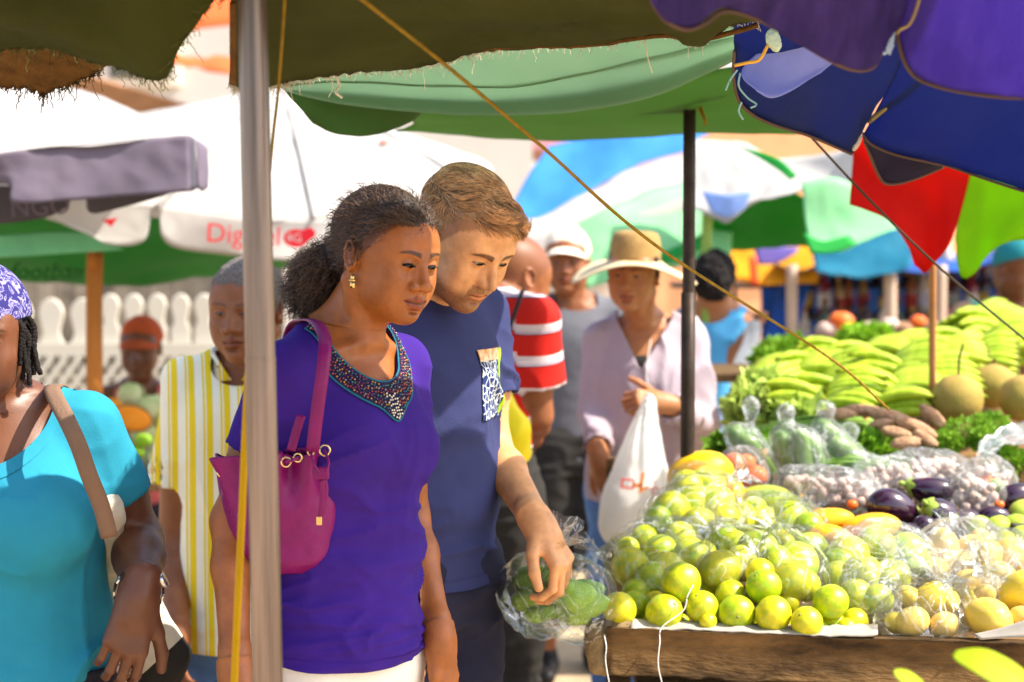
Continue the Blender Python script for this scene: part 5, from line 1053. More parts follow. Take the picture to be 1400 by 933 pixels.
def mans_hair():
    rng = np.random.default_rng(33); V, T = Mn.cap; N = normals(V, T); n = 9500; i = rng.integers(0, len(V), n); root = V[i]-N[i]*.001; nn = N[i]; k = 12; root[:, 1] += 0; t = np.linspace(0, 1, k)
    f = hair_f(root, HLM, 0); topw = ss(root[:, 2], .045, .085)
    # sides: down and back; top: forward, up and across
    wn_ = noise(np.floor(root*42), 3)[:, None]
    side = np.stack([np.zeros(n), np.full(n, .45), np.full(n, -.85)], 1)
    top = np.stack([.75+.3*wn_[:, 0], -.72+.3*noise(root*30, 8), .12+.0*f], 1)
    d = side*(1-topw[:, None])+top*topw[:, None]; d = d-nn*(d*nn).sum(1, keepdims=True)*.9; d /= np.linalg.norm(d, axis=1, keepdims=True)
    L = (.016+.034*topw)*rng.uniform(.75, 1.15, n)*(1-.35*ss(root[:, 1], .02, .09)*topw)
    p = root[:, None]+d[:, None]*(L[:, None]*t)[..., None]
    lift = (.001+.004*topw+.013*topw*ss(-root[:, 1], .02, .06))[:, None]*np.sin(np.minimum(t*2.1+.1, 2.4))[None]*(1+.75*noise(root*30, 5))[:, None]
    q = (p-CR_C)/CR_R; rr = np.linalg.norm(q, axis=2, keepdims=True); p = np.where(rr < 3, CR_C+(q/rr)*CR_R*np.maximum(1.03, 1+.0*rr), p)
    nr = (p-CR_C)/CR_R**2; nr /= np.linalg.norm(nr, axis=2, keepdims=True); p = p+nr*(lift+.002+.003*topw[:, None])[..., None]
    wv_ = np.cross(nn, d); p = p+wv_[:, None]*(.0045*topw[:, None]*np.sin(t[None]*6+5*noise(root*22, 12)[:, None]))[..., None]
    fr = (ss(-root[:, 1], .035, .07)*topw)[:, None]*t[None]**1.5; p[..., 1] -= .004*fr; p[..., 2] += .020*fr; p[..., 0] += .008*fr
    col = np.ones((n, 3))*(1.1+.6*noise(root*110, 9)+.35*rng.normal(size=n)).clip(.35, 2.4)[:, None]*np.array((1, .98, .92))
    o = Mn.strands('hair_strands', MATS['brown_hair'], p, .0007, col=col); tag(o, kind='stuff')
mans_hair()
# ================================================================== magenta bag on her right shoulder
c = P(398, 690, 2.80)
BG = empty('handbag', c, 0, 'magenta leather drawstring handbag hanging from the shoulder of the woman in purple', 'handbag')
ub = c+np.array((0, 0, .085)); lb = c-np.array((0, 0, .115))
bl = [(lb[2], c[0]-.01, c[1]+.03, .045, .04, .04), (lb[2]+.02, c[0]-.01, c[1]+.03, .078, .060, .060), (c[2], c[0]-.022, c[1]+.02, .098, .066, .066), (ub[2]-.02, c[0]-.030, c[1]+.01, .098, .056, .056), (ub[2]+.006, c[0]-.036, c[1], .104, .050, .050)]
V, Q = sdf_mesh([loft(bl, k=.02)], .004, np.array((c[0]-.17, c[1]-.09, lb[2]-.02)), np.array((c[0]+.13, c[1]+.13, ub[2]+.03)))
N = normals(V, Q); th = np.arctan2(V[:, 1]-c[1]-.01, V[:, 0]-c[0]+.03); w = ss(V[:, 2], c[2]-.02, ub[2]); V = V+N*(.013*w*np.sin(th*9+1)+.003*fbm(V*22, 4))[:, None]
V, T = cut(V, Q, lambda p: ub[2]+.004-p[:, 2]+.10*(p[:, 0]-c[0])*1.0+.006*np.sin(np.arctan2(p[:, 1]-c[1]-.01, p[:, 0]-c[0]+.03)*9)); bb = mk('pouch', V, T, MATS['magenta_leather'], BG); solid(bb, .003, -1)
sh_ = Wm.wo(Wm.sh[-1]); sh_top = P(428, 441, 2.80)
def ribbon(name, pts, w, nrm, m, parent, n=40, t=.003):
    p = crv(pts, n); tg = np.gradient(p, axis=0); tg /= np.linalg.norm(tg, axis=1, keepdims=True); nr = np.array(nrm, float) if np.ndim(nrm) == 2 else np.tile(nrm, (n, 1)).astype(float)
    if len(nr) != n: nr = crv(nr, n)
    s = np.cross(tg, nr); s /= np.linalg.norm(s, axis=1, keepdims=True); G = np.stack([p-s*w/2, p-s*w/6+nr*.0008, p+s*w/6+nr*.0008, p+s*w/2]); V, q = grid_surf(G); o = mk(name, V, q, m, parent); solid(o, t, 0); return o
ribbon('strap', [P(427, 618, 2.71), P(434, 560, 2.70), P(442, 500, 2.705), P(444, 465, 2.73), P(434, 443, 2.79), P(418, 438, 2.86), P(398, 450, 2.93), P(385, 520, 2.97), P(372, 640, 2.93)], .021, [(.2, -1, .1), (.2, -1, .1), (.3, -.9, .4), (.3, -.6, .8), (0, 0, 1), (-.3, .5, .6), (-.5, .8, 0)], MATS['magenta_leather'], BG)
ribbon('strap_tab', [P(412, 568, 2.74), P(405, 590, 2.74), P(398, 616, 2.74)], .014, (.1, -1, .1), MATS['magenta_leather'], BG, n=12)
def torus(name, c, R_, r, m, parent, nrm=(0, -1, 0)):
    nrm = np.array(nrm, float); nrm /= np.linalg.norm(nrm); a = np.cross(nrm, (0, 0, 1.)); a /= np.linalg.norm(a); b = np.cross(nrm, a); th = np.linspace(0, 2*math.pi, 21); V, q = tubes(np.stack([c+R_*(math.cos(t)*a+math.sin(t)*b) for t in th])[None], r, 6); return mk(name, V, q, m, parent)
for (x, y, r, d) in ((391, 632, .0075, 2.715), (407, 626, .0065, 2.71), (425, 618, .005, 2.715), (444, 616, .0085, 2.735), (303, 646, .007, 2.77)): torus('grommet', P(x, y, d), r, .0016, MATS['gold_metal'], BG, (.2, -1, 0))
tube('drawcord', [P(391, 632, 2.712), P(399, 630, 2.70), P(407, 626, 2.707)], .0028, MATS['magenta_leather'], BG, sides=6)
tube('drawcord', [P(425, 618, 2.712), P(429, 634, 2.70), P(436, 646, 2.70)], .0024, MATS['magenta_leather'], BG, sides=6)
tube('drawcord', [P(444, 616, 2.73), P(449, 632, 2.71), P(446, 646, 2.70)], .0024, MATS['magenta_leather'], BG, sides=6)
box('tassel_slide', P(439, 647, 2.705), (.026, .010, .020), MATS['magenta_leather'], BG, bw=.003)
ribbon('tassel', [P(440, 655, 2.71), P(441, 680, 2.715), P(438, 708, 2.72)], .008, (.1, -1, .1), MATS['magenta_leather'], BG, n=10); ribbon('tassel', [P(444, 655, 2.712), P(446, 672, 2.715), P(441, 704, 2.72)], .006, (.1, -1, .1), MATS['magenta_leather'], BG, n=10)
box('tassel_end', P(436.5, 712, 2.72), (.009, .006, .014), MATS['gold_metal'], BG, bw=.001)
# ================================================================== woman in turquoise, left edge
c = P(-8, 600, 3.0)
Cy = Person('woman in a turquoise scoop neck top and patterned cap at the left edge', c[0], c[1], 4, 1.56, 'f',
    head=(6, 4, 0), headpos=P(-28, 462, 2.93), hs=1.04, el_l=P(190, 738, 3.08), wr_l=P(190, 812, 2.86), el_r=P(-190, 740, 3.0), wr_r=P(-190, 880, 2.8),
    hand_l=dict(d=(-.22, -.25, -1), n=(.35, -.9, .2), side=-1, curl=(30, 35, 22), thumb=(38, 8, 15), sc=1.08), nose=1.4, lip=1.2, wide=1.26, deep=1.38, sw=.176, ru=.059, rw=.033, neckr=.062, cheek=1.1, jaw=1.1)
Cy.body(MATS['skin_dark'], hres=.0022, bres=.007, handres=.0025, eye=(.0040, .0032), lid=.0014, brow=(.15, .12, .1), lips=(.75, .5, .5), scalp=((.2, .17, .16), .8), tab=HLF, gaze=(10, -5))
lvC = [(.44, .160, .120, .125, 0), (.515, .172, .130, .130, 0), (.57, .168, .134, .118, 0), (.62, .158, .132, .105, 0), (.67, .158, .142, .105, 0), (.71, .164, .160, .108, 0), (.74, .164, .156, .108, 0), (.78, .150, .108, .105, 0), (.81, .128, .072, .085, 0), (.84, .070, .05, .06, 0)]
lvC = [(z, a*1.30, f*1.20, b*1.30, d) for z, a, f, b, d in lvC]
nfC = scoop(1.315, .118, .125, .05)
def foldC(p):
    z = p[:, 2]; return .016*ss(.98-z, 0, .14)*ridge(p, (3.5, 3.5, 16), 31, 1.)+.005*ridge(p, (6, 6, 10), 36, 1.2)*(z < 1.15)+.004*ridge(p, (9, 9, 12), 32)*ss(np.abs(p[:, 0]), .12, .2)+.0025*fbm(p*11, 5)+.003*ridge(p, (12, 12, 5), 35)*(z > 1.1)
Cy.garment('knit_top', MATS['turquoise_knit'], inflate=.006, res=.0065, sleeve=(.60, .60), sr=(1.10, 1.20), thin=.012, hem=.487, levels=lvC, neckf=lambda p: nfC(p), folds=foldC, extra=bust(.105, -.13, 1.095, (.088, .070, .082), k=.06), shr=1, th=.004)
gV, gT = Cy.gV, Cy.gT; gN = normals(gV, gT); Vb, Tb = cut(gV+gN*.0022, gT, lambda p: .020-nfC(p)); Cy.mk('neck_rib', Vb, Tb, MATS['turquoise_knit'])
Cy.pants('jeans', MATS['dark_denim'], top=.53, r=(.125, .09, .07), levels=[(z, a, b*1, c_*1, *r_) if False else (z, a, b, c_, *r_) for (z, a, b, c_, *r_) in [l for l in Cy.lv if l[0] < .66*1.56]], inflate=.004); Cy.shoes(MATS['black_leather'])
# cap with scarf print, twists
mcp = mat('print_cap', rgb('5a4f9c'), rough=.85, var=.0); nt = mcp.node_tree; N = nt.nodes; L = nt.links; tc = N.new('ShaderNodeTexCoord'); nz = N.new('ShaderNodeTexNoise'); nz.inputs['Scale'].default_value = 42; nz.inputs['Distortion'].default_value = 1.4; nz.inputs['Detail'].default_value = 2; L.new(tc.outputs['Object'], nz.inputs['Vector'])
rp = N.new('ShaderNodeValToRGB'); rp.color_ramp.interpolation = 'CONSTANT'; rp.color_ramp.elements[0].color = (*rgb('2c2868'), 1); rp.color_ramp.elements[1].position = .50; rp.color_ramp.elements[1].color = (*rgb('8a84a8'), 1); e_ = rp.color_ramp.elements.new(.56); e_.color = (*rgb('3c3880'), 1); e_ = rp.color_ramp.elements.new(.62); e_.color = (*rgb('7a74a0'), 1); L.new(nz.outputs[0], rp.inputs[0]); L.new(rp.outputs[0], N['Principled BSDF'].inputs['Base Color'])
def cap_on(pr, name, m, rr=(.086, .106, .098), zc=.032, cut_z=.030, brim=True, tilt=.25, bm=None, ret=False):
    V, Q = sdf_mesh([el((0, .018, zc), rr, k=.01)], .004, (-.12, -.13, -.08), (.12, .15, .16)); V, T = cut(V, Q, lambda p: p[:, 2]-cut_z-tilt*(-p[:, 1])*-.35)
    o = pr.mk(name, (V*pr.hs)@pr.HR.T+pr.HT, T, m); solid(o, .003, 0)
    if brim:
        n, k_ = 24, 8; th = np.linspace(-1.15, 1.15, n); G = np.zeros((k_, n, 3))
        for j in range(k_):
            f = j/(k_-1); ex = 1+.75*f*np.cos(th*1.25)**.6; G[j, :, 0] = rr[0]*.98*np.sin(th)*(1+.04*f); G[j, :, 1] = .018-rr[1]*.97*np.cos(th)*ex; G[j, :, 2] = cut_z+.010-.022*f-.020*np.sin(th)**2*(1+.3*f)+.012
        V, q = grid_surf(G); b_ = pr.mk('brim', (V.reshape(-1, 3)*pr.hs)@pr.HR.T+pr.HT, q, bm or m, o); b_.parent = o; solid(b_, .003, 0)
    return o
def reparent(b, o): b.parent = o; return b
Cy.hair_cap(MATS['black_hair'], HLF, t=.006, nz=.003, h=.004)
cap_on(Cy, 'cap', mcp, brim=False, rr=(.090, .112, .105), cut_z=.040, tilt=.1)
th = np.linspace(0, 2*math.pi, 41); Cy.strands('cap_band', MATS['dark_denim'], np.stack([.084*np.sin(th), .018-.106*np.cos(th), .040-.035*.106*np.cos(th)*-.3], 1)[None], .0065, sides=6, taper=None)
rng = np.random.default_rng(8); pth = []
for i in range(46):
    a = rng.uniform(.9, 2.6)*rng.choice((-1, 1)); r0 = np.array((math.sin(a)*.080, .012-math.cos(a)*.090, .030+.01*rng.normal())); p1 = r0+np.array((math.copysign(.012, r0[0]), 0, -.045)); p2 = p1+np.array((rng.normal(0, .006), rng.normal(0, .006), -.045-.02*rng.random())); pth.append(crv([r0, (r0+p1)/2+np.array((math.copysign(.008, r0[0]), 0, 0)), p1, p2], 26))
for q_ in pth: Cy.strands('twist', MATS['black_hair'], np.array([q_]), (.0052+.0012*np.sin(np.linspace(0, 60, 26)))[None], sides=6, taper=(1, 1, .8))
# watch
e_, w_ = Cy.arms[1]; ax = (w_-e_)/np.linalg.norm(w_-e_); c0 = w_-ax*.010; aa = np.cross(ax, (0, 0, 1.)); aa /= np.linalg.norm(aa); bb_ = np.cross(ax, aa)
WT = empty('wristwatch', Cy.wo(c0), 0, 'dark bracelet wristwatch on the wrist of the woman in turquoise', 'wristwatch')
for i in range(22):
    t = i/22*2*math.pi; cR = rotm(); X = math.cos(t)*aa+math.sin(t)*bb_; R = np.stack([Cy.Wm[:3, :3]@v for v in (np.cross(X, ax), ax, X)], 1); V, Fc = boxm((0, 0, 0), (.0088, .016, .004), R); bevel(mk('link', V+Cy.wo(c0+X*.0405), Fc, MATS['dark_steel'] if i % 2 else MATS['silver_metal'], WT, smooth=False), .001, 1)
X = -(Cy.wv((-.6, .8, 0))); X = X-ax*(X@ax); X /= np.linalg.norm(X); V, q = tubes(np.linspace(Cy.wo(c0+X*.039), Cy.wo(c0+X*.049), 3)[None], .015, 20, cap=True); mk('dial', V, q, MATS['silver_metal'], WT)
# her canvas shoulder bag
CB = empty('shoulder_bag', P(190, 850, 3.22), 0, 'cream canvas bag with dark base behind the woman in turquoise', 'bag')
ribbon('strap', [P(150, 735, 2.84), P(138, 690, 2.82), P(122, 650, 2.80), P(108, 610, 2.80), P(92, 575, 2.82), P(76, 545, 2.88), P(72, 530, 2.98), P(90, 540, 3.1), P(130, 640, 3.22), P(160, 740, 3.25)], .028, [(0, -1, .2), (0, -1, .2), (0, -1, .3), (0, -.8, .6), (0, -.2, 1), (0, .5, .8), (.2, 1, 0)], MATS['khaki_strap'], CB, n=50, t=.004)
V, Q = sdf_mesh([rc(P(160, 715, 3.12), P(165, 800, 3.18), .020, .042, k=.04), rc(P(165, 770, 3.18), P(214, 900, 3.20), .035, .066, k=.05), el(P(150, 700, 2.98), (.020, .03, .03), k=.03), rc(P(150, 700, 2.98), P(160, 760, 3.10), .018, .03, k=.03)], .006, P(190, 800, 3.15)-np.array((.2, .25, .22)), P(190, 800, 3.15)+np.array((.2, .25, .24)))
V = V+normals(V, Q)*(.006*ridge(V, (18, 18, 7), 4)+.003*fbm(V*25, 3))[:, None]; bz = P(0, 915, 3.2)[2]; sl_ = lambda p: p[:, 2]-bz-.9*(p[:, 0]-P(190, 0, 3.2)[0])
Va, Ta = cut(V, Q, sl_); mk('body', Va, Ta, MATS['canvas'], CB); Va, Ta = cut(V, Q, lambda p: -sl_(p)); mk('base', Va, Ta, MATS['black_cotton'], CB)
# ================================================================== man in the yellow striped shirt
c = P(336, 520, 3.95)
Ye = Person('older man in a yellow and white striped shirt behind the steel pole', c[0], c[1], -6, 1.57, 'm', head=(-8, 4, 0), headpos=P(338, 424, 3.88), hs=1.06,
    el_r=P(236, 742, 4.0), wr_r=P(242, 868, 3.84), el_l=P(440, 742, 4.0), wr_l=P(440, 868, 3.85), hand_r=dict(d=(.05, -.2, -1), n=(-.8, -.5, .2), side=1, curl=(25, 30, 20)), nose=1.3, lip=1.1, sw=.158, wide=1.0, ru=.048, brow=1.2)
Ye.body(MATS['skin_mid'], hres=.0026, bres=.008, handres=.003, brow=(.5, .45, .42), lips=(.75, .5, .48), scalp=((.55, .52, .52), .7), tab=HLM, gaze=(0, -10), eye=(.0036, .003))
Ye.garment('shirt', MATS['yellow_stripe'], inflate=.014, res=.008, sleeve=(.62, .62), sr=(1.25, 1.6), hem=.415, levels=[(.38, .176, .12, .125, 0)]+[(z, a, b_, c_, 0) for z, a, b_, c_ in MAL], neckf=scoop(1.31, .07, .055, .01), folds=lambda p: .008*ridge(p, (6, 6, 6), 41)+.003*fbm(p*9, 2))
for q in (-1, 1):
    a_, b_, c_ = np.array((q*.012, -.085, 1.268)), np.array((q*.055, -.075, 1.262)), np.array((q*.072, -.03, 1.315)); d_ = np.array((q*.05, .055, 1.34)); V = np.array([a_, b_, c_, d_, np.array((q*.06, -.055, 1.330)), np.array((q*.055, .04, 1.365))])
    o = Ye.mk('collar', V, [(0, 1, 2, 4), (4, 2, 3, 5)], MATS['yellow_stripe']); solid(o, .004, 0)
Ye.pants('jeans', MATS['blue_denim'], r=(.085, .078, .07), top=.44, inflate=.0); Ye.shoes(MATS['black_leather']); Ye.hair_cap(MATS['grey_hair'], HLM, t=.006, nz=.002, h=.004)
# ================================================================== seated woman in the rust cap
c = P(190, 520, 7.3)
Re = Person('seated vendor in a rust coloured cap and pink top behind the cut pumpkin', c[0], c[1], 6, 1.62, 'f', gz=0, head=(-8, 8, 0), headpos=P(193, 476, 7.2), hs=1.1, el_l=P(238, 575, 7.2), wr_l=P(215, 610, 6.95), el_r=P(146, 575, 7.2), wr_r=P(170, 610, 6.95), sw=.14, ru=.05)
_dz = Re.HT[2]-.932*1.62
Re.lv = [(z+_dz,)+tuple(r_) for z, *r_ in Re.lv]; Re.neck = Re.neck+np.array((0, 0, _dz)); Re.sh = {k_: v+np.array((0, 0, _dz)) for k_, v in Re.sh.items()}
def quick_body(pr, skin, m_top, z0, neckdz=0., hres=.004, slv=.0):
    """distant figure: one smooth body mesh plus a top"""
    hp = [xf(q, pr.hs, pr.HR, pr.HT) for q in head_prims(pr.o)]; k = pr.k; ru = pr.o.get('ru', .05)
    bp = [loft(pr.lv, k=.03), rc(pr.neck, pr.hd((0, .02, -.05)), .052, .05, k=.02)]
    for m in (-1, 1):
        e, w = pr.arms[m]; bp += [rc(pr.neck+np.array((m*.03, .015, -.015)), pr.sh[m], .038, ru*.92, k=.05), rc(pr.sh[m], e, ru, ru*.8, k=.04), rc(e, w, ru*.8, ru*.55, k=.02), rc(w, w+(w-e)/np.linalg.norm(w-e)*.09, ru*.5, ru*.4, k=.02)]
    al = hp+bp; c = np.array([q.bc for q in bp]); V, Q = sdf_mesh(al, .0045, np.minimum(c.min(0)-.2, pr.HT-.16), np.maximum(c.max(0)+.16, pr.HT+.16))
    o = pr.mk('body', V, Q, skin, col=np.ones((len(V), 3))); pr.skin = o
    g = [loft(pr.lv, k=.03, inflate=.012)]
    for m in (-1, 1):
        e, w = pr.arms[m]; g.append(rc(pr.neck+np.array((m*.045, .015, -.03)), pr.sh[m]+np.array((-m*.02, 0, 0)), .040, ru*.8, k=.05))
        if slv > 0: g.append(cc(pr.sh[m], pr.sh[m]+(e-pr.sh[m])*slv, ru*1.2, ru*1.35, k=.03))
    V, Q = sdf_mesh(g, .008, c.min(0)-.25, c.max(0)+.2); V = V+normals(V, Q)*.004*fbm(V*10, 2)[:, None]; nz_ = pr.neck[2]-.02; V, T = cut(V, Q, scoop(nz_, .085, .09, .06)); V, T = cut(V, T, lambda p: p[:, 2]-z0); o2 = pr.mk('top', V, T, m_top); solid(o2, .003, -1)
quick_body(Re, MATS['skin_dark'], MATS['pink_cotton'], .40)
cap_on(Re, 'cap', MATS['rust_cap'])
V, Q = sdf_mesh([rc((m*.09, .02, .42), (m*.12, -.35, .44), .085, .06, k=.03) for m in (-1, 1)]+[rc((m*.12, -.35, .44), (m*.12, -.36, .06), .058, .04, k=.02) for m in (-1, 1)], .012, (-.3, -.5, -.02), (.3, .2, .56)); Re.mk('trousers', V, Q, MATS['dark_denim'])
ST = empty('stool', (c[0], c[1]+.02, 0), 0, 'low wooden stool under the seated vendor in the rust cap', 'stool')
box('seat', (c[0], c[1]+.02, .335), (.34, .30, .03), MATS['tan_wood'], ST)
for a_ in (-.14, .14):
    for b_ in (-.11, .15): box('leg', (c[0]+a_, c[1]+b_, .16), (.035, .035, .32), MATS['tan_wood'], ST)
# ================================================================== red striped shirt, back to us
c = P(660, 500, 4.75)
Sr = Person('man with shaved head in a red and white striped shirt seen from behind', c[0], c[1], 152, 1.72, 'm', head=(-25, 16, 0), headpos=P(706, 380, 4.8), el_l=P(618, 560, 5.0), wr_l=P(640, 640, 5.1), el_r=P(735, 568, 4.72), wr_r=P(722, 604, 4.95), sw=.165, ru=.052, hand_r=dict(d=(-.6, .5, -.4), n=(.3, -.6, .7), side=1), wide=.85)
Sr.body(MATS['skin_mid'], hres=.003, bres=.008, handres=.004, scalp=((.6, .6, .62), .6), eye=(.003, .003))
Sr.garment('shirt', MATS['red_stripe'], inflate=.016, res=.008, sleeve=(.66, .66), sr=(1.25, 1.55), hem=.50, thin=.014, neckf=scoop(1.43, .07, .03, .015), folds=lambda p: .006*ridge(p, (7, 7, 6), 51)+.003*fbm(p*9, 2))
Sr.pants('trousers', MATS['black_cotton']); Sr.shoes(MATS['black_leather'])
YB = empty('shoulder_bag', P(702, 585, 4.45), 0, 'bright yellow bag with a black strap on the man in red stripes', 'bag')
V, Q = sdf_mesh([rc(P(684, 540, 4.42), P(700, 590, 4.42), .03, .045, k=.03), rc(P(700, 590, 4.42), P(716, 618, 4.45), .045, .022, k=.03), rc(P(676, 600, 4.42), P(700, 625, 4.42), .04, .035, k=.04)], .006, P(700, 580, 4.42)-.16, P(700, 580, 4.42)+.16); V = V+normals(V, Q)*.004*ridge(V, (14, 14, 14), 3)[:, None]; mk('pouch', V, Q, MATS['yellow_bag'], YB)
tube('strap', [P(723, 602, 4.45), P(700, 545, 4.47), P(684, 500, 4.5), P(695, 455, 4.55), P(712, 405, 4.6), P(716, 396, 4.68)], .006, MATS['black_leather'], YB)
# ================================================================== man in grey with the cream cap
c = P(785, 480, 6.25)
Gr = Person('man in a dark grey T-shirt, black shorts and cream cap', c[0], c[1], 6, 1.66, 'm', head=(-14, 0, 0), headpos=P(775, 358, 6.2), hs=1.02, sw=.165, wide=.92, nose=1.2, lip=1.1, neckr=.052, el_r=P(735, 520, 6.3), wr_r=P(728, 590, 6.2), el_l=P(845, 520, 6.3), wr_l=P(848, 590, 6.2), hand_r=dict(d=(0, -.1, -1), n=(-1, 0, 0), side=1), legs={-1: ((-.0, 0), (-.0, .02)), 1: ((0, -.05), (0, .12))})
Gr.body(MATS['skin_mid'], hres=.0035, bres=.009, handres=.005, legs=True)
Gr.garment('t_shirt', MATS['grey_tee'], inflate=.014, res=.009, sleeve=(.6, .6), sr=(1.2, 1.4), hem=.49, thin=.014, neckf=scoop(1.38, .08, .03, .015), folds=soft(.005, (7, 7, 9), 4))
Gr.pants('shorts', MATS['black_cotton'], bottom=.24, r=(.112, .10, .10), top=.56); Gr.shoes(MATS['black_leather']); cap_on(Gr, 'cap', MATS['cream_cap'])
# ================================================================== woman in the straw hat
c = P(882, 520, 5.25)
Ha = Person('woman in a wide brimmed straw hat and pale lilac blouse', c[0], c[1], -10, 1.62, 'f', head=(-6, 2, 3), headpos=P(866, 376, 5.15), hs=.98, sw=.148, wide=1.0, ru=.042, nose=1.2, lip=1.2, smile=0,
    el_r=P(816, 562, 5.25), wr_r=P(818, 622, 5.02), el_l=P(962, 580, 5.2), wr_l=P(908, 552, 4.95), hand_r=dict(d=(.25, -.3, -1), n=(-.6, -.7, .3), side=1, curl=(40, 40, 30)), hand_l=dict(d=(-.9, -.3, .15), n=(.1, -.9, .5), side=1, curl=(55, 60, 40), thumb=(50, 10, 10)))
Ha.body(MATS['skin_tan'], hres=.0028, bres=.008, handres=.003, eye=(.0034, .003), scalp=((.2, .17, .16), .8), tab=HLF, lips=(.8, .5, .5), gaze=(-10, -5))
lvH = [(.44, .175, .13, .13, 0), (.53, .180, .13, .125, 0), (.60, .168, .128, .118, 0), (.67, .162, .128, .112, 0), (.73, .165, .135, .112, 0), (.78, .150, .105, .105, 0), (.81, .125, .075, .09, 0), (.84, .07, .05, .06, 0)]
def nfH(p): return np.where(p[:, 1] < 0, np.maximum(np.abs(p[:, 0])-np.clip((p[:, 2]-1.205)*.55, -.02, .085), -np.ones(len(p))), scoop(1.36, .09, .05, .03)(p))
Ha.garment('blouse', MATS['lilac_voile'], inflate=.020, res=.008, sleeve=(1.82, 1.85), sr=(1.3, 1.1), hem=.50, levels=lvH, neckf=nfH, folds=lambda p: .014*ridge(p, (11, 11, 2.6), 61, .8)+.004*fbm(p*9, 2))
Ha.pants('jeans', MATS['blue_denim'], r=(.105, .078, .066)); Ha.shoes(MATS['canvas']); Ha.hair_cap(MATS['black_hair'], HLF, t=.008, nz=.003, h=.004)
for q_ in (1,): Ha.strands('tie', MATS['white_cotton'], crv([(q_*.03, -.135, 1.30), (q_*.02, -.160, 1.20), (q_*.03, -.165, 1.10), (q_*.045, -.160, 1.02)], 16)[None], .0022, sides=5, frame='local', taper=None)
V_, F_ = sphere(16, 10); Ha.mk('camisole', V_*np.array((.05, .03, .05))+np.array((0, -.095, 1.20)), F_, MATS['black_cotton'])
HT = empty('straw_hat', Ha.wo(Ha.hd((0, .01, .10))), 0, 'wide brimmed straw hat with a darker crown worn by the woman in lilac', 'hat')
n = 64; th = np.linspace(0, 2*math.pi, n, endpoint=False); rings = []
def ring(a, b, z, wav=0): return np.stack([a*np.sin(th), .014-b*np.cos(th), z+wav*(np.sin(2*th+.6)*.6+np.cos(th*3)*.25-.55*np.abs(np.sin(th))**3)], 1)
crown = [ring(.002, .002, .140), ring(.045, .055, .140), ring(.064, .078, .136), ring(.074, .090, .124), ring(.079, .097, .095), ring(.081, .101, .062), ring(.082, .103, .045)]
brim_ = [ring(.082, .103, .047), ring(.100, .120, .036, .004), ring(.130, .145, .027, .012), ring(.165, .170, .022, .024), ring(.192, .190, .018, .034), ring(.203, .198, .013, .038)]
for nm, rg, mt in (('crown', crown, MATS['straw_band']), ('brim', brim_, MATS['straw'])):
    G = np.stack(rg); V = G.reshape(-1, 3); m_ = len(rg); Fc = [(i*n+j, i*n+(j+1) % n, (i+1)*n+(j+1) % n, (i+1)*n+j) for i in range(m_-1) for j in range(n)]
    V = Ha.wo if False else V; W = (V*Ha.hs)@Ha.HR.T+Ha.HT; W = W@Ha.Wm[:3, :3].T+Ha.Wm[:3, 3]; o = mk(nm, W, Fc, mt, HT); solid(o, .003, 0)
# white carrier bag she holds
def carrier(name, label, top, pts, zs, m, print_=None, res=.006, cat='plastic bag'):
    E = empty(name, top, 0, label, cat); V, Q = sdf_mesh([loft(pts, k=.02)], res, np.array((top[0]-.26, top[1]-.2, pts[0][0]-.03)), np.array((top[0]+.26, top[1]+.2, top[2]+.02)))
    N = normals(V, Q); w = ss(V[:, 2], pts[0][0]+.1, top[2]); V = V+N*(.007*w*np.sin(np.arctan2(V[:, 1]-top[1], V[:, 0]-top[0])*11+V[:, 2]*9)+.004*fbm(V*14, 6))[:, None]; mk('sack', V, Q, m, E); return E
tp = P(886, 545, 4.85); zb = P(0, 742, 4.85)[2]; X = lambda px: P(px, 640, 4.85)[0]
lv = [(zb, X(862), 4.85, .07, .05, .05), (zb+.03, X(862), 4.85, .092, .075, .07), (zb+.12, X(868), 4.85, .100, .085, .08), (zb+.22, X(874), 4.85, .078, .06, .06), (zb+.31, X(880), 4.85, .045, .04, .04), (zb+.39, X(886), 4.85, .018, .016, .016), (tp[2]+.01, X(888), 4.86, .010, .010, .01)]
WB = carrier('carrier_bag', 'white plastic carrier bag with red print held by the woman in the straw hat', tp, lv, None, MATS['white_plastic'])
redp, orp = mat('red_print', rgb('e0483a'), rough=.6), mat('orange_print', rgb('f08a2a'), rough=.6)
for (x, y, w_, h_, m_, a_) in ((858, 656, .020, .003, redp, 6), (857, 667, .020, .003, redp, 6), (850, 661, .003, .012, redp, 6), (866, 663, .003, .012, redp, 6), (872, 664, .014, .006, orp, 0), (877, 660, .005, .034, orp, 8), (882, 668, .012, .004, orp, -20)):
    V, Fc = boxm((0, 0, 0), (w_*1.7, .003, h_*1.7), rotm(y=a_)); mk('print', V+P(x, y, 4.755), Fc, m_, WB, smooth=False)
torus('print_ring', P(896, 672, 4.78), .010, .0022, redp, WB, (.3, -1, 0))
textmesh('print', 'SUPER', .016, P(874, 681, 4.757), Rt, redp, WB) if False else None
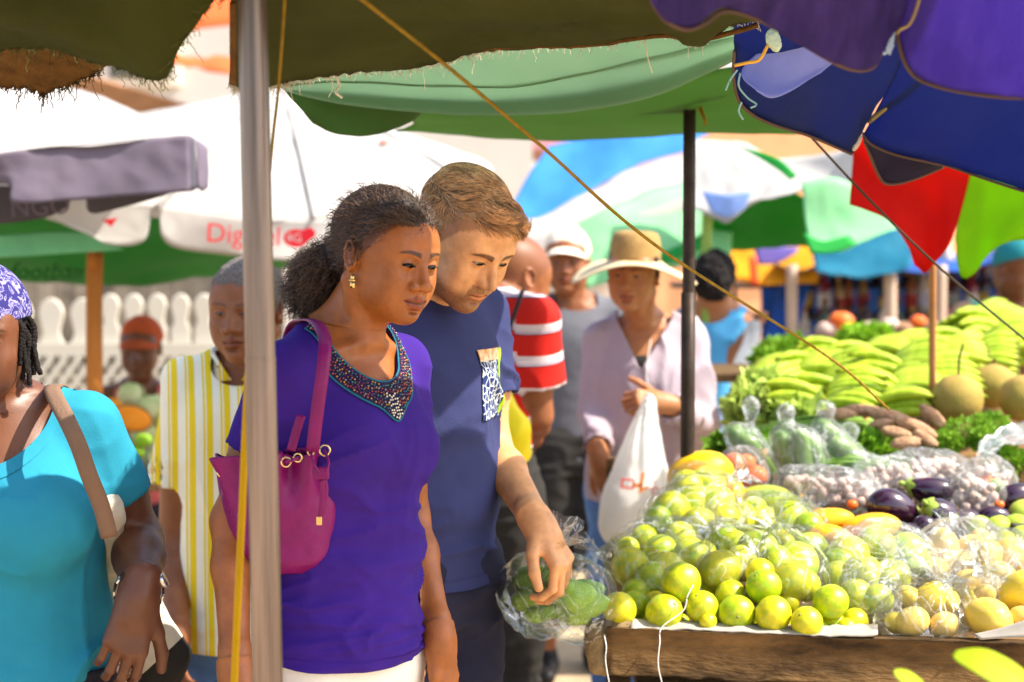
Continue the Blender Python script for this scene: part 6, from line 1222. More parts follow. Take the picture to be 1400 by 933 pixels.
# ================================================================== shopper in light blue, back to us
c = P(976, 500, 7.05)
Bl = Person('dark haired shopper in a light blue T-shirt seen from behind', c[0], c[1], 158, 1.62, 'f', head=(0, 5, 0), headpos=P(978, 384, 7.0), sw=.12, wide=.78, el_r=P(1000, 490, 7.0), wr_r=P(1028, 452, 6.9), el_l=P(950, 500, 7.1), wr_l=P(960, 560, 7.2), ru=.046)
quick_body(Bl, MATS['skin_tan'], MATS['sky_tee'], .80, slv=.6); Bl.pants('jeans', mat('pale_denim', rgb('90acd4'), rough=.9, var=.15, vs=20), r=(.09, .07, .06)); Bl.shoes(MATS['canvas'])
V, Q = sdf_mesh([el((0, .022, .03), (.090, .108, .100)), el((0, .05, -.02), (.075, .08, .075), k=.03)], .005, (-.13, -.14, -.12), (.13, .17, .16)); V = V+normals(V, Q)*(.010*fbm(V*60, 3))[:, None]; V, T = cut(V, Q, lambda p: np.maximum(p[:, 1]+.02, p[:, 2]-.055)); Bl.mk('hair', (V*Bl.hs)@Bl.HR.T+Bl.HT, T, MATS['black_hair'])
tp = P(1030, 440, 6.85); zb = P(0, 545, 6.85)[2]; X = lambda px: P(px, 640, 6.85)[0]
lv = [(zb, X(1022), 6.85, .05, .04, .04), (zb+.05, X(1022), 6.85, .075, .06, .06), (zb+.15, X(1022), 6.85, .06, .05, .05), (zb+.22, X(1026), 6.85, .035, .03, .03), (tp[2], X(1030), 6.85, .022, .02, .02)]
carrier('carrier_bag', 'plain white plastic bag held up by the shopper in light blue', tp, lv, None, MATS['white_plastic'])
# ================================================================== vendor in mint green, far right
c = P(1385, 470, 7.5)
Gn = Person('vendor in a mint green shirt and teal cap bending at the far right', c[0], c[1], 170, 1.62, 'f', head=(30, 10, 0), headpos=P(1388, 366, 7.4), hs=1.1, sw=.17, wide=1.15, el_r=P(1440, 500, 7.4), wr_r=P(1440, 560, 7.3), el_l=P(1320, 492, 7.4), wr_l=P(1310, 540, 7.2), ru=.055)
quick_body(Gn, MATS['skin_dark'], MATS['mint_tee'], .80, slv=.75); cap_on(Gn, 'cap', mat('teal_cloth', rgb('1f7a80'), rough=.8), brim=False, rr=(.092, .112, .10), cut_z=.01); Gn.pants('trousers', MATS['dark_denim']); Gn.shoes(MATS['black_leather'])
# ------------------------------------------------------------------ the fruit and vegetable stall
rng = np.random.default_rng(77)
mat('old_wood', rgb('2a1d10'), rough=.9, var=.35, vs=9, bump=.9, bs=70, stretch=(.45, 1, 1.6), col2=rgb('84643c'))
mat('wood_end', rgb('8a7450'), rough=.9, var=.4, vs=22, bump=.6, bs=90)
mat('lime_skin', rgb('8fae12'), rough=.34, vs=2.5, bump=.10, bs=420, spec=.45, col2=rgb('d6c81c'), rand=.9)
mat('calyx', rgb('8a8a4a'), rough=.8); mat('mango_skin', rgb('d8c42a'), rough=.4, vs=10, bump=.05, bs=200, col2=rgb('e2b878'), var=.3, rand=.5)
mat('papaya_skin', rgb('f0a010'), rough=.4, vs=9, col2=rgb('d8b81c'), bump=.08, bs=120); mat('orange_mango', rgb('f5a012'), rough=.42, vs=8, col2=rgb('f0b428'), bump=.06, bs=150)
mat('melon_skin', rgb('6f8f38'), rough=.5, vs=9, col2=rgb('a8a838'), bump=.1, bs=60); mat('tomato', rgb('e8502a'), rough=.3, vs=6, col2=rgb('f08a30'))
mat('aubergine', (.030, .006, .022), rough=.16, spec=.6, var=.3, coat=.4); mat('aubergine_cap', rgb('9ab04a'), rough=.7, var=.2, vs=60)
mat('breadfruit', rgb('8f8236'), rough=.75, vs=16, col2=rgb('a88a4a'), bump=.3, bs=180); mat('banana_green', rgb('86a018'), rough=.5, vs=8, col2=rgb('b4c434'), rand=.6, bump=.05, attr=True)
mat('cucumber', rgb('3f6a1e'), rough=.4, vs=20, col2=rgb('7a9a38'), stretch=(3, 3, .5), bump=.15, bs=90); mat('herb', rgb('5a8a1c'), rough=.6, vs=20, col2=rgb('8ab02c'), transl=.3)
mat('scallion', rgb('6a9a34'), rough=.5, vs=14, col2=rgb('a8c860'), transl=.2); mat('root_veg', rgb('8a6448'), rough=.85, vs=20, col2=rgb('c09a78'), bump=.7, bs=60)
mat('garlic', rgb('c8bcb4'), rough=.6, vs=30, col2=rgb('b88a7c'), bump=.2); mat('avocado', rgb('86a02c'), rough=.5, vs=14, col2=rgb('b0b848'), bump=.1)
mat('cabbage', rgb('c0cc84'), rough=.6, vs=8, col2=rgb('dcdfb0'), bump=.3, bs=25); mat('pumpkin_flesh', rgb('f08a1c'), rough=.6, vs=10, col2=rgb('f0a030')); mat('pumpkin_rind', rgb('a07a40'), rough=.7, var=.3, vs=12)
mat('red_onion', rgb('6a2448'), rough=.35, var=.3, vs=14); mat('news_sheet', rgb('a8a094'), rough=.9, var=.08, bump=.2, bs=20); mat('dark_crate', rgb('4a4038'), rough=.9, var=.3, vs=10, bump=.3)
mat('leaf_near', rgb('a8c81c'), rough=.5, vs=6, col2=rgb('b8b820'), transl=.35, spots=None) if False else mat('leaf_near', rgb('98b81c'), rough=.5, vs=6, col2=rgb('b4b428'), transl=.35)
FILM = film('clear_film', body=.02, gloss=.45, crease=.26, bsc=15); FILMW = film('milky_film', body=.08, gloss=.45, bsc=20, crease=.36)
def DD(py): return float(np.interp(py, [440, 480, 520, 560, 620, 700, 760, 810, 850, 870], [5.8, 5.3, 4.95, 4.6, 4.25, 3.85, 3.58, 3.42, 3.30, 3.26]))
def frot(): return Euler((random.uniform(0, 6.28), random.uniform(0, 6.28), random.uniform(0, 6.28)))
# stand: sloping deck of planks on trestles, crate boards at the front
STD = empty('market_stand', (1.0, 4.0, 0), 0, 'long sloping wooden market stand carrying the fruit and vegetables', 'stall')
LX = P(812, 858, 3.27)[0]; zf = P(900, 862, 3.27)[2]
dk = [(3.20, zf-.10), (3.75, zf-.03), (4.4, zf+.08), (5.0, zf+.20), (5.9, zf+.32)]
for i in range(4):
    (y0, z0_), (y1, z1_) = dk[i], dk[i+1]; npl = 3
    for j in range(npl):
        ya, yb = y0+(y1-y0)*j/npl, y0+(y1-y0)*(j+1)/npl; za, zb_ = z0_+(z1_-z0_)*j/npl, z0_+(z1_-z0_)*(j+1)/npl; sl = math.degrees(math.atan2(zb_-za, yb-ya)); x0_ = LX+.05+max(0, (yb-3.30))*.37; x1_ = 1.16+(ya-3.2)*.34
        box('plank', ((x0_+x1_)/2, (ya+yb)/2, (za+zb_)/2-.012), (x1_-x0_, math.hypot(yb-ya, zb_-za)-.008, .022), MATS['old_wood'], STD, R=rotm(x=sl), bw=.002)
for x_ in (LX+.15, 1.12):
    for y_, z_ in ((3.35, zf-.13), (4.9, zf+.14)): box('leg', (x_, y_, (z_-.0)/2), (.07, .07, z_), MATS['old_wood'], STD)
# front crate boards
CR = empty('crate', (LX+.5, 3.25, zf-.1), 0, 'rough wooden crate edge in front holding the loose limes', 'crate')
def board(name, a, b, h, t, m, parent, seed=0, droop=0.):
    a, b = np.array(a, float), np.array(b, float); L = np.linalg.norm(b-a); n = 60; u = np.linspace(0, 1, n); dx = (b-a)/L; nr = np.cross(dx, (0, 0, 1.)); nr /= np.linalg.norm(nr)
    rg = []
    for i, s_ in enumerate(u):
        c = a+(b-a)*s_; w1 = .003*noise(np.array([[s_*L*9, 3, seed]]))[0]; w2 = .007*noise(np.array([[s_*L*7, 9, seed]]))[0]+.004*noise(np.array([[s_*L*30, 2, seed]]))[0]; e = .004
        rg.append([c+np.array((0, 0, w1))-nr*0+nr*e, c+np.array((0, 0, w1-e)), c+np.array((0, 0, w2-h+e)), c+np.array((0, 0, w2-h))+nr*e, c+np.array((0, 0, w2-h))+nr*(t-e), c+np.array((0, 0, w2-h+e))+nr*t, c+np.array((0, 0, w1-e))+nr*t, c+np.array((0, 0, w1))+nr*(t-e)])
    G = np.array(rg); V = G.reshape(-1, 3); Fc = [(i*8+j, i*8+(j+1) % 8, (i+1)*8+(j+1) % 8, (i+1)*8+j) for i in range(n-1) for j in range(8)]+[tuple(range(7, -1, -1)), tuple((n-1)*8+j for j in range(8))]
    return mk(name, V, Fc, m, parent, smooth=True)
A_, B_ = P(830, 858, 3.235), P(1480, 885, 3.125)
bd = board('front_board', A_, B_, .092, -.030, MATS['old_wood'], CR, 1)
A2, B2_ = P(806, 866, 3.265), P(836, 850, 3.55)
board('end_board', P(828, 850, 3.25), P(862, 790, 3.85), .105, .048, MATS['wood_end'], CR, 5)
a_ = P(806, 852, 3.255); V, Q = sdf_mesh([rc(P(816, 868, 3.27), P(820, 905, 3.27), .024, .024, k=.02), rc(P(824, 862, 3.28), P(828, 905, 3.28), .020, .022, k=.02)], .004, P(818, 885, 3.27)-.1, P(818, 885, 3.27)+.1)
V = V+normals(V, Q)*(.003*ridge(V, (60, 60, 9), 4)+.002*fbm(V*60, 2))[:, None]; mk('corner_post', V, Q, MATS['wood_end'], CR)
patch('paper_liner', [[(862, 861, 3.232), (950, 862, 3.215), (1080, 866, 3.19), (1200, 868, 3.17)], [(862, 848, 3.27), (950, 850, 3.26), (1080, 854, 3.25), (1200, 856, 3.24)]], MATS['news_sheet'], CR, nu=50, nv=6, wr=.004, ws=30)
box('divider', P(1250, 700, 3.86)+np.array((.05, 0, -.06)), (.7, .02, .10), MATS['dark_crate'], STD, bw=.003)
box('divider', P(1140, 706, 3.82)+np.array((.42, -.02, -.03)), (.10, .26, .06), MATS['dark_crate'], STD, bw=.003)
box('divider', P(1290, 640, 4.18)+np.array((0, 0, -.05)), (.8, .02, .09), MATS['old_wood'], STD, R=rotm(y=-3), bw=.003)
wl = tag(tube('string', [P(1046, 826, 3.2), P(1050, 812, 3.18), P(938, 812, 3.2)] if False else [P(948, 800, 3.24), P(940, 815, 3.225), P(934, 835, 3.215), P(905, 858, 3.20), P(902, 880, 3.19), P(900, 910, 3.19), P(908, 945, 3.2)], .0012, MATS['white_plastic'], n=50, sides=5), 'thin white string hanging over the crate front below the limes', 'string')
tag(tube('string', [P(826, 868, 3.235), P(829, 885, 3.22), P(828, 905, 3.22), P(835, 945, 3.22)], .0012, MATS['white_plastic'], n=30, sides=5), 'thin white string at the left corner of the crate', 'string')
# ---- fruit
def fruit(name, label, cat, group, m, prof=None, sc=(1, 1, 1), dim=.0, nz_=.01, parts=None, seg=(28, 18), bump_f=5):
    V, Fc = sphere(*seg); V = np.array(V)
    if dim: r = np.hypot(V[:, 0], V[:, 1]); V[:, 2] *= 1-dim*np.exp(-(r/.16)**2)
    if prof is not None: V = prof(V)
    V = V*(1+nz_*fbm(V*bump_f/2, 3)[:, None]); V = V*np.array(sc)
    o = mk(name, V, Fc, m, None, world=False); tag(o, label, cat, group)
    if parts: parts(o)
    return o
def stem(o):
    V, Fc = sphere(8, 5); mk('stem_scar', V*np.array((.10, .10, .05))+np.array((0, 0, .955)), Fc, MATS['calyx'], o, world=False)
L0 = fruit('lime', 'loose lime', 'lime', 'loose limes along the crate front', MATS['lime_skin'], dim=.05, nz_=.012, parts=stem)
used = False
def place(o0, pos, r, rot=None, label=None, group=None, first=False):
    o = o0 if first else dup(o0); o.location = tuple(pos); o.scale = tuple(r*random.uniform(.94, 1.06) for _ in range(3))
    o.rotation_euler = rot or frot()
    if label: o['label'] = label
    if group: o['group'] = group
    return o
LM = [(847, 833, 24, 3.27, 'loose lime at the left end of the crate front'), (868, 828, 22, 3.34, 'loose lime just behind the leftmost front lime'), (870, 810, 20, 3.40, 'small yellowish lime tucked under the leftmost bag'), (908, 838, 26, 3.27, 'second loose lime from the left on the paper edge'), (896, 825, 18, 3.36, 'half hidden loose lime behind the second front lime'),
    (931, 796, 28, 3.30, 'largest green lime sitting on top of the front row'), (960, 830, 23, 3.27, 'green lime at the front touched by the white string'), (973, 801, 15, 3.40, 'small lime peeking between the bags above the front row'), (998, 814, 21, 3.33, 'yellow lime behind the front row under the middle bag'), (1007, 838, 26, 3.26, 'broad green lime at the middle of the front row'),
    (1044, 802, 24, 3.30, 'yellow lime with a small dark scar on the upper row'), (1057, 840, 25, 3.24, 'bright yellow-green lime right of the middle front lime'), (1039, 784, 20, 3.36, 'yellow lime just behind the scarred upper lime'), (1076, 826, 17, 3.34, 'lime half hidden behind the bright front lime'), (1103, 851, 23, 3.21, 'lime at the right end of the front row'), (1136, 823, 24, 3.26, 'mottled olive lime on top at the right'),
    (1142, 855, 17, 3.27, 'small lime low against the board'), (1169, 850, 19, 3.27, 'yellow lime beside the right bag'), (1157, 860, 15, 3.25, 'rightmost small lime sunk behind the board'), (968, 850, 12, 3.24, 'tiny sliver of lime low behind the board'), (930, 852, 14, 3.32, 'lime sunk between the second and third front limes'), (983, 842, 15, 3.34, 'lime wedged low between two front limes'), (1082, 858, 14, 3.26, 'lime sunk low between the right front limes'), (885, 848, 14, 3.33, 'lime sunk low beside the leftmost front lime'), (1030, 850, 14, 3.33, 'lime sunk low behind the middle front limes'), (1120, 862, 15, 3.25, 'lime low beside the right end front lime')]
for i, (x, y, r, d, lb_) in enumerate(LM):
    place(L0, P(x, y, d), r*d/F_PX, label=lb_, first=(i == 0))
# bagged fruit: each bag a film of its own round single fruits
BAGL = dup(L0); BAGL['label'] = 'lime'; used_b = [0]
def bag(label, fr, knot, group=None, film_=FILM, fcat='lime', fruits=None, swell=.008, res=.0045, tail=1., flab='limes', sc_=1.14):
    """fr: (px,py,rpx,depth) fruits; knot: (px,py,d)"""
    K = P(*knot); pts = [P(x, y, d) for x, y, r, d in fr]; rad = [r*d/F_PX for x, y, r, d in fr]
    order_ = {j: n_ for n_, j in enumerate(sorted(range(len(fr)), key=lambda j: fr[j][0]))}; ON = ['leftmost', 'second', 'third', 'fourth', 'fifth', 'sixth', 'seventh', 'eighth', 'ninth', 'tenth', 'eleventh']; where_ = flab.split(' in ', 1)[1]; n_f = len(fr)
    for i, (p_, r) in enumerate(zip(pts, rad)):
        o = (fruits or BAGL) if used_b[0] == 0 and fruits is None else dup(fruits or BAGL)
        if fruits is None: used_b[0] = 1
        rk = order_[i]; lb1 = f'leftmost {fcat} in {where_}' if rk == 0 else (f'rightmost {fcat} in {where_}' if rk == n_f-1 else f'{ON[rk]} {fcat} from the left in {where_}')
        place(o, p_, r*sc_, label=lb1, group=flab, first=True)
        if fcat: o['category'] = fcat
    c = np.mean(pts, 0); pr = [el(p_, (r+swell,)*3, k=.075) for p_, r in zip(pts, rad)]
    pr.append(rc(c+np.array((0, 0, .0)), K-(K-c)*.12, min(.05, max(rad)*1.2), .010, k=.05)); dirk = K-c; dirk /= np.linalg.norm(dirk)
    f0 = K+dirk*.004; pr.append(rc(K-dirk*.02, f0, .010, .006, k=.012))
    lo = np.min(pts, 0)-max(rad)-.03; hi = np.max(pts, 0)+max(rad)+.03; lo = np.minimum(lo, K-.04); hi = np.maximum(hi, K+.04)
    V, Q = sdf_mesh(pr, res, lo, hi); N = normals(V, Q); dv = V-K; L = np.linalg.norm(dv, axis=1); a_ = np.cross(dirk, (0, 1, .3)); a_ /= np.linalg.norm(a_); b_ = np.cross(dirk, a_); ang = np.arctan2(dv@b_, dv@a_)
    s0 = rng.uniform(0, 9); V = V+N*(.0055*np.exp(-L/.13)*np.sin(ang*13+s0+2*noise(V*20))+.0025*ridge(V, (24, 24, 24), int(s0*10)))[:, None]
    o = mk('plastic_bag', V, Q, film_, None); tag(o, label, 'plastic bag', group)
    # the tied mouth and its flared tail
    n, k_ = 28, 7; G = np.zeros((k_, n, 3)); th = np.linspace(0, 2*math.pi, n)
    for j in range(k_):
        f = j/(k_-1); R_ = .006+.028*f**1.3*tail; w = 1+.35*np.sin(th*5+s0)*f; G[j] = f0+dirk*.040*f*tail+(R_*w)[:, None]*(np.cos(th)[:, None]*a_+np.sin(th)[:, None]*b_)+dirk*(.008*f*np.sin(th*3+s0))[:, None]
    V, q = grid_surf(G); mk('gathered_end', V, q, FILMW, o); torus('knot', K, .0075, .0022, FILMW, o, dirk)
    return o
GL = 'limes inside clear bags'
bag('clear bag of limes lowest at the left corner of the heap', [(862, 775, 24, 3.48), (903, 755, 22, 3.55), (945, 762, 24, 3.5), (890, 790, 20, 3.42), (930, 735, 20, 3.6), (912, 780, 22, 3.44), (858, 750, 15, 3.55), (880, 738, 18, 3.62)], (823, 756, 3.45), flab='limes in the bag at the left corner of the heap')
bag('clear bag of limes on top of the left heap below the papaya', [(918, 700, 25, 3.70), (948, 692, 26, 3.74), (975, 690, 26, 3.74), (940, 668, 22, 3.86), (965, 665, 24, 3.88), (900, 712, 18, 3.66), (990, 710, 20, 3.68), (955, 715, 20, 3.66)], (1000, 658, 3.72), flab='limes in the top bag below the papaya')
bag('clear bag of limes in the middle above the front row', [(1036, 752, 26, 3.46), (985, 780, 26, 3.38), (1005, 748, 20, 3.56), (962, 760, 18, 3.56), (990, 735, 18, 3.62), (1015, 770, 22, 3.44)], (975, 724, 3.46), flab='limes in the middle bag above the front row')
bag('clear bag of large limes right of the middle bag', [(1090, 770, 26, 3.44), (1082, 795, 26, 3.36), (1062, 772, 24, 3.42), (1108, 752, 22, 3.56), (1066, 745, 20, 3.6), (1100, 800, 20, 3.38)], (1062, 725, 3.44), flab='limes in the bag right of the middle')
bag('flat clear bag of limes behind the middle of the heap', [(1010, 712, 24, 3.74), (1045, 716, 22, 3.74), (1078, 712, 24, 3.74), (1105, 722, 20, 3.7), (1030, 700, 18, 3.82), (1060, 735, 18, 3.66)], (1092, 692, 3.66), flab='limes in the flat bag behind the middle')
bag('clear bag of limes at the right below the orange mangoes', [(1160, 760, 26, 3.52), (1200, 752, 26, 3.55), (1240, 755, 24, 3.55), (1218, 790, 24, 3.42), (1180, 785, 24, 3.42), (1145, 790, 20, 3.44), (1250, 775, 20, 3.5), (1170, 815, 22, 3.34), (1195, 740, 20, 3.62), (1148, 770, 20, 3.5), (1200, 820, 20, 3.32)], (1218, 762, 3.36), film_=FILMW, flab='limes in the milky bag below the orange mangoes')
MG = fruit('mango', 'yellow mango', 'mango', 'mangoes', MATS['mango_skin'], sc=(1, .86, 1.22), nz_=.03)
bag('clear bag of yellow mangoes standing at the front right', [(1248, 850, 26, 3.22), (1290, 855, 24, 3.22), (1275, 820, 26, 3.32), (1245, 820, 22, 3.34), (1295, 825, 20, 3.32), (1225, 852, 18, 3.24)], (1284, 800, 3.22), fruits=MG, fcat='mango', flab='yellow mangoes in the bag at the front right', sc_=.92)
bag('clear bag of pale fruit behind the front right mangoes', [(1290, 745, 24, 3.62), (1325, 752, 24, 3.62), (1255, 765, 20, 3.58), (1310, 770, 24, 3.54), (1340, 745, 20, 3.64), (1280, 785, 24, 3.5)], (1300, 730, 3.6), film_=FILMW, fruits=MG, fcat='mango', flab='mangoes in the bag behind the front right', sc_=.9)
bag('clear bag of mangoes at the right edge of the stall', [(1362, 790, 30, 3.42), (1330, 800, 26, 3.42), (1325, 822, 22, 3.38), (1385, 760, 26, 3.52), (1355, 762, 24, 3.52)], (1345, 770, 3.36), fruits=MG, fcat='mango', flab='mangoes in the bag at the right edge', sc_=.92)
bag('milky knotted bag between the mango bags', [(1330, 822, 14, 3.34), (1345, 815, 14, 3.34)], (1352, 798, 3.32), film_=FILMW, fruits=MG, fcat='mango', flab='small mangoes in the milky knotted bag', tail=1.4)
for i, (x, y, r, d, rt, lb_) in enumerate([(1352, 845, 32, 3.2, (90, 30), 'large pink flushed mango at the front right corner'), (1400, 808, 34, 3.26, (60, -20), 'large yellow mango at the right edge'), (1330, 838, 18, 3.32, (10, 40), 'small green mango half hidden behind the flushed mango'), (1400, 850, 22, 3.2, (80, 60), 'mango low at the right corner of the crate')]):
    o = place(MG, P(x, y, d), r*d/F_PX, Euler((math.radians(rt[0]), math.radians(rt[1]), .3)), lb_, first=(i == 0)); o['group'] = 'loose mangoes at the right corner'
tag(patch('cloth', [[(1330, 868, 3.14), (1370, 858, 3.12), (1420, 842, 3.1)], [(1340, 874, 3.12), (1375, 872, 3.1), (1420, 872, 3.08)]], MATS['news_sheet'], nu=16, nv=6, wr=.004), 'folded pale paper under the mangoes at the right corner', 'paper')
def big(name, label, cat, x, y, rx, rz, d, m, rot=0, ry=None, nz_=.03, prof=None, parts=None, roll=0):
    V, Fc = sphere(36, 24); V = np.array(V)
    if prof: V = prof(V)
    V = V*(1+nz_*fbm(V*2, int(x))[:, None]); s_ = d/F_PX; V = V*np.array((rx*s_, (ry or rz)*s_, rz*s_)); V = V@rotm(y=rot, x=roll).T
    o = mk(name, V+P(x, y, d), Fc, m); tag(o, label, cat); return o
big('papaya', 'large orange yellow papaya crowning the left heap', 'papaya', 957, 648, 46, 31, 3.95, MATS['papaya_skin'], rot=-12, nz_=.03)
big('melon', 'green and yellow melon behind the bagged limes', 'melon', 1048, 690, 46, 27, 3.92, MATS['melon_skin'], rot=4)
big('papaya', 'small yellow papaya end between the large papaya and the melon', 'papaya', 1000, 682, 16, 26, 3.9, MATS['papaya_skin'], rot=20)
for x, y, a_, b_, rt, lb_ in ((1130, 712, 38, 17, -6, 'rear orange mango left of the aubergines'), (1190, 722, 42, 20, -8, 'front orange mango left of the aubergines'), (1132, 734, 34, 18, 10, 'orange mango lowest beneath the other two')): big('mango', lb_, 'mango', x, y, a_, b_, DD(y)-.02, MATS['orange_mango'], rot=rt)
def tomato(x, y, r, d, lb_): o = big('tomato', lb_, 'tomato', x, y, r, r*.85, d, MATS['tomato'], nz_=.04); return o
for x, y, r, lb_ in ((1003, 634, 17, 'upper orange tomato in the small bag'), (1030, 652, 19, 'lower red tomato in the small bag'), (1020, 632, 13, 'small tomato at the back of the bag'), (1014, 655, 13, 'small tomato low in the bag')): tomato(x, y, r, 4.12, lb_)
V, Q = sdf_mesh([el(P(x, y, 4.12), (r*4.12/F_PX+.006,)*3, k=.05) for x, y, r in ((1003, 634, 17), (1030, 652, 19), (1020, 632, 13), (1014, 655, 13))]+[rc(P(1020, 635, 4.1), P(1046, 618, 4.08), .02, .008, k=.04)], .006, P(1020, 640, 4.12)-.16, P(1020, 640, 4.12)+.16); tag(mk('plastic_bag', V, Q, FILMW), 'small clear bag of red tomatoes behind the melon', 'plastic bag')
# aubergines
def auberg(x, y, L, w, d, rot, lb_, yaw=0, cap=1):
    s_ = d/F_PX; V, Fc = sphere(32, 22); V = np.array(V); V[:, :2] *= (1-.22*V[:, 2:3]); V = V*np.array((w*s_, w*s_, L*s_)); V[:, 0] += .12*L*s_*(V[:, 2]/(L*s_))**2; R = rotm(z=yaw)@rotm(y=rot)
    o = mk('aubergine', V@R.T+P(x, y, d), Fc, MATS['aubergine']); tag(o, lb_, 'aubergine', 'aubergines')
    n = 40; th = np.linspace(0, 2*math.pi, n, endpoint=False); rg = []
    for j, f in enumerate((0, .35, .7, 1)):
        zz = 1.06-.34*f*(.75+.25*np.cos(th*5)); rr_ = np.sqrt(np.clip(1-(zz/1.10)**2, 0.003, 1))*(1-.22*zz)*1.10; rg.append(np.stack([rr_*np.cos(th)*w*s_, rr_*np.sin(th)*w*s_, zz*L*s_], 1))
    G = np.stack(rg); V = G.reshape(-1, 3); V[:, 0] += .12*L*s_*(V[:, 2]/(L*s_))**2; Fc = [(i*n+j, i*n+(j+1) % n, (i+1)*n+(j+1) % n, (i+1)*n+j) for i in range(3) for j in range(n)]; mk('calyx', V@R.T+P(x, y, d), Fc, MATS['aubergine_cap'], o)
    a_ = R@np.array((.12*L*s_, 0, L*s_*1.0)); b_ = R@np.array((.18*L*s_, 0, L*s_*1.30)); tube('stalk', [P(x, y, d)+a_, P(x, y, d)+b_], .006, MATS['aubergine_cap'], o, sides=7, n=6); return o
auberg(1222, 693, 38, 23, 3.84, 108, 'glossy aubergine foremost of the pile'); auberg(1272, 672, 34, 20, 3.98, -82, 'aubergine lying at the top of the pile'); auberg(1283, 703, 26, 22, 3.82, -62, 'round aubergine in the middle of the pile', 30)
auberg(1318, 712, 24, 17, 3.82, -80, 'short aubergine at the right of the pile', 20); auberg(1250, 735, 26, 16, 3.72, 120, 'aubergine underneath the pile showing its stalk', -20); auberg(1268, 720, 22, 14, 3.76, 110, 'small dark aubergine wedged under the round one')
auberg(1388, 678, 26, 18, 3.94, 60, 'aubergine standing at the right edge'); auberg(1362, 706, 28, 14, 3.84, 95, 'aubergine lying low near the right edge'); auberg(1098, 687, 16, 17, 3.98, 90, 'small purple streaked aubergine in the bagged garlic')
# avocados / green fruit right edge
AV = fruit('avocado', 'avocado', 'avocado', 'green avocados right of the aubergines', MATS['avocado'], sc=(1, 1, 1.25), nz_=.03)
for i, (x, y, r, lb_) in enumerate([(1338, 722, 18, 'leftmost avocado of the right hand pile'), (1365, 724, 20, 'broad avocado at the middle of the right hand pile'), (1390, 722, 22, 'green avocado nearest the right edge'), (1398, 742, 22, 'lower avocado at the right edge'), (1398, 700, 18, 'upper avocado at the right edge'), (1372, 742, 18, 'avocado under the broad one')]): place(AV, P(x, y, DD(y)), r*DD(y)/F_PX*.92, label=lb_, first=(i == 0))
# breadfruit with its stalk
def stalk(o, pts, r, m='dark_steel'): tube('stalk', pts, r, mat('brown_stalk', rgb('6a4a2c'), rough=.9), o, sides=7)
for x, y, a_, b_, lb_, d in ((1309, 546, 36, 34, 'round brown green breadfruit with a long stalk', 4.62), (1358, 528, 34, 30, 'yellowish breadfruit behind the stalked one', 4.85), (1398, 545, 32, 32, 'yellow breadfruit at the right edge', 4.6)):
    o = big('breadfruit', lb_, 'breadfruit', x, y, a_, b_, d, MATS['breadfruit'], nz_=.03)
    if x == 1309: stalk(o, [P(1310, 515, 4.62), P(1311, 498, 4.62), P(1312, 488, 4.6), P(1317, 470, 4.6)], .0035)
    else: stalk(o, [P(x, y-b_+3, d), P(x+2, y-b_-8, d)], .005)
# ---- bananas: hands of single fingers
def banana_mesh():
    k = 12; t = np.linspace(-1, 1, k); p = np.stack([.5*t, 0*t, .13*(1-t*t)], 1); V, q = tubes(p[None], .088*np.array([.28, .45, .75, .95, 1, 1, 1, 1, .95, .75, .42, .22])[None], 6, cap=True); return V, q
BV, BQ = banana_mesh()
BH = empty('banana_hand', (0, 0, 0), 0, 'x', 'bananas', 'hands of green bananas'); bcol = np.ones((len(BV), 3)); rg_ = np.arange(len(BV))//6; bcol[rg_ == 0] = (.12, .08, .05); bcol[rg_ == 11] = (.25, .2, .1); bcol[rg_ == 1] = (.6, .5, .4); b0 = mk('banana', BV, BQ, MATS['banana_green'], BH, world=False, col=bcol)
b0.location = (0, 0, 0)
for j in range(1, 18):
    b = dup(b0); b.parent = BH; row, col_ = j % 3, j//3; b.location = (row*.06+.01*random.random(), (col_-2.5)*.155+.03*(row % 2), row*.15-.05); b.rotation_euler = (random.uniform(-.15, .15), random.uniform(-.08, .08), (col_-2.5)*.07+random.uniform(-.05, .05))
b0.location = (0, -2.5*.17, 0); V, Q = sdf_mesh([rc((-.52, -.40, .05), (-.52, .42, .05), .07, .07, k=.03)], .03, (-.8, -.7, -.2), (-.2, .7, .3)); mk('crown', V, Q, mat('banana_crown', rgb('7a8a2c'), rough=.7), BH, world=False)
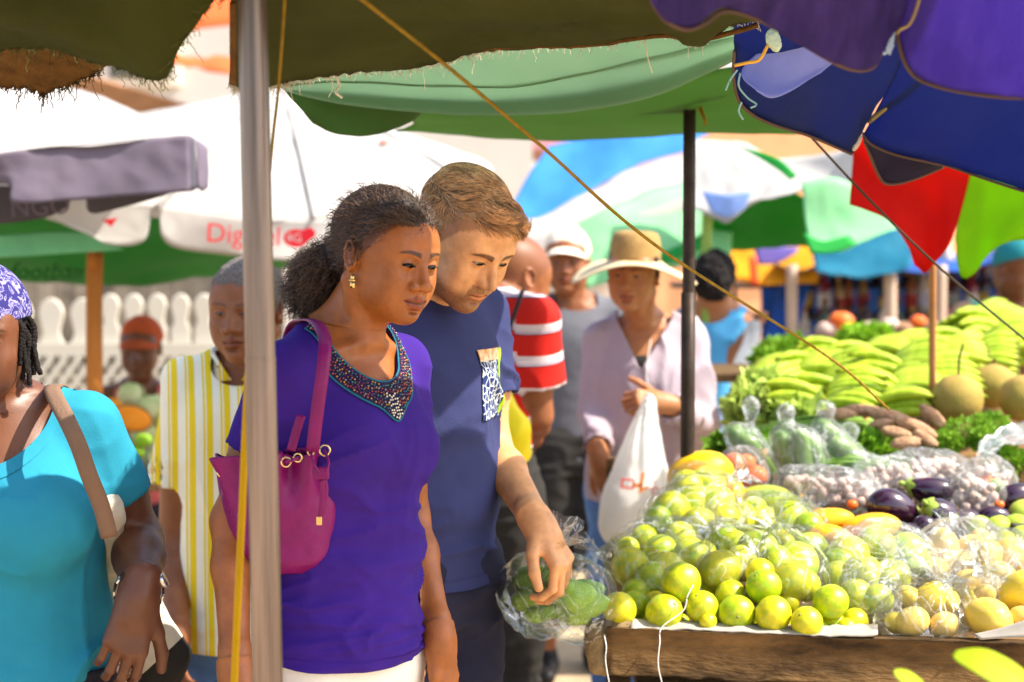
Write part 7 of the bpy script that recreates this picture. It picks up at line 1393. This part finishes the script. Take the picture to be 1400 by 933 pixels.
spots = [(1330, 462, 5.55, 'topmost hand of bananas near the mint green vendor'), (1362, 448, 5.7, 'highest small hand of bananas at the right'), (1380, 478, 5.3, 'hand of bananas above the breadfruit at the right edge'), (1290, 478, 5.45, 'hand of bananas left of the topmost one'), (1250, 482, 5.4, 'second hand of bananas from the ridge of the heap'), (1205, 492, 5.35, 'hand of bananas halfway along the ridge'), (1165, 500, 5.3, 'hand of bananas at the left end of the ridge'), (1300, 505, 5.0, 'large hand of bananas behind the long stalk'), (1255, 512, 5.0, 'hand of bananas in the middle of the heap'), (1205, 522, 5.0, 'hand of bananas left of the middle of the heap'), (1155, 525, 5.0, 'hand of bananas low on the left slope'), (1245, 540, 4.8, 'lowest hand of bananas touching the breadfruit'), (1195, 548, 4.8, 'hand of bananas low beside the roots'), (1120, 520, 5.1, 'pale hand of bananas at the left slope'), (1075, 540, 5.0, 'leftmost hand of bananas near the white bag'), (1120, 548, 4.85, 'hand of bananas just above the scallions'), (1040, 548, 5.0, 'small hand of bananas at the left end of the heap'), (1350, 500, 5.1, 'hand of bananas right of the long stalk'), (1085, 512, 5.2, 'hand of bananas under the yellow rope'), (1285, 530, 4.85, 'hand of bananas against the stalked breadfruit'), (1160, 552, 4.72, 'front hand of bananas above the middle roots'), (1090, 560, 4.72, 'front hand of bananas at the left'), (1225, 560, 4.7, 'front hand of bananas beside the sloping root'), (1060, 520, 5.2, 'hand of bananas beside the pale leafy bunch'), (1130, 500, 5.35, 'hand of bananas behind the yellow rope'), (1330, 490, 5.2, 'hand of bananas between the stalk and the topmost hand')]
for i, (x, y, d, lb_) in enumerate(spots):
    o = BH if i == 0 else dup(BH); o.location = tuple(P(x, y, d)-np.array((0, 0, .02))); s_ = random.uniform(.175, .205); o.scale = (s_,)*3; o.rotation_euler = (random.uniform(-.2, .25)+.25, random.uniform(-.35, -.05), random.uniform(-.45, .45)+(3.14 if i % 3 == 0 else 0)); o['label'] = lb_
# heap core beneath the bananas
CRT = empty('crate', P(1240, 560, 5.2), 0, 'low slatted crate carrying the banana heap', 'crate')
for j in range(0):
    box('slat', P(1215, 558, 4.72+j*.0)+np.array((.0, .02, .03-j*.055)), (1.05, .016, .046), MATS['old_wood'], CRT, bw=.002)
V, Fc = boxm((0, 0, 0), (1.0, .8, .02), rotm(x=16)); mk('floor_board', V+P(1255, 540, 5.15)-np.array((0, 0, .10)), Fc, MATS['old_wood'], CRT, smooth=False)
# scallions, roots, herbs, cucumbers in bags
def bunch(name, label, cat, a, b, n, r, spread, m, sag=.02, seed=0, tie=True, tip=1.):
    rg = np.random.default_rng(seed); A, B = P(*a), P(*b); E = empty(name, (A+B)/2, 0, label, cat); k = 10; t = np.linspace(0, 1, k); off = rg.normal(size=(n, 3))*np.array((.5, 1, .5))*spread; off2 = rg.normal(size=(n, 3))*np.array((1, 1.2, .8))*spread*tip
    p = A+(B-A)*t[None, :, None]+off[:, None]*(1-t)[None, :, None]+off2[:, None]*t[None, :, None]; p[..., 2] += sag*np.sin(t*3.1)[None]; V, q = tubes(p, r*rg.uniform(.7, 1.2, n), 5, (1, 1, .8, .35)); tag(mk('stems', V, q, m, E), kind='stuff')
    if tie: c = A+(B-A)*.2; torus('band', c, spread*1.5, .004, mat('rubber_band', rgb('b03a2c'), rough=.6), E, (B-A)/np.linalg.norm(B-A))
    return E
bunch('scallion_bunch', 'long bunch of green scallions lying under the bananas', 'scallions', (1215, 578, 4.55), (1045, 590, 4.5), 60, .0045, .016, MATS['scallion'], seed=1)
bunch('scallion_bunch', 'darker bunch of scallions in front at the left', 'scallions', (1160, 592, 4.42), (1010, 612, 4.4), 60, .0042, .018, MATS['scallion'], seed=2, sag=.0)
bunch('celery_bunch', 'pale celery bunch sloping down to the divider', 'celery', (1120, 640, 4.2), (1240, 655, 4.15), 36, .005, .014, MATS['scallion'], seed=3)
def leafy(name, label, cat, blobs, n, size, m, seed=0, curl=.4, par=None):
    rg = np.random.default_rng(seed); Vs = []; c0 = P(*blobs[0][:3])
    per = n//len(blobs)
    for bx, by, bd_, rx, rz in blobs:
        u = rg.normal(size=(per, 3)); u /= np.linalg.norm(u, axis=1, keepdims=True); u *= rg.uniform(.35, 1, (per, 1))**.5; c = P(bx, by, bd_)+u*np.array((rx, max(rx, rz)*.8, rz))*bd_/F_PX
        s_ = size*rg.uniform(.5, 1.3, (per, 1)); d1 = rg.normal(size=(per, 3))+u*1.2; d1 /= np.linalg.norm(d1, axis=1, keepdims=True); d2 = np.cross(d1, rg.normal(size=(per, 3))); d2 /= np.linalg.norm(d2, axis=1, keepdims=True); nn = np.cross(d1, d2)
        Vs.append(np.stack([c, c+d1*s_*.5+d2*s_*.32+nn*s_*curl*.2, c+d1*s_+nn*s_*curl*.5*rg.normal(size=(per, 1)), c+d1*s_*.5-d2*s_*.32+nn*s_*curl*.2], 1))
    V = np.concatenate(Vs).reshape(-1, 3); q = np.arange(len(V)).reshape(-1, 4)
    o = mk(name, V, q, m, par, smooth=False); o['kind'] = 'stuff'
    return o
def herb(label, blobs, n, size, m, seed): E = empty('herb_bunch', P(*blobs[0][:3])-np.array((0, 0, .03)), 0, label, 'herbs'); leafy('leaves', None, None, blobs, n, size, m, seed, par=E); return E
herb('feathery green herb bunch below the stalked breadfruit', [(1325, 590, 4.45, 40, 20), (1355, 580, 4.5, 26, 16), (1290, 605, 4.4, 28, 16), (1345, 602, 4.4, 24, 16)], 3600, .012, MATS['herb'], 4)
herb('leafy green bunch in the middle beside the roots', [(1190, 610, 4.35, 34, 18), (1160, 600, 4.4, 22, 14), (1215, 625, 4.3, 26, 14)], 1500, .026, MATS['herb'], 5)
herb('broad leafy bunch left behind the cucumber bags', [(1008, 605, 4.4, 20, 12), (1040, 610, 4.4, 24, 12), (985, 610, 4.42, 16, 8)], 700, .030, MATS['herb'], 6)
herb('dark leafy bunch far behind at the left of the bananas', [(1075, 485, 6.0, 36, 22), (1050, 500, 5.9, 20, 18)], 1300, .035, MATS['herb'], 7)
herb('bright lettuce bunch behind the banana heap', [(1175, 462, 6.3, 26, 12), (1200, 458, 6.3, 18, 8)], 800, .035, mat('lettuce', rgb('8cb82c'), rough=.6, vs=20, transl=.3), 8)
herb('pale leafy bunch at the left slope of the bananas', [(1030, 560, 4.75, 26, 18), (1060, 565, 4.70, 30, 18), (1095, 572, 4.66, 26, 14), (1045, 535, 4.9, 24, 16)], 1500, .055, mat('pale_leaf', rgb('b4c860'), rough=.6, vs=20, transl=.3), 9)
herb('chopped greens at the right edge above the aubergines', [(1375, 635, 4.2, 30, 26)], 1300, .014, MATS['herb'], 10)
def root(x, y, a_, b_, rt, d, lb_): o = big('root', lb_, 'root vegetable', x, y, a_, b_, d, MATS['root_veg'], rot=rt, nz_=.10); o['group'] = 'pinkish roots between bananas and herbs'
for i, (x, y, a_, b_, rt, lb_) in enumerate([(1180, 562, 30, 9, 5, 'long root highest beside the bananas'), (1215, 570, 34, 10, 14, 'root crossing behind the rope'), (1250, 584, 32, 10, 24, 'root sloping down to the herbs'), (1225, 592, 22, 8, 10, 'short root under the crossing root'), (1265, 600, 20, 8, 30, 'stubby root at the lower end'), (1238, 606, 22, 9, -6, 'root lying level above the celery'), (1145, 566, 26, 8, 0, 'root leftmost by the scallions'), (1275, 570, 22, 10, 40, 'pale root next to the breadfruit'), (1205, 580, 18, 7, -10, 'thin root in the middle of the pile')]): root(x, y, a_, b_, rt, DD(y)-.1, lb_)
def cuc(x, y, L, w, rt, d, lb_, yaw=0):
    s_ = d/F_PX; L *= 1.3; w *= 1.45; V, Q = sdf_mesh([rc((0, 0, -L*s_), (0, 0, L*s_), w*s_*.9, w*s_, k=.02)], .006, (-w*s_-.02, -w*s_-.02, -(L+w)*s_-.02), (w*s_+.02, w*s_+.02, (L+w)*s_+.02)); V = V+normals(V, Q)*.002*noise(V*60)[:, None]
    o = mk('cucumber', V@(rotm(z=yaw)@rotm(y=rt)).T+P(x, y, d), Q, MATS['cucumber']); tag(o, lb_, 'cucumber', 'bagged cucumbers in the middle of the stall'); return P(x, y, d), L*s_, w*s_, rotm(z=yaw)@rotm(y=rt)
def cucbag(label, cs, knot):
    pr = []; 
    for c_ in cs: p_, L, w, R = cuc(*c_); a_ = R@np.array((0, 0, L)); pr.append(rc(p_-a_, p_+a_, w+.006, w+.006, k=.05))
    K = P(*knot); c = np.mean([q.bc for q in pr], 0); pr.append(rc(c, K, .03, .010, k=.05)); pr.append(rc(K, K+np.array((0, 0, .05)), .008, .026, k=.01)); lo = np.min([q.bc-q.br for q in pr], 0)-.02; hi = np.max([q.bc+q.br for q in pr], 0)+.02
    V, Q = sdf_mesh(pr, .006, lo, hi); V = V+normals(V, Q)*(.004*ridge(V, (20, 20, 9), 9))[:, None]; tag(mk('plastic_bag', V, Q, FILMW), label, 'plastic bag')
cucbag('knotted clear bag of cucumbers in the middle', [(1076, 628, 22, 9, -18, 4.2, 'cucumber on the left in the middle bag'), (1098, 626, 22, 9, -10, 4.18, 'cucumber at the centre of the middle bag'), (1118, 634, 20, 9, -22, 4.2, 'cucumber on the right in the middle bag')], (1074, 592, 4.2))
cucbag('clear bag of cucumbers sloping right of the middle bag', [(1152, 608, 28, 9, -50, 4.3, 'upper cucumber in the sloping bag'), (1138, 632, 28, 9, -50, 4.25, 'lower cucumber in the sloping bag'), (1165, 628, 22, 9, -48, 4.24, 'short cucumber at the end of the sloping bag')], (1128, 588, 4.3))
cucbag('clear bag of cucumbers at the left by the dark pole', [(1020, 618, 22, 9, -30, 4.3, 'upper cucumber in the left bag'), (1038, 628, 20, 9, -35, 4.26, 'lower cucumber in the left bag')], (1026, 582, 4.34))
cucbag('clear bag of cucumbers lying level behind the garlic', [(1190, 640, 24, 9, -78, 4.2, 'upper cucumber in the level bag'), (1200, 655, 22, 9, -84, 4.14, 'lower cucumber in the level bag')], (1160, 618, 4.16))
# garlic in bags: small pale bulbs
GB = fruit('garlic', 'garlic', 'garlic', 'pale garlic bulbs in the bags', MATS['garlic'], sc=(1, 1, .8), nz_=.06, seg=(12, 8))
def gbag(label, blobs, n, r, seed, flab):
    rg = np.random.default_rng(seed); pts = []
    tot = sum(b[3]*b[4] for b in blobs)
    for bx, by, d, rx, ry in blobs:
        for _ in range(max(3, int(n*rx*ry/tot))):
            for _try in range(30):
                u = rg.uniform(-1, 1, 2)
                if u@u > 1: continue
                p_ = P(bx+u[0]*rx, by+u[1]*ry, d+rg.uniform(-.05, .05))
                if all(np.linalg.norm(p_-q) > r*1.45 for q in pts): pts.append(p_); break
    global GBu
    for i, p_ in enumerate(pts):
        o = GB if not GBu else dup(GB); GBu = True; place(o, p_, r*rg.uniform(.8, 1.15), first=True, label=flab, group=flab)
    pr = [el(p_, (r+.008,)*3, k=.04) for p_ in pts]; V, Q = sdf_mesh(pr, .008, np.min(pts, 0)-.06, np.max(pts, 0)+.06); V = V+normals(V, Q)*(.005*ridge(V, (28, 28, 28), seed))[:, None]
    tag(mk('plastic_bag', V, Q, FILMW), label, 'plastic bag')
GBu = False
gbag('long clear bag of pale garlic behind the aubergines', [(1215, 660, 4.06, 50, 20), (1265, 645, 4.14, 50, 14)], 110, .012, 1, 'pale garlic bulb in the long bag behind the aubergines')
gbag('crumpled clear bag of garlic above the orange mangoes', [(1140, 675, 4.0, 50, 20), (1100, 668, 4.04, 30, 16)], 80, .013, 2, 'pale garlic bulb in the crumpled bag above the orange mangoes')
gbag('clear bag of garlic between the aubergine piles', [(1335, 678, 3.95, 26, 22), (1350, 655, 4.05, 30, 14)], 60, .013, 3, 'pale garlic bulb in the bag between the aubergine piles')
for x, y, r, m_, lb_ in ((1345, 655, 12, 'tomato', 'small orange pepper above the right garlic bag'), (1362, 664, 12, 'lettuce', 'small yellow green pepper beside the orange one'), (1366, 690, 7, 'tomato', 'tiny red pepper by the right aubergine'), (1165, 690, 8, 'tomato', 'small red pepper in the crumpled garlic bag')): big('pepper', lb_, 'pepper', x, y, r, r*.8, DD(y)-.05, MATS[m_])
tag(patch('plastic_sheet', [[(1340, 600, 4.2), (1380, 580, 4.3), (1440, 570, 4.3)], [(1335, 625, 4.1), (1380, 612, 4.15), (1440, 600, 4.2)]], FILMW, nu=20, nv=12, wr=.02, ws=20), 'crumpled clear plastic sheet at the right edge', 'plastic sheet')
# the man's bag of cucumbers / chayote
CH = fruit('chayote', 'chayote', 'chayote', 'green chayotes in the held bag', mat('chayote_skin', rgb('5c8a26'), rough=.4, vs=10, col2=rgb('98b84a'), bump=.15, bs=60, rand=.5), sc=(.9, .75, 1.5), nz_=.08)
hb = [(730, 795, 26, 3.32), (728, 820, 24, 3.30), (750, 812, 24, 3.30), (716, 800, 18, 3.36), (742, 838, 18, 3.28)]; hb2 = [(785, 815, 24, 3.26), (806, 828, 20, 3.26), (778, 836, 22, 3.28), (802, 806, 18, 3.3), (800, 840, 14, 3.28), (772, 806, 16, 3.24)]
bag('clear bag of green chayotes hanging left in the hand of the man in navy', hb, (755, 758, 3.27), fruits=CH, fcat='chayote', flab='green chayotes in the left held bag', sc_=.98, tail=1.5)
bag('clear bag of green chayotes hanging right in the hand of the man in navy', hb2, (768, 765, 3.26), fruits=CH, fcat='chayote', flab='green chayotes in the right held bag', sc_=.98, tail=1.3)
bpy.data.objects.remove(CH)
# ---- left rear: cabbages, pumpkin
CT = empty('market_table', (P(190, 600, 6.6)[0], 6.5, 0), 0, 'low wooden table with cabbages in front of the seated vendor', 'table')
tz = P(190, 640, 6.4)[2]; box('tabletop', (P(170, 600, 6.4)[0], 6.4, tz-.02), (1.3, .8, .03), MATS['old_wood'], CT, bw=.003)
for a_ in (-.55, .55):
    for b_ in (-.33, .33): box('leg', (P(170, 600, 6.4)[0]+a_, 6.4+b_, (tz-.04)/2), (.05, .05, tz-.04), MATS['old_wood'], CT)
def cabbage(x, y, r, d, lb_):
    s_ = r*d/F_PX; c = P(x, y, d); E = empty('cabbage', c-np.array((0, 0, s_)), 0, lb_, 'cabbage', 'pale cabbages on the rear table'); V, Fc = sphere(20, 14); mk('heart', V*s_*.9+c, Fc, MATS['cabbage'], E)
    for j in range(4):
        th0 = j*1.6+random.random(); a_ = np.linspace(-1.1, 1.1, 10)[:, None]; b_ = np.linspace(-.9, .9, 10)[None]; R_ = s_*(1.0+.05*np.sin(a_*9)*np.abs(b_)+.12*np.abs(b_)**2); G = np.stack([R_*np.cos(a_*.9)*np.cos(b_), R_*np.cos(a_*.9)*np.sin(b_), R_*np.sin(a_*.9)+0*b_], -1); V, q = grid_surf(G); mk('leaf', V@rotm(z=math.degrees(th0), x=20*random.random()).T+c, q, MATS['cabbage'], E)
for x, y, r, lb_ in ((205, 560, 22, 'cabbage just right of the cut pumpkin'), (228, 572, 20, 'rightmost cabbage on the rear table'), (200, 592, 22, 'cabbage below the cut pumpkin'), (222, 605, 22, 'lowest cabbage next to the yellow shirt'), (180, 540, 18, 'cabbage at the back under the vendor'), (210, 625, 16, 'small cabbage at the table front')): cabbage(x, y, r, 6.4, lb_)
s_ = 6.2/F_PX; V, Fc = sphere(24, 16); V = V[:, :]*np.array((30*s_, .08, 19*s_)); PK = empty('pumpkin', P(180, 572, 6.25), 0, 'cut orange pumpkin piece on the rear table', 'pumpkin'); Vh = V.copy(); Vh[:, 1] = np.maximum(Vh[:, 1], 0); mk('rind', Vh@rotm(y=12).T+P(180, 572, 6.25), Fc, MATS['pumpkin_rind'], PK); Vh = V*np.array((.9, .12, .86)); mk('flesh', Vh@rotm(y=12).T+P(180, 572, 6.25)-np.array((0, .004, 0)), Fc, MATS['pumpkin_flesh'], PK)
big('pumpkin', 'small whole orange squash left of the cut pumpkin', 'pumpkin', 152, 556, 16, 12, 6.3, MATS['pumpkin_flesh'])
for x, y, lb_ in ((196, 602, 'green pepper in front of the cabbages'), (186, 618, 'second green pepper lower on the rear table')): big('pepper', lb_, 'pepper', x, y, 12, 9, 6.1, MATS['lettuce'])
# ---- bottle stall at the rear right
BS = empty('bottle_stall', (P(1230, 440, 9.5)[0], 9.5, 0), 0, 'dim blue draped stall of bottles behind the bananas', 'stall')
zt = P(0, 478, 9.0)[2]
for dy, zz in ((0, 0), (.45, .17), (.9, .34)): box('shelf', (P(1250, 0, 9)[0], 9.2+dy, zt+zz-.02), (2.3, .45, .03), MATS['dark_crate'], BS)
o = patch('backdrop', [[(1040, 372, 10.6), (1250, 368, 10.6), (1480, 368, 10.6)], [(1040, 480, 10.7), (1250, 482, 10.7), (1480, 482, 10.7)]], MATS['blue_tarp'], BS, nu=30, nv=10, wr=.05, ws=2); patch('skirt', [[(1050, 480, 8.95), (1250, 480, 8.95), (1480, 480, 8.95)], [(1050, 740, 8.95), (1250, 740, 8.95), (1480, 740, 8.95)]], MATS['blue_tarp'], BS, nu=30, nv=10, wr=.05, ws=2)
patch('side_drape', [[(1070, 380, 9.2), (1110, 390, 9.1)], [(1045, 470, 9.0), (1080, 470, 8.95)]], MATS['blue_tarp'], BS, nu=8, nv=8, wr=.02)
patch('roof', [[(1060, 366, 9.0), (1250, 362, 9.0), (1480, 362, 9.0)], [(1040, 352, 10.8), (1250, 350, 10.8), (1480, 350, 10.8)]], MATS['blue_tarp'], BS, nu=20, nv=8, wr=.04)
for a_ in (P(1085, 0, 9)[0], P(1285, 400, 9)[0]): tube('post', [np.array((a_, 8.98, 0)), np.array((a_, 8.98, P(0, 362, 9)[2]))], .03, MATS['pale_wood'], BS, sides=8)
pv, pf = revolve([(.001, 0), (.030, 0), (.032, .01), (.032, .13), (.026, .16), (.011, .19), (.011, .235), (.001, .235)], 12); cv, cf = revolve([(.001, .225), (.0135, .225), (.0135, .255), (.001, .255)], 10); lv_, lf = revolve([(.0326, .04), (.0326, .11)], 12)
bc = ['7a3a24', '4a2a20', 'b06a3a', 'd8c0a8', '8a2a2a', '3a4a30', 'c89a50', '5a3a4a']; BT = []
for i, h_ in enumerate(bc):
    b = mk('bottle', pv, pf, mat('sauce_'+h_, rgb(h_), rough=.2, spec=.6, var=.1), None, world=False); mk('cap', cv, cf, mat('cap_'+bc[(i*3+1) % 8], rgb(bc[(i*3+1) % 8]), rough=.4), b, world=False); mk('paper_label', lv_, lf[:-2], mat('label_'+bc[(i+3) % 8], rgb(['e8dcc8', 'd8b048', 'c84a3a', 'e0d0d8'][i % 4]), rough=.7), b, world=False); tag(b, 'bottle', 'bottle', 'bottles on the rear stall'); BT.append(b)
cnt = 0; usedB = set()
cname = ['rust brown', 'dark brown', 'tan', 'cream', 'dark red', 'dark green', 'amber', 'plum']; sname = ['on the front shelf of the blue draped stall', 'on the middle shelf of the blue draped stall', 'on the back shelf of the blue draped stall']
for s_i in range(3):
    for j in range(24):
        k_ = random.randrange(8); o = BT[k_] if k_ not in usedB else dup(BT[k_]); usedB.add(k_); x_ = P(1112, 0, 9)[0]+j*.083+random.uniform(-.01, .01)
        if x_ > P(1395, 0, 9)[0]+.6: break
        o.location = (x_, 9.15+s_i*.45+random.uniform(-.08, .08), zt+s_i*.17-.004); sc_ = random.uniform(.8, 1.15); o.scale = (sc_*1.1, sc_*1.1, sc_); o.rotation_euler = (0, 0, random.uniform(0, 6)); o['label'] = f'{cname[k_]} sauce bottle {sname[s_i]}'; o['group'] = f'{cname[k_]} bottles {sname[s_i]}'
# goods heaped in front of the bottles
for i, (x, y, r, m_, lb_) in enumerate([(1130, 452, 16, 'garlic', 'pale round bundle left in front of the bottles'), (1110, 470, 14, 'root_veg', 'brownish gourd beside the blue drape'), (1150, 440, 18, 'tomato', 'reddish squash in front of the bottles'), (1215, 445, 14, 'garlic', 'pale gourd by the pale post'), (1235, 452, 16, 'root_veg', 'tan gourd right of the pale post'), (1270, 448, 14, 'root_veg', 'small tan gourd behind the banana ridge'), (1320, 430, 22, 'root_veg', 'large brown gourd beside the mint green vendor'), (1255, 440, 12, 'tomato', 'small red squash behind the banana ridge'), (1190, 448, 12, 'garlic', 'small white gourd behind the lettuce'), (1095, 490, 14, 'garlic', 'white gourd at the left behind the bananas'), (1125, 485, 14, 'papaya_skin', 'yellow squash at the left behind the bananas'), (1150, 478, 13, 'garlic', 'pale squash behind the yellow rope')]):
    big('gourd', lb_, 'gourd', x, y, r, r*.75, 7.4 if y < 460 else 6.4, MATS[m_], nz_=.08)
RT = empty('rear_table', (P(1180, 0, 7)[0], 7.0, 0), 0, 'rear wooden table carrying gourds behind the banana heap', 'table')
z_ = P(0, 462, 7.4)[2]; box('tabletop', (P(1210, 0, 7.4)[0], 7.4, z_-.03), (1.4, .5, .03), MATS['old_wood'], RT); z2_ = P(0, 500, 6.3)[2]; box('lower_top', (P(1110, 0, 6.3)[0], 6.35, z2_-.03), (1.0, .6, .03), MATS['old_wood'], RT)
for a_ in (-.6, .6): box('leg', (P(1210, 0, 7.4)[0]+a_, 7.4, (z_-.05)/2), (.05, .05, z_-.05), MATS['old_wood'], RT); box('leg', (P(1110, 0, 6.3)[0]+a_*.7, 6.35, (z2_-.05)/2), (.05, .05, z2_-.05), MATS['old_wood'], RT)
# blurred leaves close to the lens
def leaf(label, pts, w, m, parent=None):
    p = crv(pts, 24); tg = np.gradient(p, axis=0); tg /= np.linalg.norm(tg, axis=1, keepdims=True); s = np.cross(tg, (0, -.5, 1.)); s /= np.linalg.norm(s, axis=1, keepdims=True); t = np.linspace(0, 1, 24); ww = (w*np.sin(np.clip(t*1.02+.02, 0, 1)*math.pi)**.6)[:, None]; G = np.stack([p-s*ww, p-s*ww*.5-np.array((0, 0, .25))*ww, p+(0, 0, 0.0), p+s*ww*.5-np.array((0, 0, .25))*ww, p+s*ww], 0); V, q = grid_surf(G); o = mk('leaf', V, q, m, parent); solid(o, .0015, 0); tag(o, label, 'leaf'); return o
leaf('blurred yellow green leaf at the bottom right corner', [P(1304, 893, 2.0), P(1345, 905, 1.98), P(1400, 940, 1.96), P(1440, 985, 1.95)], .026, MATS['leaf_near'])
leaf('blurred leaf tip at the bottom edge left of the corner leaf', [P(1222, 918, 2.05), P(1250, 935, 2.05), P(1290, 975, 2.05)], .016, MATS['leaf_near'])
# dark goods under the left stall between the people
SK = empty('sack', P(262, 790, 4.6), 0, 'grey plastic sack standing behind the man in the yellow shirt', 'sack')
V, Q = sdf_mesh([rc(P(262, 760, 4.9), P(262, 900, 4.9), .12, .17, k=.05)], .012, P(262, 830, 4.9)-.4, P(262, 830, 4.9)+.4); V = V+normals(V, Q)*.02*ridge(V, (9, 9, 9), 3)[:, None]; mk('body', V, Q, mat('grey_plastic', rgb('55585c'), rough=.4, bump=.4, bs=12), SK)
